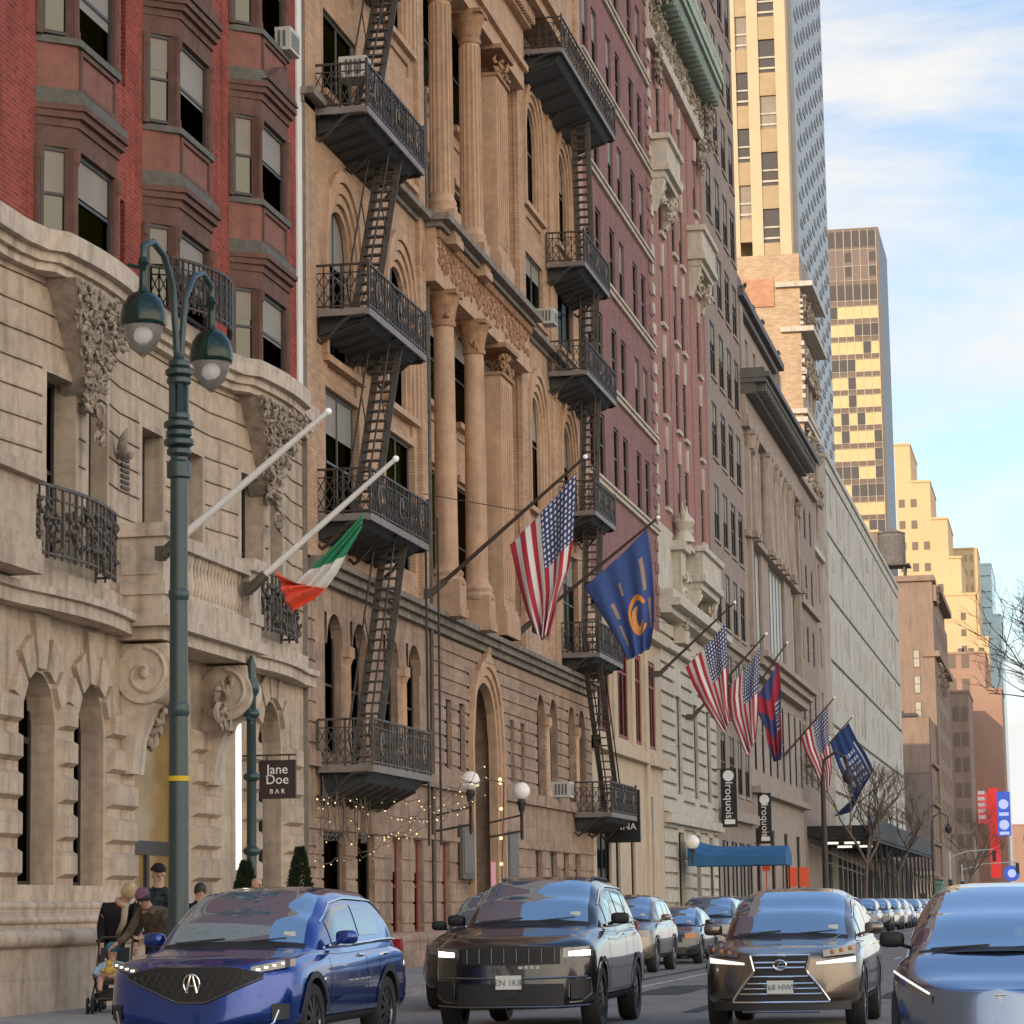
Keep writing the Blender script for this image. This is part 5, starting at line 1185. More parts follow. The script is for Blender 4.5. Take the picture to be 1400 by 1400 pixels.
def lantern(dx, dy, zr, lab):
    m = MB(); s_ = -1 if dy < 0 else 1; zt = zr+1.08
    pts = [(dx*.05, s_*.05, 8.9), (dx*.08, s_*.10, 9.3), (dx*.2, dy*.18, zt-.35), (dx*.45, dy*.42, zt+.02), (dx*.75, dy*.72, zt+.14), (dx, dy, zt+.02), (dx, dy, zt-.28)]
    sp = []
    for a, b in zip(pts, pts[1:]): sp += [tuple(Vector(a).lerp(Vector(b), t)) for t in (0, .5)]
    m.tube(sp+[pts[-1]], .048, 10); a = m.build('arm', M['pole_green'], SL_, smooth=True)
    m = MB(); m.lathe((dx, dy, zr), [(.30, -.03), (.315, 0), (.315, .06), (.305, .17), (.275, .28), (.22, .37), (.14, .435), (.075, .46), (.06, .52), (.05, .8), (.08, .86), (.03, .98)], 24); m.tube([(dx-.22, dy, zr+.85), (dx, dy, zr+.78)], .03, 6); m.build('lamp_hood', M['dome_green'], a, smooth=45)
    m = MB(); m.lathe((dx, dy, zr-.02), [(.01, -.40), (.07, -.385), (.17, -.28), (.245, -.14), (.28, 0)], 24); m.build('lamp_glass', M['clear'], a, smooth=50)
    m = MB(); m.tube([(dx-.283, dy, zr), (dx-.18, dy, zr-.30), (dx, dy, zr-.45), (dx+.18, dy, zr-.30), (dx+.283, dy, zr)], .016, 6); m.build('lamp_cage', M['grey_trim'], a, smooth=True); m = MB(); m.ball((dx, dy, zr-.12), (.09, .09, .11), 12); m.build('lamp_bulb', M['bulb'], a, smooth=True)
lantern(-.16, -1.08, 9.42-.15, 0); lantern(.12, 1.12, 9.32-.15, 0)
# slim ornate post and lit strip beside the entrance
P_ = thing('iron_entrance_post', 'slender dark green cast iron post beside the arched entrance', 'post', (-15.1, 51.0, .15))
m = MB(); m.lathe((0, 0, 0), [(.13, 0), (.13, .5), (.1, .6), (.09, 5.4), (.15, 5.5), (.16, 5.65), (.08, 5.8), (.1, 6.0), (.03, 6.2)], 14); m.build('shaft', M['pole_green'], P_, smooth=40)
m = MB()
for z in (1.0, 2.4, 3.8, 5.0): m.lathe((0, 0, z), [(.1, 0), (.16, .05), (.16, .12), (.1, .18)], 12)
carved(m, [((0, 0, 5.2), (.05, .1, .4))], 24, .08, 77); m.build('ornament', M['pole_green'], P_, smooth=50)
m = MB(); m.box(-15.6, 51.62, 2.3, -15.52, 51.74, 5.1); tag(m.build('lit_sign_strip', M['strip_lit']), 'narrow white lit vertical strip behind the green entrance post', 'light strip')

# ------------------------------------------------------------------ writing
def text_mesh(body, size, mt, parent, M4, name='lettering', th=.006, align='CENTER'):
    cu = bpy.data.curves.new('t', 'FONT'); cu.body = body; cu.size = size; cu.align_x = align; cu.align_y = 'CENTER'; cu.extrude = th; cu.resolution_u = 3
    ob = bpy.data.objects.new('t', cu); COL.objects.link(ob); dg = bpy.context.evaluated_depsgraph_get(); me = bpy.data.meshes.new_from_object(ob.evaluated_get(dg)); bpy.data.objects.remove(ob)
    me.name = name; me.materials.clear(); me.materials.append(M[mt]); me.transform(M4)
    o = bpy.data.objects.new(name, me); COL.objects.link(o)
    if parent: o.parent = parent
    return o
def facing(o, right, up):                                  # matrix putting text in the plane (right, up)
    r, u = Vector(right).normalized(), Vector(up).normalized(); n = r.cross(u)
    return Matrix(((r.x, u.x, n.x, o[0]), (r.y, u.y, n.y, o[1]), (r.z, u.z, n.z, o[2]), (0, 0, 0, 1)))
JD = thing('hanging_bar_sign', 'square dark brown hanging sign reading Jane Doe BAR', 'sign', (-15.9, 53.1, 3.7))
m = MB(); m.box(.35, -.04, 0, 1.09, .04, .76); m.build('board', M['sign_brown'], JD)
m = MB(); m.bar((0, 0, .86), (1.09, 0, .86), .035); m.bar((.5, 0, .86), (.5, 0, .76), .025); m.bar((.95, 0, .86), (.95, 0, .76), .025); m.build('bracket', M['iron'], JD)
for tx, sz, z in (('Jane', .265, .57), ('Doe', .265, .37)):
    text_mesh(tx, sz, 'letter', JD, facing((.72, -.047, z), (1, 0, 0), (0, 0, 1)))
text_mesh('B A R', .13, 'letter', JD, facing((.72, -.047, .14), (1, 0, 0), (0, 0, 1)))
AN = thing('corner_blade_sign', 'black blade sign with pale capitals under the right fire escape', 'sign', (-15.95, 97.9, 3.75))
m = MB(); m.box(0, -.08, 0, 1.25, .08, .95); m.box(.78, -.08, .95, 1.25, .08, 1.85); m.build('board', M['sign_black'], AN)
text_mesh('ANNA', .34, 'letter', AN, facing((.62, -.087, .55), (1, 0, 0), (0, 0, 1)))
text_mesh('N', .34, 'letter', AN, facing((1.0, -.087, 1.45), (1, 0, 0), (0, 0, 1))); text_mesh('X', .30, 'letter', AN, facing((1.0, -.087, 1.05), (1, 0, 0), (0, 0, 1)))
m = MB(); m.box(.05, -.085, .9, .8, -.081, .95); m.build('trim', M['ac'], AN)
def vbanner(label, Y, x0, x1, z0, z1):
    t = thing('vertical_banner', label, 'banner', (x0, Y, z0), group='black vertical banners'); w = x1-x0; h = z1-z0
    m = MB(); m.box(0, -.03, 0, w, .03, h); m.build('cloth', M['sign_black'], t)
    m = MB(); m.bar((-.4, 0, h), (w, 0, h), .05); m.bar((-.4, 0, 0), (w, 0, 0), .05); m.build('rail', M['iron'], t)
    m = MB(); m.lathe((w/2, -.035, h-.32), [(.26, -.002), (.26, .002)], 16, axis='y'); m.box(w*.2, -.036, .12, w*.85, -.031, .34); m.build('emblem', M['letter'], t)
    text_mesh('Iroquois', .52, 'letter', t, facing((w*.5, -.036, h*.46), (0, 0, -1), (1, 0, 0)))
vbanner('left black vertical banner with white lettering, above the blue awning', 130.5, -15.75, -15.0, 5.15, 7.85); vbanner('right black vertical banner with white lettering, above the blue awning', 146.5, -15.75, -15.05, 4.7, 7.3)
# awning
AW = thing('blue_awning', 'blue canvas entrance awning on slim posts with a curved end', 'awning', (-15.6, 118.4, .15))
m = MB(); rows = []
for x, dz in ((0, .78), (.15, .62), (.4, .45), (.8, .3), (1.4, .2), (4.1, .2)):
    rows.append([(x, -1.4, 3.0), (x, -1.4, 3.25+dz*.7), (x, -.9, 3.5+dz*.8), (x, 0, 3.65+dz*.85), (x, .9, 3.5+dz*.8), (x, 1.4, 3.25+dz*.7), (x, 1.4, 3.0)])
m.grid(rows); m.add([rows[-1][i] for i in range(7)], [(0, 1, 2, 3, 4, 5, 6)]); o = m.build('canvas', M['awning'], AW)
o.modifiers.new('t', 'SOLIDIFY').thickness = .02
m = MB()
for x in (1.0, 4.0):
    for y in (-1.3, 1.3): m.tube([(x, y, 0), (x, y, 3.05)], .035, 8)
m.build_each('post', M['iron'], AW)
# globes by the tan entrance
for lab, y in (('left white globe lamp beside the pointed arch entrance', 70.5), ('right white globe lamp beside the pointed arch entrance', 77.4)):
    t = thing('globe_lamp', lab, 'lamp', (-15.0, y, 3.4), group='white globe lamps on black brackets')
    m = MB(); m.ball((0, 0, 1.38), .245, 18); m.build('globe', M['globe'], t, smooth=True)
    m = MB(); m.lathe((0, 0, 0), [(.03, 0), (.05, .1), (.045, .75), (.09, .85), (.1, .95), (.14, 1.05), (.1, 1.15)], 12); m.bar((0, 0, .25), (-.95, 0, .1), .06); m.bar((0, 0, .7), (-.95, 0, .5), .05); m.build('bracket', M['iron'], t, smooth=40)
t = thing('globe_lamp', 'white globe lamp at the end of the blue awning', 'lamp', (-15.3, 116.4, 3.2), group='white globe lamps on black brackets')
m = MB(); m.ball((0, 0, .95), .3, 16); m.build('globe', M['globe'], t, smooth=True); m = MB(); m.lathe((0, 0, 0), [(.04, 0), (.05, .5), (.12, .65), (.12, .7)], 10); m.bar((0, 0, .3), (-.65, 0, .2), .06); m.build('bracket', M['iron'], t)
# menu boards, string lights, low wall
for lab, y in (('dark framed board left of the pointed arch entrance', 74.2), ('dark framed board right of the pointed arch entrance', 80.5)):
    m = MB(); m.box(-15.96, y-.75, 2.3, -15.86, y+.75, 3.75); b = tag(m.build('notice_board', M['frame_grey']), lab, 'notice board', 'dark framed notice boards')
    m = MB(); m.box(-15.86, y-.6, 2.45, -15.845, y+.6, 3.6); m.build('panel', M['bronze'], b)
SG = thing('string_lights', 'tangle of warm fairy lights strung across the tan house below the fire escape', 'string lights', (-15.5, 64, 4), world=True)
m = MB(); bl = MB(); rn = random.Random(9)
for s_ in range(5):
    pts = []
    for i in range(26):
        t = i/25; y = 57.6+13.2*t; x = -15.6+.9*t*t+rn.uniform(-.05, .05); z = 3.75+.35*math.sin(t*5+s_)-.25*s_*(1-t)+1.0*t**3+rn.uniform(-.12, .12)
        pts.append((x, y, z))
        if rn.random() < .75: bl.ball((x+rn.uniform(-.05, .05), y, z-.05), rn.uniform(.008, .019), 6)
    m.tube(pts, .01, 4)
for i in range(24): y = 58+rn.random()*4.5; m.tube([(-15.6, y, 4.2+rn.uniform(-.3, .3)), (-15.55, y+rn.uniform(-.5, .5), 3.4+rn.uniform(-.3, .3)), (-15.5, y+rn.uniform(-.8, .8), 3.0)], .012, 4)
for z in (2.2, 2.7, 3.4, 4.2, 4.9, 5.0): bl.ball((-15.1, 74.9+rn.uniform(-.1, .1), z), .05, 6)
m.tube([(-14.7, 70.8, 4.85), (-15.0, 74.9, 4.9), (-15.1, 74.9, 1.9)], .02, 4)
m.build('wire', M['bark'], SG); bl.build('bulbs', M['fairy'], SG, stuff=True)
LW = thing('low_stone_wall', 'low tan stone wall with a rounded coping in front of the tan house', 'wall', (-15.4, 68, .15), world=True)
m = MB(); m.box(-15.75, 60.5, .15, -15.35, 73.2, .72); 
for k in range(5): m.box(-15.8, 61+k*2.9, .15, -15.3, 61.4+k*2.9, .74)
m.build('wall', M['tan_base'], LW); m = MB(); m.tube([(-15.52, 60.4, .80), (-15.52, 73.3, .80)], .17, 12); m.build('coping', M['tan_base'], LW, smooth=40)
m = MB(); m.box(-15.2, 73.9, 2.0, -15.18, 74.5, 2.75); q = tag(m.build('pink_poster', mat('pink_poster', (.75, .33, .36), .7)), 'small pink poster beside the pointed arch entrance', 'poster')
# conifers in tubs
def conifer(label, x, y, h):
    t = thing('potted_conifer', label, 'tree', (x, y, .15), group='clipped conifers in tubs'); rn = random.Random(int(y*10)); m = MB()
    for i in range(1500):
        u = rn.random()**.7; z = .45+u*(h-.5); r = .42*(1-u)**.8*rn.uniform(.75, 1.05)+.02; a = rn.uniform(0, 6.28); c = Vector((r*math.cos(a), r*math.sin(a), z)); d = Vector((math.cos(a), math.sin(a), rn.uniform(.3, 1.4))).normalized()*.10; s_ = d.orthogonal().normalized()*.035
        m.add([c-s_, c+s_, c+d], [(0, 1, 2)])
    m.build('crown', M['conifer'], t, fix=False); m = MB(); m.tube([(0, 0, .3), (0, 0, h-.2)], [.05, .01], 6); m.build('trunk', M['bark'], t)
    m = MB(); m.lathe((0, 0, 0), [(.2, 0), (.27, .42), (.29, .45), (.25, .46), (.25, .40)], 14); m.build('tub', M['black'], t)
conifer('taller potted conifer right of the bar sign', -14.6, 52.6, 2.6); conifer('shorter potted conifer behind the green entrance post', -14.8, 49.6, 2.3)

# ------------------------------------------------------------------ scaffold shed, far street furniture
SC = thing('sidewalk_shed', 'black sidewalk shed of scaffold frames with lit tubes underneath, in front of the concrete hall', 'scaffold', (-14, 215, .15), world=True)
m = MB()
for y in np.arange(178, 262, 6.0):
    for x in (-16.2, -12.2): m.bar((x, y, .15), (x, y, 5.6), .14)
for x in (-16.2, -12.2): m.bar((x, 178, 5.6), (x, 262, 5.6), .2)
m.build_each('post', M['black'], SC)
m = MB(); m.box(-16.6, 177.5, 5.7, -12.0, 262, 6.0); m.box(-12.1, 177.5, 6.0, -12.0, 262, 7.0); m.box(-16.6, 177.5, 6.0, -12.1, 177.6, 6.4)
m.build('deck', M['black'], SC)
m = MB()
for k in range(14):
    y = 178+6*k
    m.bar((-12.2, y, 5.4), (-12.2, y+6, 1.5), .07); m.bar((-16.2, y, 5.4), (-12.2, y, 3.6), .07); m.bar((-12.05, y, 7.0), (-12.05, y, 8.4), .06)
m.bar((-12.05, 178, 8.4), (-12.05, 262, 8.4), .06); m.bar((-16.2, 178, 4.6), (-12.2, 178, 3.2), .09)
m.build_each('brace', M['grey_trim'], SC)
m = MB(); 
for x in (-15.0, -13.6):
    for y in (183, 195): m.box(x-.5, y, 5.35, x+.5, y+.12, 5.5)
m.build_each('tube_light', M['strip_lit'], SC)
m = MB(); m.box(-17.0, 178, .15, -16.4, 262, 5.6); m.build('hoarding', M['black'], SC)
m = MB(); m.box(-15.6, 160, 2.5, -15.05, 160.1, 3.6); m.box(-14.95, 160, 2.5, -14.4, 160.1, 3.6); m.bar((-15.3, 160.05, .15), (-15.3, 160.05, 2.5), .05); m.bar((-14.7, 160.05, .15), (-14.7, 160.05, 2.5), .05); tag(m.build('orange_sign', M['orange']), 'pair of plain orange panels on posts before the scaffold shed', 'sign')
m = MB(); m.box(-12.9, 121.0, 2.95, -12.55, 121.1, 3.4); m.bar((-12.72, 121.05, .15), (-12.72, 121.05, 2.95), .05); tag(m.build('orange_sign', M['orange']), 'small orange panel below the blue awning', 'sign')
def oldlamp(label, x, y, h, s=1.0):
    t = thing('street_lamp', label, 'street lamp', (x, y, .15), group='far street lamps')
    m = MB(); m.tube([(0, 0, 0), (0, 0, h)], [.14*s, .08*s], 10); m.tube([(0, 0, h), (.1, 0, h+.8), (.7, 0, h+1.2), (1.3, 0, h+.9), (1.35, 0, h+.3)], .05*s, 8); m.build('pole', M['iron'], t, smooth=40)
    m = MB(); m.lathe((1.35, 0, h-.5), [(.05, 0), (.25, .1), (.32, .4), (.12, .75), (.05, .85)], 12); m.build('lamp_hood', M['iron'], t, smooth=40)
oldlamp('dark hooked street lamp far down the pavement by the corner', -10.6, 230, 7.4)
oldlamp('black street lamp in front of the smallest stars and stripes', -12.6, 150, 8.2, 1.5)
def signal(label, x, y, h, arm):
    t = thing('traffic_light', label, 'traffic light', (x, y, .15), group='traffic lights at the avenue')
    m = MB(); m.tube([(0, 0, 0), (0, 0, h)], .1, 8); m.tube([(0, 0, h-.6), (arm*.4, 0, h), (arm, 0, h+.15)], .06, 8); m.build('pole', M['ac'], t)
    m = MB(); m.box(arm-.2, -.2, h-1.1, arm+.2, .2, h+.05); m.box(-.22, -.45, 2.6, .22, -.12, 3.7); m.build('signal_head', M['frame_dark'], t)
signal('traffic light on a pale mast arm above the far crossing', -11.9, 296, 6.6, 4.6); signal('second traffic light mast further along the crossing', -11.6, 322, 5.6, 6.2)
RS = thing('red_blade_sign', 'tall red vertical sign with pale letters at the far end of the street', 'sign', (-9.9, 420, 5))
m = MB(); m.box(-1.0, -.3, 0, .45, .3, 13.2); m.build('board', mat('sign_red', (.62, .03, .03), .5, emit=((.9, .05, .04), .25)), RS)
m = MB(); m.box(-2.6, -.28, 8.0, -1.1, .28, 12.6); m.build('side_board', mat('sign_red_pale', (.70, .10, .09), .5, emit=((.9, .1, .1), .15)), RS)
m = MB()
for k in range(5): m.box(-2.5, -.31, 8.7+.9*k, -1.5, -.285, 9.2+.9*k)
m.build('marking', M['letter'], RS)
BS = thing('blue_blade_sign', 'blue vertical sign with two pale round marks beside the red sign', 'sign', (-8.6, 415, 11))
m = MB(); m.box(-.95, -.25, 0, .95, .25, 6.4); m.build('board', mat('sign_blue', (.03, .08, .42), .5, emit=((.08, .16, .8), .3)), BS)
m = MB()
for z in (1.6, 4.6): m.lathe((0, -.26, z), [(.72, -.003), (.72, .003)], 18, axis='y')
m.box(-.7, -.27, .15, .7, -.255, .6); m.box(-.7, -.27, 2.9, .7, -.255, 3.4); m.build('emblem', mat('sign_lilac', (.5, .58, .9), .5, emit=((.5, .6, 1), .3)), BS)
B2 = thing('small_blue_sign', 'small round topped blue sign below the blue blade sign', 'sign', (-7.7, 410, 4.4)); m = MB(); m.lathe((0, 0, 1.1), [(1.15, -.15), (1.15, .15)], 20, axis='y'); m.build('board', bpy.data.materials['sign_blue'], B2); m = MB(); m.lathe((0, -.16, 1.1), [(.6, -.01), (.6, .01)], 16, axis='y'); m.build('emblem', bpy.data.materials['sign_lilac'], B2)
m = MB(); m.box(-12.2, 268, .15, -11.6, 270, 3.2); m.box(-12.3, 267.8, 3.2, -11.5, 270.2, 3.5); tag(m.build('green_kiosk', mat('kiosk_green', (.10, .26, .20), .5)), 'pale green news kiosk on the far corner', 'kiosk')

# ------------------------------------------------------------------ bare trees
def baretree(label, loc, h, seed, spread=1.0, lean=(0, 0), r0=.16, depth=6, first=.3, grp='bare street trees'):
    t = thing('bare_tree', label, 'tree', loc, group=grp); rn = random.Random(seed); tr = MB(); cw = MB()
    def grow(p, d, ln_, r, k):
        q = p+d*ln_; mid = p.lerp(q, .5)+Vector((rn.uniform(-1, 1), rn.uniform(-1, 1), rn.uniform(-.3, 1)))*ln_*.06
        (tr if k > depth-2 else cw).tube([p, mid, q], [r, r*.86, r*.72], 6 if k > 2 else 4, cap=False)
        if k == 0: return
        for i in range(rn.choice((2, 3, 3)) if k < depth else 4):
            a = Vector((rn.uniform(-1, 1)*spread, rn.uniform(-1, 1)*spread, rn.uniform(-.15, .8)))
            grow(p.lerp(q, rn.uniform(.55, 1)) if k < depth else q, (d*.75+a*.75).normalized(), ln_*rn.uniform(.6, .85), r*.62, k-1)
    grow(Vector((0, 0, 0)), Vector((lean[0], lean[1], 1)).normalized(), h*first, r0, depth)
    tr.build('trunk', M['bark'], t, smooth=True); cw.build('crown', M['bark'], t, smooth=True)
    return t
baretree('bare tree by the scaffold shed in front of the concrete hall', (-12.2, 176, .15), 12.5, 4, .9)
baretree('second bare tree past the scaffold shed, against the concrete hall', (-12.0, 205, .15), 11.5, 9, 1.0)
baretree('bare tree at the right edge whose branches reach into the sky', (5.4, 118, .15), 19, 21, 1.15, lean=(-.12, 0), depth=7, r0=.2)
baretree('far bare street tree before the red sign', (-10.6, 320, .15), 14, 31, 1.0)
# ------------------------------------------------------------------ cars
def paint(name, col, metal=.35, rough=.28): return mat(name, col, rough, metal=metal, coat=1.0, spec=.6, flake=.02)
PT = {'blue': paint('deep_blue_paint', (.004, .040, .25), .6, .2), 'black': paint('black_paint', (.010, .010, .011), .2), 'brown': paint('bronze_grey_paint', (.155, .125, .098), .8, .26), 'navy': paint('slate_blue_paint', (.15, .21, .32), .85, .2),
      'tan': paint('champagne_paint', (.20, .165, .13), .6), 'grey': paint('grey_paint', (.10, .10, .105), .6), 'silver': paint('silver_paint', (.36, .36, .36), .7), 'white': paint('white_car_paint', (.62, .62, .60), .0), 'dark': paint('charcoal_paint', (.03, .032, .036), .5)}
M['car_glass'] = mat('car_glass', (.27, .40, .52), .03, metal=.72, spec=1.0, coat=1.0)
M['side_glass'] = mat('car_side_glass', (.07, .06, .055), .04, metal=.35, spec=1.0, coat=1.0)
M['chrome'] = mat('chrome', (.72, .71, .69), .16, metal=1.0)
M['dark_chrome'] = mat('dark_chrome', (.18, .18, .18), .25, metal=1.0)
M['clad'] = mat('black_cladding', (.016, .016, .017), .55)
M['lens'] = mat('headlamp_lens', (.10, .10, .105), .08, spec=.9, coat=1.0)
M['amber'] = mat('amber_lens', (.45, .17, .05), .2)
M['lit'] = mat('lit_headlamp', (1, 1, 1), .3, emit=((1, .97, .92), 3.2))
M['drl'] = mat('daytime_lamp', (.9, .88, .82), .3, emit=((1, .95, .86), .5))
M['rim'] = mat('alloy_rim', (.16, .16, .165), .3, metal=.9)
M['rim_dark'] = mat('dark_alloy_rim', (.035, .035, .037), .35, metal=.7)
M['plate'] = mat('number_plate', (.62, .64, .60), .5)
M['plate_ink'] = mat('plate_ink', (.10, .14, .12), .6)
def interp(x, pts):
    for (a, p), (b, q) in zip(pts, pts[1:]):
        if x <= b: t = max(0, (x-a)/(b-a)); t = t*t*(3-2*t)*.6+t*.4; return p+(q-p)*t
    return pts[-1][1]
class Car:
    def __init__(s, L_, W_, H_, wb, fo, nose, cowl, belt, tail, yc, yh, yr, ye, zlow=.24, D=.75, rake=.10, wr=.36, m=3.0, n=4.6, deck=None):
        s.L, s.W, s.H, s.wb, s.fo, s.D, s.rake, s.wr, s.m, s.n, s.zlow = L_, W_/2, H_, wb, fo, D, rake, wr, m, n+1.4, zlow
        s.top = [(0, nose), (.35, nose+.09), (yc, cowl), (yc+1.0, belt), (L_-.9, belt+.04), (L_-.25, tail+.02), (L_, tail-.12)]
        s.low = [(0, zlow+.10), (.5, zlow), (L_-.6, zlow+.02), (L_, zlow+.14)]
        s.yc, s.yh, s.yr, s.ye = yc, yh, yr, ye
        s.roof = [(yc-.02, cowl-.05), (yc+(yh-yc)*.5, cowl+(H_-.06-cowl)*.56), (yh, H_-.05), (yh+.55, H_), (yr, H_-.03), (yr+(ye-yr)*.5, H_-.22 if deck is None else H_-.17), (ye, belt-.02)]
        s.belt = belt; s.cowl = cowl
    def w(s, y):
        t = 1.0
        if y < s.D: t = (max(0, 1-(1-y/s.D)**s.m))**(1/s.m)
        if y > s.L-.55: t = (max(0, 1-((y-s.L+.55)/.55)**3.2))**(1/3.2)
        return s.W*t
    def lean(s, y, z): return s.rake*(z-s.zlow)*max(0, 1-y/1.0) - .10*(z-.6)*max(0, (y-s.L+1.0))
    def sec(s, y, a):                                  # a in [-pi/2, pi/2]
        zt, zl, w = interp(y, s.top), interp(y, s.low), s.w(y); zc, h = (zt+zl)/2, (zt-zl)/2; n = s.n
        c, q = math.cos(a), math.sin(a)
        z = zc+h*math.copysign(abs(q)**(2/n), q); x = w*abs(c)**(2/n)
        f = (z-zl)/(2*h+1e-6); x *= 1-.045*max(0, (f-.62)/.38)**1.5-.05*max(0, (.35-f)/.35)**2
        if f > .62: x *= 1.0
        return (x, y+s.lean(y, z), z)
    def side(s, y, z):
        zt, zl, w = interp(y, s.top), interp(y, s.low), s.w(y); zc, h = (zt+zl)/2, (zt-zl)/2
        u = min(1, abs((z-zc)/h)); x = w*(1-u**s.n)**(1/s.n); f = (z-zl)/(2*h)
        return x*(1-.045*max(0, (f-.62)/.38)**1.5-.05*max(0, (.35-f)/.35)**2)
    def F(s, x, z):                                    # nose surface
        y = s.D*(1-max(0, 1-(abs(x)/s.W)**s.m)**(1/s.m)); return y+s.lean(y, z)
    def gh(s, y, a):                                   # greenhouse, a in [0, pi/2]
        zr = interp(y, s.roof); zt_, zl_ = interp(y, s.top), interp(y, s.low); h_ = (zt_-zl_)/2; zb = zl_+h_+h_*(1-.93**s.n)**(1/s.n)-.02; h = max(.01, zr-zb); n = 6.5
        w0 = s.W*.925*min(1, .93+.07*(y-s.yc)/.8 if y < s.yc+.8 else 1)
        if y > s.ye-.6: w0 *= 1-.10*((y-s.ye+.6)/.6)**2
        c, q = math.cos(a), math.sin(a); z = zb+h*abs(q)**(2/n); x = w0*abs(c)**(2/n)*(1-.20*(z-zb)/max(.3, s.H-s.belt))
        cv = .12*max(0, 1-(x/(w0+1e-6))**2)*max(0, min(1, (s.yh+.25-y)/.5)); return (x, y-cv, z+.03*(1-(x/(w0+1e-6))**2)*abs(q))
def cpatch(mb, fn, us, vs, eps, mirror=True, mi=0):    # patch of a surface pushed outwards by eps
    for sg in ((1, -1) if mirror else (1,)):
        P = []
        for u in us:
            row = []
            for v in vs:
                p = Vector(fn(u, v)); du = Vector(fn(u+.01, v))-p; dv = Vector(fn(u, v+.01))-p; nn = du.cross(dv)
                if nn.length > 1e-9:
                    nn.normalize()
                    if nn.dot(p-Vector((0, p.y+.01, .6))) < 0: nn = -nn
                    p = p+nn*eps
                row.append((sg*p.x, p.y, p.z))
            P.append(row)
        mb.grid(P, mi)
def lin(a, b, n): return [a+(b-a)*i/n for i in range(n+1)]
def nose_strip(mb, car, x0, x1, zl, zh, eps=.008, n=14, nz=3, sym=False):
    for sg in ((1, -1) if sym else (1,)):
        P = []
        for i in range(n+1):
            x = x0+(x1-x0)*i/n; a = zl(x) if callable(zl) else zl; b = zh(x) if callable(zh) else zh
            P.append([(sg*x, car.F(x, a+(b-a)*j/nz)-eps, a+(b-a)*j/nz) for j in range(nz+1)])
        mb.grid(P)
        Q0 = [(p[0], p[1]+eps*2.5, p[2]) for p in [r[0] for r in P]]; mb.grid([[r[0], q] for r, q in zip(P, Q0)])
        Q1 = [(p[0], p[1]+eps*2.5, p[2]) for p in [r[-1] for r in P]]; mb.grid([[r[-1], q] for r, q in zip(P, Q1)])
def build_car(car, name, label, pt, loc, rz=0.0, group=None, rim='rim', clad=True, rails=False, chrome_trim=False, detail=True):
    t = thing(name, label, 'car', loc, rz, group)
    ys = [0.0]+[car.D*((i/14)**2.2) for i in range(1, 15)]+lin(car.D+.12, car.L-.6, 26)+[car.L-.55+.55*(1-((1-i/9)**2)) for i in range(1, 10)]
    ys = sorted(set(round(y, 4) for y in ys)); ys[0] = .0005; ys[-1] = car.L-.0005
    na = 22; an = [math.copysign(1, u)*(abs(u)**1.0)*math.pi/2 for u in lin(-1, 1, na)]
    P = []
    for y in ys:
        r = [car.sec(y, a) for a in an]; l = [(-x, q, z) for x, q, z in r[::-1]]
        P.append(r+l[1:-1])
    b = MB(); b.grid(P, closed=True); k = len(P[0]); b.add(P[0], [tuple(range(k))]); b.add(P[-1], [tuple(range(k))[::-1]])
    cutc = []
    for y in (car.fo, car.fo+car.wb): cutc.append(y)
    cm = MB()
    for y in cutc:
        for sg in (1, -1): cm.lathe((sg*(car.W-.16), y, car.wr), [(car.wr+.055, -.28), (car.wr+.055, .28)], 28, axis='x')
    tmp = b.build('tmp', [PT[pt], M['black']]); me_ = tmp.data
    bmx = bmesh.new(); bmx.from_mesh(me_); bmesh.ops.remove_doubles(bmx, verts=bmx.verts, dist=.0004); bmesh.ops.recalc_face_normals(bmx, faces=bmx.faces); bmx.to_mesh(me_); bmx.free()
    cut = cm.build('cut', M['black']); md = tmp.modifiers.new('b', 'BOOLEAN'); md.operation = 'DIFFERENCE'; md.object = cut; md.solver = 'EXACT'
    bpy.context.view_layer.update(); dg = bpy.context.evaluated_depsgraph_get(); me = bpy.data.meshes.new_from_object(tmp.evaluated_get(dg)); me.name = 'body'
    bpy.data.objects.remove(tmp); bpy.data.objects.remove(cut)
    if len(me.materials) < 2:
        me.materials.clear(); me.materials.append(PT[pt]); me.materials.append(M['black'])
    else: me.materials[0] = PT[pt]; me.materials[1] = M['black']
    for p in me.polygons:
        c = p.center; d = min(math.hypot(c.y-y, c.z-car.wr) for y in cutc)
        nrm = p.normal
        p.material_index = 1 if (d < car.wr+.06 and abs(c.x) < car.W-.005 and (abs(nrm.x) < .6 or abs(c.x) < car.W-.3)) else 0
        p.use_smooth = True
    me.set_sharp_from_angle(angle=rad(38))
    bo = bpy.data.objects.new('body', me); COL.objects.link(bo); bo.parent = t
    # greenhouse
    g = MB(); gy = sorted(set([car.yc-.02]+lin(car.yc, car.yh, 10)+lin(car.yh, car.yr, 10)+lin(car.yr, car.ye, 10))); ga = lin(0, math.pi/2, 18); P = []
    for y in gy:
        r = [car.gh(y, a) for a in ga]; P.append([(x, q, z) for x, q, z in r]+[(-x, q, z) for x, q, z in r[::-1][1:]])
    g.grid(P); g.build('roof', PT[pt], t, smooth=50)
    A = math.pi/2
    m = MB(); f2 = lambda y, a: car.gh(y, a)
    P = []
    for y in lin(car.yc+.07, car.yh-.03, 12):
        r = [car.gh(y, a) for a in lin(A*.56, A, 12)]; row = [(x, q, z) for x, q, z in r]+[(-x, q, z) for x, q, z in r[::-1][1:]]
        nv = Vector((0, -(car.H-car.cowl), (car.yh-car.yc))).normalized()*.008
        P.append([(p[0], p[1]+nv.y, p[2]+nv.z) for p in row])
    m.grid(P); m.build('windshield', M['car_glass'], t, smooth=True, fix=True)
    m = MB(); P = []
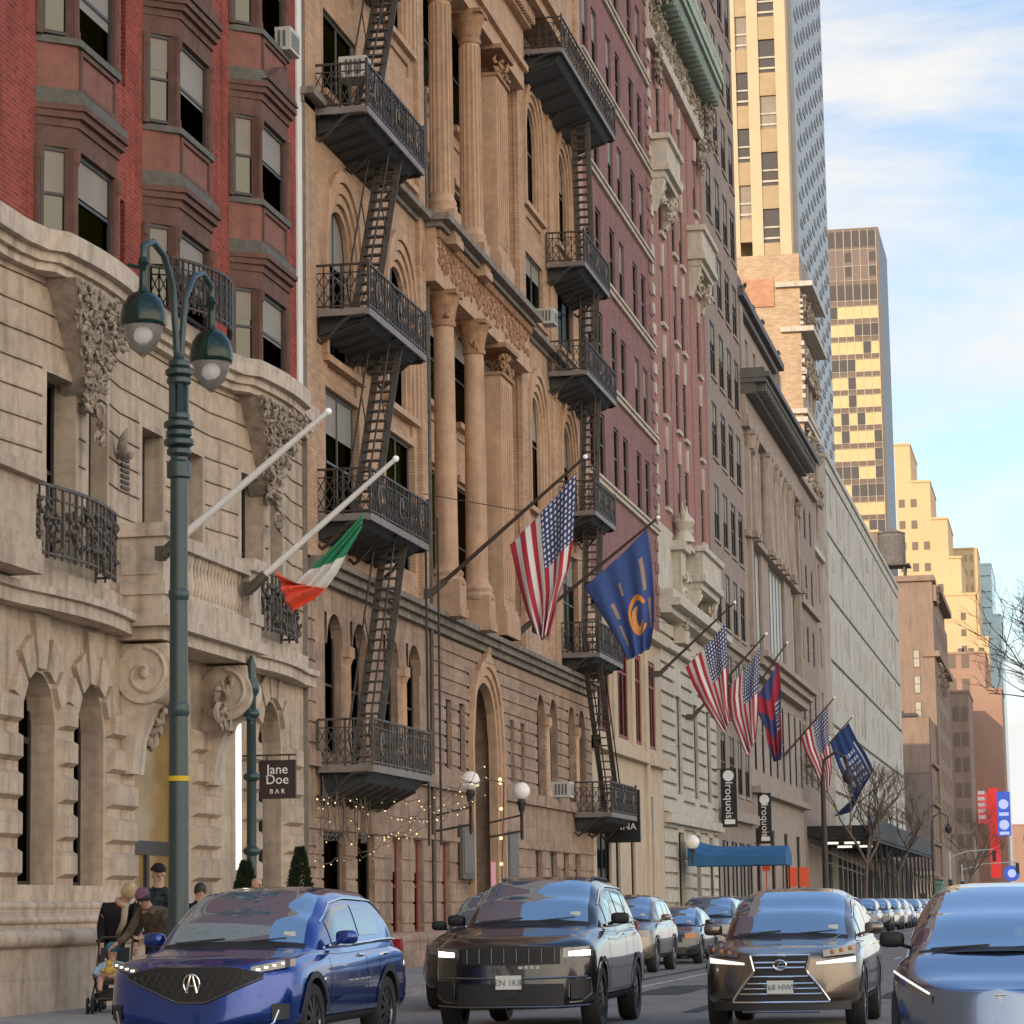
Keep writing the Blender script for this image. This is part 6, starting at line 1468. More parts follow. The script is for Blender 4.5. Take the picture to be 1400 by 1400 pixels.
    for y in lin(car.yr+.12, car.ye-.1, 6):
        r = [car.gh(y, a) for a in lin(A*.5, A, 8)]; row = r+[(-x, q, z) for x, q, z in r[::-1][1:]]
        P.append([(p[0], p[1]+.006, p[2]+.006) for p in row])
    m.grid(P); m.build('rear_window', M['side_glass'], t, smooth=True)
    m = MB(); P = []
    for y in lin(car.yc-.03, car.yc+.10, 4):
        r = [car.gh(y, a) for a in lin(A*.5, A, 10)]; row = r+[(-x, q, z) for x, q, z in r[::-1][1:]]; P.append([(p[0], p[1]-.004, p[2]+.012) for p in row])
    m.grid(P)
    for x0 in (-.62, .05): m.bar((x0, *car.gh(car.yc+.10, A)[1:]), (x0+.52, car.gh(car.yc+.14, A)[1], car.gh(car.yc+.14, A)[2]+.01), .02, .015)
    m.build('wiper_cowl', M['clad'], t)
    if detail:
        m = MB(); y_ = car.yc+.20; q = car.gh(y_, A*.70); m.box(q[0]-.14, q[1]-.03, q[2]+.0, q[0]-.02, q[1]-.01, q[2]+.05); m.build('windshield_sticker', M['plate'], t)
    zones = [(car.yc+.62, car.yh+.62), (car.yh+.70, car.yr-.35 if car.yr-car.yh > 1.6 else car.yr-.1)]
    if car.yr+.25 > zones[1][1]+.35: zones.append((zones[1][1]+.07, car.yr+.30))
    for sg in (1, -1):
        for y0, y1 in zones:
            m = MB(); P = []
            for y in lin(y0, y1, 8):
                P.append([(sg*(p[0]+.006), p[1], p[2]) for p in [car.gh(y, a) for a in lin(A*.006, A*.24, 7)]])
            m.grid(P); m.build('side_window', M['side_glass'], t, smooth=True)
        if chrome_trim:
            m = MB(); m.tube([(sg*(car.gh(y, .0)[0]+.012), y, interp(y, car.top)-.005) for y in lin(car.yc+.45, car.yr+.4, 14)], .014, 5)
            m.tube([(sg*(car.gh(y, A*.36)[0]+.01), y, car.gh(y, A*.36)[2]) for y in lin(car.yc+.5, car.yr+.35, 16)], .013, 5); m.build('window_trim', M['chrome'], t)
        for dy0 in (car.yh-.35, car.yh+.68):           # doors as shut lines with handles
            pass
    m = MB()
    for sg in (1, -1):
        for y in (car.fo+.62, car.yh+.66, car.fo+car.wb-.30):
            P = [[(sg*(car.side(yy, z)+.002), yy, z) for z in lin(car.zlow+.16, car.belt-.06, 8)] for yy in (y-.007, y+.007)]; m.grid(P)
    m.build('shut_line', M['black'], t)
    for sg in (1, -1):
        for y in (car.yh+.45, car.yh+1.42):
            m = MB(); z = car.belt-.12; m.tube([(sg*(car.side(y+d, z)+.012), y+d, z) for d in (-.1, 0, .1)], .016, 6); m.build('door_handle', M['chrome'] if chrome_trim else PT[pt], t)
        m = MB(); y = car.yc+.60; xb = car.side(y, car.belt-.08)
        m.bar((sg*(xb-.08), y, car.belt-.02), (sg*(xb+.10), y-.02, car.belt+.04), .06, .035)
        c = (sg*(xb+.14), y-.03, car.belt+.075)
        vs = []; 
        m.rbox((c[0], c[1], c[2]), (.115, .075, .072), .55, 16); mr = m.build('mirror', M['black'] if pt in ('black', 'navy') else PT[pt], t, smooth=True)
    # cladding along the sills and lower front
    if clad:
        m = MB()
        for sg in (1, -1):
            P = [[(sg*(car.side(y, z)+.012), y, z) for z in lin(car.zlow+.01, car.zlow+.15, 3)] for y in lin(car.fo+car.wr+.06, car.fo+car.wb-car.wr-.06, 14)]; m.grid(P)
            for yw in cutc:
                P = []
                for a in lin(.06*math.pi, .94*math.pi, 18):
                    P.append([(sg*(min(car.W+.02, car.side(yw+r*math.cos(a), car.wr+r*math.sin(a))+.014)), yw+r*math.cos(a), car.wr+r*math.sin(a)) for r in (car.wr+.045, car.wr+.11)])
                m.grid(P)
        m.build('wheel_arch_trim', M['clad'], t)
    if rails:
        for sg in (1, -1):
            m = MB(); m.tube([(sg*(car.gh(y, A*.56)[0]-.05), y, car.gh(y, A*.60)[2]+(.0 if i in (0, 8) else .035)) for i, y in enumerate(lin(car.yh+.25, car.yr+.0, 8))], .018, 6); m.build('roof_rail', M['dark_chrome'] if pt != 'black' else M['clad'], t)
    # wheels
    for y in cutc:
        for sg in (1, -1):
            x = sg*(car.W-.125)
            wr = car.wr; m = MB(); o = .11*sg
            m.lathe((x, y, wr), [(wr*.68, -.105), (wr*.93, -.115), (wr, -.07), (wr, .07), (wr*.93, .115), (wr*.68, .105)], 30, axis='x', cap=False); w_ = m.build('wheel', M['rubber'], t, smooth=45)
            m = MB(); m.lathe((x, y, wr), [(wr*.70, -.06), (wr*.70, .06)], 26, axis='x')
            r_ = m.build('brake_disc', M['black'], w_)
            m = MB()
            for kk in range(10):
                a = 2*math.pi*kk/10; d0, d1 = .06, wr*.66
                m.bar((x+sg*.085, y+d0*math.cos(a), wr+d0*math.sin(a)), (x+sg*.07, y+d1*math.cos(a+.12), wr+d1*math.sin(a+.12)), .05, .03, up=(1, 0, 0))
            ring = [(x+sg*.08, y+wr*.69*math.cos(a), wr+wr*.69*math.sin(a)) for a in lin(0, 2*math.pi, 26)]; m.tube(ring, .02, 6); m.lathe((x+sg*.085, y, wr), [(.075, -.02), (.075, .02)], 12, axis='x')
            m.build('rim', M[rim], w_)
    m = MB()
    for sg in (1, -1): m.box(sg*.15, car.L-.18, car.belt-.12, sg*(car.W-.12), car.L-.06, car.belt+.02)
    m.build('tail_lamp', mat('tail_lamp', (.30, .01, .01), .2) if 'tail_lamp' not in bpy.data.materials else bpy.data.materials['tail_lamp'], t)
    return t
def plate(t, car, z, x=0.0, w=.305, h=.155, body='', mt='plate', eps=.03):
    m = MB(); y = car.F(x, z)-eps; m.box(x-w/2, y-.01, z-h/2, x+w/2, y+.02, z+h/2); p = m.build('number_plate', M[mt], t)
    m = MB(); rn = random.Random(len(body)*7+int(z*100))
    text_mesh(body, h*.62, 'plate_ink', p, facing((x, y-.014, z-.005), (1, 0, 0), (0, 0, 1)), 'plate_characters', .001)
def sep_emblem(t, mt, build):
    m = MB(); build(m); return m.build('emblem', M[mt], t, smooth=40)

# deep blue three row SUV at the kerb
c1 = Car(5.02, 2.0, 1.72, 2.89, .96, .95, 1.13, 1.13, 1.10, 1.36, 2.35, 3.95, 4.80, zlow=.27, D=.72, wr=.385, m=2.9)
a = build_car(c1, 'blue_suv', 'glossy deep blue SUV with diamond mesh grille parked at the kerb, nearest the left corner', 'blue', (-8.50, 26.6, 0), rad(-1.0), chrome_trim=True)
zt = lambda x: .945-.06*max(0, abs(x)-.42)/.26
zb_ = lambda x: .60+.23*max(0, abs(x)-.14)/.54
m = MB(); nose_strip(m, c1, -.70, .70, lambda x: min(zb_(x), zt(x)-.01), zt, .012, 28); gr = m.build('grille', M['black'], a)
m = MB()
for i in range(-9, 10):
    for s_ in (1, -1):
        pts = []
        for k in range(9):
            z = .61+.33*k/8; x = i*.082+s_*(k-4)*.026
            if abs(x) < .66 and zb_(x)+.015 < z < zt(x)-.012: pts.append((x, c1.F(x, z)-.018, z))
        if len(pts) > 1: m.tube(pts, .006, 5)
m.build('grille_mesh', M['dark_chrome'], gr)
m = MB(); m.tube([(x, c1.F(x, zb_(x))-.014, zb_(x)) for x in lin(-.70, .70, 26)], .011, 6); m.tube([(x, c1.F(x, zt(x))-.01, zt(x)) for x in lin(-.70, .70, 26)], .006, 6); m.build('grille_trim', M['dark_chrome'], gr)
def ac(m):
    y = c1.F(0, .78)-.03
    m.tube([(.082*math.cos(t), y, .785+.094*math.sin(t)) for t in lin(rad(-62), rad(242), 20)], .011, 8)
    for s_ in (1, -1): m.tube([(s_*.055, y, .70), (s_*.016, y-.004, .855), (s_*.010, y, .875)], [.017, .012, .009], 8)
    m.bar((-.026, y, .768), (.026, y, .768), .012)
sep_emblem(a, 'chrome', ac)
for sg in (1, -1):
    m = MB(); nose_strip(m, c1, sg*.58, sg*.955, lambda x: .875+.07*(abs(x)-.58)/.38, lambda x: .945+.075*(abs(x)-.58)/.38, .008, 10); h = m.build('headlight', M['lens'], a)
    m = MB()
    for k in range(4): x = sg*(.65+.07*k); z = .918+.018*k; m.box(x-.022, c1.F(x, z)-.016, z-.012, x+.022, c1.F(x, z), z+.012)
    m.build('headlight_element', M['drl'], h)
m = MB(); nose_strip(m, c1, -.62, .62, .27, lambda x: .36-.03*abs(x), .008, 16); m.build('lower_intake', M['black'], a)
m = MB()
for sg in (1, -1): nose_strip(m, c1, sg*.78, sg*.92, lambda x: .42+.1*(abs(x)-.78), .58, .006, 8)
m.build('bumper_vent', M['clad'], a)
m = MB()
for sg in (1, -1): m.tube([(sg*.72, c1.F(.72, .34)-.01, .34), (sg*.80, c1.F(.80, .40)-.01, .40), (sg*.84, c1.F(.84, .52)-.012, .52)], .012, 6)
m.build('bumper_trim', M['chrome'], a)

# black seven slot SUV
c2 = Car(4.91, 1.98, 1.85, 2.96, .92, 1.05, 1.27, 1.26, 1.2, 1.38, 2.30, 3.95, 4.78, zlow=.27, D=.62, wr=.39, m=3.1, n=5.2, rake=.06)
a = build_car(c2, 'black_suv', 'black SUV with seven slot grille and lit headlights pulling out beside the blue SUV', 'black', (-6.57, 33.0, 0), rad(.5), rim='rim_dark', rails=True, chrome_trim=True)
m = MB(); nose_strip(m, c2, -.60, .60, lambda x: .80+.02*abs(x), lambda x: 1.035-.03*abs(x), .012, 20); gr = m.build('grille', M['clad'], a)
for k in range(7):
    x0 = -.53+.152*k; m = MB(); nose_strip(m, c2, x0+.018, x0+.134, .835, 1.0, .018, 3); m.build('grille_slot', M['black'], gr)
m = MB()
for k in range(8): x = -.53+.152*k; m.tube([(x, c2.F(x, .83)-.022, .83), (x, c2.F(x, 1.0)-.022, 1.0)], .008, 5)
m.build('grille_bar', M['dark_chrome'], gr)
for sg in (1, -1):
    m = MB(); nose_strip(m, c2, sg*.63, sg*.955, lambda x: .885+.02*(abs(x)-.63), lambda x: 1.0+.06*(abs(x)-.63), .01, 10); h = m.build('headlight', M['lens'], a)
    m = MB(); nose_strip(m, c2, sg*.70, sg*.93, lambda x: .905+.02*(abs(x)-.7), lambda x: .955+.09*(abs(x)-.70), .016, 8); m.build('headlight_lit', M['lit'], h)
m = MB(); nose_strip(m, c2, -.64, .64, .33, .58, .012, 16); lo = m.build('lower_intake', M['black'], a)
m = MB()
for sg in (1, -1): nose_strip(m, c2, sg*.72, sg*.93, .40, .62, .01, 8)
m.build('bumper_vent', M['black'], a)
m = MB(); m.tube([(x, c2.F(x, .64+.02*abs(x))-.02, .64+.02*abs(x)) for x in lin(-.9, .9, 20)], .014, 6); m.tube([(x, c2.F(x, .31)-.02, .31+.05*max(0, abs(x)-.6)) for x in lin(-.92, .92, 20)], .012, 6)
for sg in (1, -1): m.tube([(sg*x, c2.F(x, z)-.014, z) for x, z in ((.70, .42), (.70, .60), (.93, .64), (.94, .46), (.84, .37), (.70, .36))], .009, 5)
m.build('bumper_trim', M['dark_chrome'], a)
m = MB()
for k, x in enumerate((.10, .17, .24, .31)): m.box(x, c2.F(x, .78)-.02, .755, x+.05, c2.F(x, .78)-.004, .79)
m.build('badge', M['chrome'], a)
plate(a, c2, .60, -.02, .31, .165, 'EN 1K8')
m = MB(); m.box(-.09, c2.F(0, .46)-.03, .42, .09, c2.F(0, .46), .5); m.build('sensor', M['clad'], a)

# bronze grey crossover with spindle grille
c3 = Car(4.63, 1.87, 1.645, 2.66, .94, .90, 1.08, 1.10, 1.06, 1.30, 2.30, 3.55, 4.42, zlow=.24, D=.80, wr=.36, m=2.7, n=4.6)
a = build_car(c3, 'bronze_crossover', 'bronze grey crossover with pinched spindle grille in the middle lane', 'brown', (-3.32, 32.75, 0), rad(.3), chrome_trim=True)
def sp(z): return .30+.05*(z-.68)/.2 if z > .68 else .30+.26*((.68-z)/.32)**.8
P = []; m = MB()
for z in lin(.36, .88, 14):
    w = sp(z); P.append([(x, c3.F(x, z)-.014, z) for x in lin(-w, w, 16)])
m.grid(P); gr = m.build('grille', M['black'], a)
m = MB()
for z in (.44, .50, .56, .64, .74, .80): w = sp(z)-.03; m.tube([(x, c3.F(x, z)-.024, z) for x in lin(-w, w, 12)], .010 if z < .7 else .013, 6)
m.build('grille_slat', M['chrome'], gr)
m = MB()
for sg in (1, -1): m.tube([(sg*sp(z), c3.F(sp(z), z)-.016, z) for z in lin(.36, .88, 12)], .016, 6)
m.tube([(x, c3.F(x, .885)-.016, .885) for x in lin(-.35, .35, 10)], .014, 6); m.tube([(x, c3.F(x, .345)-.016, .345) for x in lin(-.56, .56, 10)], .012, 6); m.build('grille_trim', M['chrome'], gr)
def lx(m):
    y = c3.F(0, .77)-.04
    m.tube([(.075*math.cos(t), y, .77+.058*math.sin(t)) for t in lin(0, 2*math.pi, 18)], .010, 6); m.tube([(.02, y, .82), (-.03, y, .755), (.06, y, .755)], .010, 6)
sep_emblem(a, 'chrome', lx)
for sg in (1, -1):
    m = MB(); nose_strip(m, c3, sg*.50, sg*.90, lambda x: .86+.10*(abs(x)-.5), lambda x: .935+.18*(abs(x)-.5), .008, 10); h = m.build('headlight', M['lens'], a)
    m = MB()
    for k in range(3): x = sg*(.60+.10*k); m.ball((x, c3.F(x, .93)-.008, .915+.02*k), (.032, .02, .03), 10)
    m.build('headlight_element', M['amber'], h)
    m = MB(); nose_strip(m, c3, sg*.42, sg*.86, lambda x: .775+.05*(abs(x)-.42), lambda x: .80+.14*(abs(x)-.42), .010, 10); m.build('daytime_light', M['drl'], a)
m = MB(); nose_strip(m, c3, -.80, .80, .25, lambda x: .345+.05*max(0, abs(x)-.6), .006, 16); m.build('lower_intake', M['clad'], a)
plate(a, c3, .52, 0, .305, .15, 'T68 HWK', eps=.045)
m = MB(); m.tube([(x, c3.F(x, .24)-.02, .235) for x in lin(-.45, .45, 10)], .014, 6); m.build('bumper_trim', M['dark_chrome'], a)
m = MB()
for sg in (1, -1): m.tube([(sg*.46, .55, 1.005), (sg*.62, 1.35, 1.10)], .006, 5)
m.build('hood_crease', PT['brown'], a)

# slate blue smooth nosed car, nearest
c4 = Car(4.75, 1.93, 1.62, 2.89, .88, .72, 1.04, 1.06, 1.05, 1.12, 2.55, 3.0, 4.55, zlow=.22, D=1.0, wr=.36, m=2.5, n=3.8, rake=.16)
a = build_car(c4, 'smooth_nosed_car', 'slate blue car with a smooth grille-less nose, cut off by the right edge', 'navy', (-.60, 24.3, 0), rad(0), rim='rim_dark', clad=False)
for sg in (1, -1):
    m = MB(); nose_strip(m, c4, sg*.58, sg*.925, lambda x: .60+.20*(abs(x)-.58)/.34, lambda x: .68+.20*(abs(x)-.58)/.34, .008, 12); h = m.build('headlight', M['lens'], a)
    m = MB(); m.tube([(sg*x, c4.F(x, .68+.2*(x-.58)/.34)-.012, .675+.195*(x-.58)/.34) for x in lin(.60, .92, 8)], .010, 6); m.build('headlight_element', M['drl'], h)
def te(m):
    z = .645; y = c4.F(0, z)-.014
    m.box(-.05, y, z+.028, .05, y+.02, z+.042); m.prism([(-.014, z+.02), (.014, z+.02), (.003, z-.05), (-.003, z-.05)], 'y', y, y+.02)
sep_emblem(a, 'chrome', te)
m = MB(); nose_strip(m, c4, -.6, .6, .26, .36, .006, 14); m.build('lower_intake', M['clad'], a)
m = MB(); m.ball((0, 3.3-.75, 1.515), (.10, .03, .05), 10); m.build('rear_view_mirror', M['black'], a)

# generic parked cars, one of each kind, then copies along the kerb
c5 = Car(4.75, 1.90, 1.74, 2.80, .92, .94, 1.16, 1.16, 1.12, 1.30, 2.2, 3.85, 4.6, zlow=.26, D=.7, wr=.37, m=2.9, n=5.0)
c6 = Car(4.75, 1.84, 1.47, 2.75, .93, .74, .98, .98, .98, 1.30, 2.30, 3.2, 4.2, zlow=.20, D=.85, wr=.33, m=2.6, n=4.4, deck=1)
def dress(t, car, zg, mt='lens'):
    m = MB(); nose_strip(m, car, -.5, .5, zg-.1, zg+.1, .01, 12); m.build('grille', M['black'], t)
    for sg in (1, -1): m = MB(); nose_strip(m, car, sg*.56, sg*.86, zg+.0, lambda x: zg+.13+.06*(abs(x)-.56), .008, 8); m.build('headlight', M[mt], t)
    m = MB(); nose_strip(m, car, -.6, .6, car.zlow+.08, car.zlow+.24, .01, 12); m.build('lower_intake', M['black'], t)
    m = MB(); y = car.F(0, zg-.2)-.02; m.box(-.15, y, zg-.27, .15, y+.03, zg-.13); m.build('number_plate', M['plate'], t)
PG = 'cars parked along the kerb'
p1 = build_car(c5, 'parked_suv', 'champagne SUV parked directly behind the black seven slot SUV', 'tan', (-10.12, 62.4, 0), 0, PG, chrome_trim=True); dress(p1, c5, .82)
p2 = build_car(c6, 'parked_sedan', 'charcoal sedan with amber headlight corners parked behind the champagne SUV', 'dark', (-10.25, 71.6, 0), 0, PG); dress(p2, c6, .66, 'amber')
p3 = build_car(c5, 'parked_suv', 'grey SUV parked behind the charcoal sedan, just left of the bronze crossover', 'grey', (-10.2, 79.0, 0), 0, PG, rails=True); dress(p3, c5, .82)
b1 = build_car(c5, 'black_car', 'black car mostly hidden behind the black seven slot SUV, only its left headlight showing', 'black', (-8.50, 40.4, 0), 0, PG, chrome_trim=True); dress(b1, c5, .82)
p4 = build_car(c5, 'parked_suv', 'white SUV parked far down the row, last in the gap right of the bronze crossover', 'white', (-11.0+.75, 200, 0), 0, PG, clad=False); dress(p4, c5, .82)
far = [(86.5, p1), (94, p2), (101.5, p3), (109, p2), (116.5, p1), (124, p3), (131.5, p2), (139, p1), (150, p3), (158, p1), (166, p3), (174, p2), (182, p3), (190, p1), (208, p3), (216, p2), (224, p1)]
fcol = ['silver', 'black', 'white', 'silver', 'dark', 'tan', 'white', 'grey', 'black', 'silver', 'white', 'blue', 'silver', 'dark', 'tan', 'white', 'grey']
nth = {}
words = ['nearest', 'second nearest', 'third nearest', 'fourth nearest', 'farthest']
for i, (y, p) in enumerate(far):
    kc = {'silver': 'silver', 'black': 'black', 'white': 'white', 'dark': 'charcoal', 'tan': 'champagne', 'grey': 'grey', 'blue': 'blue'}[fcol[i]]; kd = 'sedan' if p is p2 else ('railed SUV' if p is p3 else 'SUV'); nth[kc+kd] = nth.get(kc+kd, -1)+1
    lab = '%s of the %s parked %ss in the row beyond the grey SUV' % (words[min(4, nth[kc+kd])], kc, kd)
    d = dup(p, (-10.2+.06*math.sin(y), y, 0), 0, lab, PG); ptn = fcol[i]
    for ch in d.children:
        if ch.name.split('.')[0] in ('body', 'roof', 'mirror', 'door_handle'): ch.material_slots[0].link = 'OBJECT'; ch.material_slots[0].material = PT[ptn]
# ------------------------------------------------------------------ people
M['skin'] = mat('skin', (.50, .29, .21), .55, var=.06, vscale=6)
M['hair_blond'] = mat('blond_hair', (.46, .34, .19), .6, var=.3, vscale=12)
M['hair_dark'] = mat('dark_hair', (.03, .022, .018), .6)
M['beanie'] = mat('mauve_knit', (.20, .10, .15), .9, var=.3, vscale=25, bump=.4, bscale=60)
M['coat_brown'] = mat('brown_coat', (.105, .082, .06), .9, var=.6, vscale=7)
M['coat_black'] = mat('black_coat', (.014, .014, .016), .8, var=.2)
M['coat_navy'] = mat('patterned_coat', (.030, .036, .045), .9, var=.9, vscale=14)
M['red_cloth'] = mat('red_collar', (.42, .02, .025), .8)
M['scarf'] = mat('beige_scarf', (.42, .33, .24), .9, var=.2)
M['jeans'] = mat('dark_jeans', (.025, .035, .05), .85, var=.2)
M['baby_blue'] = mat('pale_blue_jacket', (.33, .50, .62), .8, var=.15)
M['teal'] = mat('teal_cap', (.05, .20, .27), .85)
M['pattern'] = mat('patterned_trousers', (.30, .31, .30), .9, var=.6, vscale=22)
M['mustard'] = mat('mustard_toy', (.55, .38, .10), .8)
M['eye'] = mat('eye', (.03, .02, .02), .3)
def skin(name, chains, mt, parent, sub=1, root=0):
    """chains: lists of (point, radius); equal points are shared"""
    V, Rr, Ed, ix = [], [], [], {}
    def vid(p, r):
        k = tuple(round(c, 4) for c in p)
        if k not in ix: ix[k] = len(V); V.append(k); Rr.append(r)
        return ix[k]
    for ch in chains:
        ids = [vid(p, r) for p, r in ch]
        for a, b in zip(ids, ids[1:]): Ed.append((a, b))
    me = bpy.data.meshes.new('tmp'); me.from_pydata(V, Ed, []); o = bpy.data.objects.new('tmp', me); COL.objects.link(o)
    o.modifiers.new('s', 'SKIN'); sv = me.skin_vertices[0].data if me.skin_vertices else None
    if sv is None:
        bmm = bmesh.new(); bmm.from_mesh(me); bmm.verts.layers.skin.verify(); bmm.to_mesh(me); bmm.free(); sv = me.skin_vertices[0].data
    for i, r in enumerate(Rr):
        rr = r if isinstance(r, tuple) else (r, r); sv[i].radius = rr; sv[i].use_root = (i == root)
    s_ = o.modifiers.new('u', 'SUBSURF'); s_.levels = sub; s_.render_levels = sub
    bpy.context.view_layer.update(); dg = bpy.context.evaluated_depsgraph_get(); m2 = bpy.data.meshes.new_from_object(o.evaluated_get(dg)); bpy.data.objects.remove(o)
    m2.name = name; m2.materials.clear(); m2.materials.append(M[mt])
    for p in m2.polygons: p.use_smooth = True
    ob = bpy.data.objects.new(name, m2); COL.objects.link(ob); ob.parent = parent; return ob
def hand(wrist, dirv, side, r=.03):
    w = Vector(wrist); d = Vector(dirv).normalized(); s_ = Vector(side).normalized(); n = d.cross(s_)
    palm = w+d*.075; ch = [[(tuple(w), .028), (tuple(palm), (.036, .02))]]
    for k, (o, l) in enumerate(((-.030, .068), (-.010, .08), (.010, .075), (.028, .06))):
        a = palm+s_*o+d*.012; b = a+d*l*.55+n*.006; c = b+d*l*.35+n*.024
        ch.append([(tuple(palm), (.036, .02)), (tuple(a), .0105), (tuple(b), .0095), (tuple(c), .008)])
    a = w+d*.03-s_*.034; ch.append([(tuple(w), .028), (tuple(a), .013), (tuple(a+d*.045-s_*.018+n*.01), .0095)])
    return ch
def person(label, loc, rz, J, coat, legs, hat=None, hair=None, bald=False, scarf=None, collar=None, sc=1.0):
    """J: pelvis, chest, neck, head, shoulders, elbows, wrists, hips, knees, ankles, toes, nose direction"""
    t = thing('person', label, 'person', loc, rz); t.scale = (sc, sc, sc)
    P, C, Nk, Hd = (Vector(J[k]) for k in ('pelvis', 'chest', 'neck', 'head')); f = Vector(J['face']).normalized()
    up = (Hd-Nk).normalized(); rgt = f.cross(up).normalized(); f = up.cross(rgt).normalized()
    top = Hd+up*.085
    ch = [[(tuple(P), (.15, .11)), (tuple(P.lerp(C, .5)), (.135, .10)), (tuple(C), (.16, .115)), (tuple(Nk), .066), (tuple(Hd-up*.055+f*.015), (.072, .082)), (tuple(Hd+up*.025), (.088, .102)), (tuple(top), (.066, .085))]]
    coatc = [[(tuple(P-Vector((0, 0, .10))), (.19, .15)), (tuple(P.lerp(C, .5)), (.175, .145)), (tuple(C), (.20, .15)), (tuple(C.lerp(Nk, .7)), (.14, .115)), (tuple(Nk+up*.035), .092)]]
    trous = [[(tuple(P), (.155, .125))]]
    for q in (0, 1):
        s_, e, w = Vector(J['sh'][q]), Vector(J['el'][q]), Vector(J['wr'][q]); hp, k, an, to = (Vector(J[x][q]) for x in ('hip', 'knee', 'ank', 'toe'))
        ch.append([(tuple(C), (.16, .115)), (tuple(s_), .058), (tuple(e), .043), (tuple(w), .028)])
        d = (w-e).normalized(); ch += hand(w, d, d.orthogonal())
        ch.append([(tuple(P), (.15, .11)), (tuple(hp), .085), (tuple(k), .056), (tuple(an), .038), (tuple(to), .034)])
        coatc.append([(tuple(C), (.20, .15)), (tuple(s_), .085), (tuple(e), .068), (tuple(w-d*.01), .050)])
        trous.append([(tuple(P), (.155, .125)), (tuple(hp), .105), (tuple(k), .078), (tuple(an+Vector((0, 0, .02))), .062)])
    skin('body', ch, 'skin', t)
    skin('coat', coatc, coat, t); skin('trousers', trous[1:], legs, t)
    m = MB()
    for q in (0, 1):
        an, to = Vector(J['ank'][q]), Vector(J['toe'][q]); m.ball(an.lerp(to, .5)-Vector((0, 0, .0)), (.05, .13, .05), 10)
    m.build('shoe', M['black'], t, smooth=True)
    m = MB()
    for s_ in (1, -1): e = Hd+up*.004+f*.093+rgt*s_*.034; m.ball(e, .012, 8)
    m.build('eye', M['eye'], t, smooth=True)
    m = MB()
    for s_ in (1, -1): m.ball(Hd+rgt*s_*.078-f*.005, (.014, .022, .03), 8)
    m.tube([Hd-up*.058+f*.087-rgt*.022, Hd-up*.062+f*.092, Hd-up*.058+f*.087+rgt*.022], .005, 5); m.ball(Hd-up*.02+f*.102, (.015, .016, .024), 8); m.build('face_feature', M['skin'], t, smooth=True)
    def cap(name, mt, r, lo, back=0):
        m = MB(); rn = random.Random(3); n = 18; rows = []
        for i in range(9):
            a = lo+(math.pi/2-lo)*i/8; row = []
            for k in range(n):
                th = 2*math.pi*k/n; d = rgt*math.cos(th)+f*math.sin(th); fr = max(0, math.sin(th))
                aa = a+(.75*fr*(1-i/8) if back else 0)
                rr = r*(1+.05*rn.random()); row.append(tuple(Hd+up*.025+d*rr*math.cos(aa)*(.95 if abs(math.cos(th)) > .7 else 1.05)+up*rr*1.15*math.sin(aa)))
            rows.append(row)
        m.grid(rows, closed=True); return m.build(name, M[mt], t, smooth=True)
    if hair: cap('hair', hair, .112 if hair == 'hair_blond' else .100, -1.15 if hair == 'hair_blond' else -.75, 1)
    if hat: cap('hat', hat, .110, .30)
    if hat == 'coat_black': m = MB(); q_ = Hd+up*.062+f*.12; m.ball(q_, (.075, .06, .012), 10); m.build('cap_peak', M['coat_black'], t, smooth=True)
    if scarf: m = MB(); m.tube([Nk+rgt*.08*math.cos(a)+f*.08*math.sin(a) for a in lin(0, 2*math.pi, 12)], .04, 8); m.tube([Nk+f*.10-up*.02, C+f*.17, C+f*.18-up*.2], [.05, .045, .04], 8); m.build('scarf', M[scarf], t, smooth=True)
    if collar: m = MB(); m.tube([Nk-up*.03+rgt*.085*math.cos(a)+f*.075*math.sin(a) for a in lin(0, 2*math.pi, 14)], .03, 8); m.build('collar', M[collar], t, smooth=True)
    return t
def stand(lean=0, side=0, bend=0, headt=0, face=(0, -1, -.1), arms=None):
    P = Vector((0, .0, .95)); C = P+Vector((side*.4, -lean*.4-.0, .38-bend*.12)); Nk = C+Vector((side*.2, -lean*.22, .19-bend*.06)); H_ = Nk+Vector((side*.10+headt, -lean*.12-.03, .150-bend*.03))
    J = dict(pelvis=P, chest=C, neck=Nk, head=H_, face=face, sh=[C+Vector((.19, 0, .11)), C+Vector((-.19, 0, .11))], hip=[Vector((.09, .02, .88)), Vector((-.09, .02, .88))], knee=[Vector((.10, -.03, .49)), Vector((-.10, -.03, .49))],
             ank=[Vector((.10, .03, .08)), Vector((-.10, .03, .08))], toe=[Vector((.11, -.13, .04)), Vector((-.11, -.13, .04))])
    J['el'] = [J['sh'][0]+Vector((.06, -.02, -.28)), J['sh'][1]+Vector((-.06, -.02, -.28))]; J['wr'] = [J['el'][0]+Vector((-.02, -.10, -.23)), J['el'][1]+Vector((.02, -.10, -.23))]
    if arms:
        for k, v in arms.items(): J[k] = [Vector(q) for q in v]
    return J
GZ = .15
person('blond person in a black coat with red collar leaning over the pushchair', (-13.28, 37.9, GZ), .25, stand(lean=.25, side=.28, bend=.3, headt=.05, face=(.5, -.8, -.35)), 'coat_black', 'jeans', hair='hair_blond', scarf='scarf', collar='red_cloth', sc=1.02)
person('person in a mauve knitted hat and brown coat bending to the pushchair', (-12.30, 37.25, GZ), -.15, stand(lean=.55, side=-.12, bend=.55, face=(-.15, -.9, -.3), arms={'el': [(.28, -.42, 1.06), (-.33, -.40, 1.05)], 'wr': [(.02, -.60, 1.02), (-.42, -.62, .92)]}), 'coat_brown', 'jeans', hat='beanie', hair='hair_dark', sc=1.0)
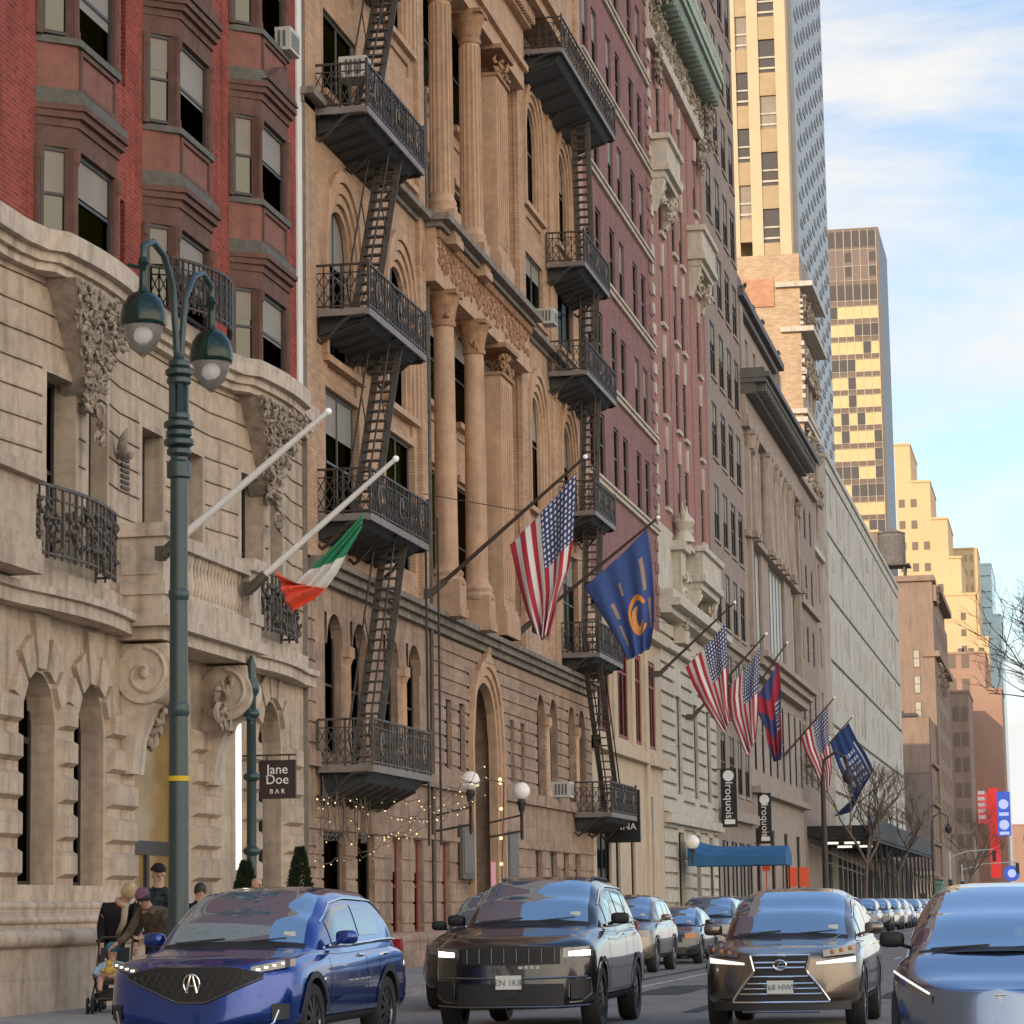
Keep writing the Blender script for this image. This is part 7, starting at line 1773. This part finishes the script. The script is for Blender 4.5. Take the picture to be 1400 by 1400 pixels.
person('tall person in a black cap and dark patterned jacket standing behind the pushchair', (-12.78, 38.5, GZ), .1, stand(face=(.45, -.85, -.05)), 'coat_navy', 'jeans', hat='coat_black', sc=1.13)
person('bald person half hidden behind the blue SUV', (-13.15, 44.6, GZ), 1.2, stand(face=(.0, -1, .0)), 'coat_black', 'jeans', bald=True, sc=1.08)
person('person just right of the lamp post, mostly hidden by it', (-13.28, 42.0, GZ), .6, stand(face=(0, -1, 0)), 'coat_black', 'jeans', hair='hair_dark', sc=1.0)
# pushchair with a small child
ST = thing('pushchair', 'dark folding pushchair with black wheels on the pavement', 'pushchair', (-12.93, 36.9, GZ), .2)
m = MB()
for sg in (1, -1):
    m.tube([(sg*.23, -.33, .16), (sg*.23, .12, .45), (sg*.23, .45, .98), (sg*.20, .52, 1.02)], .014, 8); m.tube([(sg*.23, .38, .14), (sg*.23, .05, .42), (sg*.23, -.15, .52)], .013, 8)
m.tube([(-.20, .52, 1.02), (.20, .52, 1.02)], .018, 8); m.bar((-.23, -.33, .2), (.23, -.33, .2), .02); m.bar((-.23, .38, .16), (.23, .38, .16), .02); m.build('frame', M['iron'], ST)
m = MB(); m.box(-.20, -.12, .38, .20, .18, .43); m.add([(-.2, .16, .42), (.2, .16, .42), (.2, .38, .88), (-.2, .38, .88), (-.2, .20, .40), (.2, .20, .40), (.2, .42, .87), (-.2, .42, .87)], [(0,1,2,3), (4,7,6,5), (0,4,5,1), (2,6,7,3), (1,5,6,2), (3,7,4,0)]); m.box(-.19, .0, .20, .19, .33, .33); m.build('seat', M['clad'], ST)
for sg in (1, -1):
    for y, z, r in ((-.36, .11, .11), (.38, .13, .13)):
        m = MB()
        for dx in (-.03, .03): m.lathe((sg*.24+dx, y, z), [(r*.6, -.018), (r, -.014), (r, .014), (r*.6, .018)], 16, axis='x')
        w_ = m.build('wheel', M['rubber'], ST); m = MB(); m.lathe((sg*.24, y, z), [(r*.55, -.045), (r*.55, .045)], 12, axis='x'); m.build('hub', M['rim'], w_)
CH = thing('child', 'small child in a pale blue jacket and teal cap sitting in the pushchair', 'child', (-12.93, 36.9, GZ), .2)
hd = (0, .10, .82)
body = [[((0, .08, .47), (.10, .09)), ((0, .12, .60), (.10, .085)), ((0, .10, .70), .045), ((0, .09, .78), (.07, .075)), ((0, .10, .86), (.075, .08)), ((0, .10, .92), (.05, .06))]]
jk = [[((0, .08, .45), (.125, .11)), ((0, .12, .60), (.125, .11)), ((0, .10, .69), .06)]]; tr = []
for sg in (1, -1):
    arm = [((0, .12, .60), (.10, .085)), ((sg*.13, .08, .64), .04), ((sg*.22, -.06, .54), .035), ((sg*.10, -.16, .52), .024)]; body.append(arm); body += hand((sg*.10, -.16, .52), (-sg*.6, -.8, 0), (0, 0, 1)); jk.append([((0, .12, .60), (.125, .11)), ((sg*.13, .08, .64), .062), ((sg*.22, -.06, .54), .055), ((sg*.13, -.14, .52), .045)])
    leg = [((0, .08, .47), (.10, .09)), ((sg*.08, .02, .46), .06), ((sg*.12, -.20, .47), .05), ((sg*.12, -.28, .30), .036), ((sg*.12, -.36, .28), .032)]; body.append(leg); tr.append([((sg*.05, .06, .46), .08), ((sg*.09, -.02, .46), .075), ((sg*.12, -.20, .47), .066), ((sg*.12, -.27, .33), .052)])
skin('body', body, 'skin', CH); skin('jacket', jk, 'baby_blue', CH); skin('trousers', tr, 'pattern', CH)
m = MB(); m.ball((0, .10, .88), (.095, .10, .085), 14); m.tube([(-.06, .02, .87), (0, -.02, .865), (.06, .02, .87)], .012, 6); m.build('cap', M['teal'], CH, smooth=True)
m = MB(); 
for sg in (1, -1): m.ball((sg*.12, -.36, .28), (.04, .075, .04), 8)
m.build('shoe', M['clad'], CH, smooth=True)
m = MB(); 
for sg in (1, -1): m.ball((sg*.028, .012, .80), .009, 6)
m.build('eye', M['eye'], CH)
m = MB(); m.ball((-12.88, 36.68, GZ+.58), (.085, .07, .07), 10); m.ball((-12.88, 36.66, GZ+.67), .05, 8)
for sg in (1, -1): m.ball((-12.88+sg*.05, 36.66, GZ+.72), .022, 6); m.ball((-12.88+sg*.085, 36.64, GZ+.58), (.035, .03, .03), 6)
tag(m.build('soft_toy', M['mustard'], None, smooth=True), "mustard soft toy held on the child's lap in the pushchair", 'toy')
# small things on the pavement
m = MB(); m.lathe((-13.75, 38.9, .15), [(.06, 0), (.06, .02), (.035, .03), (.035, .26), (.085, .28), (.085, .33), (.05, .36)], 12); tag(m.build('standpipe', M['ac'], None, smooth=40), 'short metal standpipe by the stone plinth', 'standpipe')
m = MB(); m.box(-13.3, 38.3, .152, -13.1, 38.5, .16); tag(m.build('litter', M['white_paint']), 'scrap of pale litter on the pavement', 'litter')
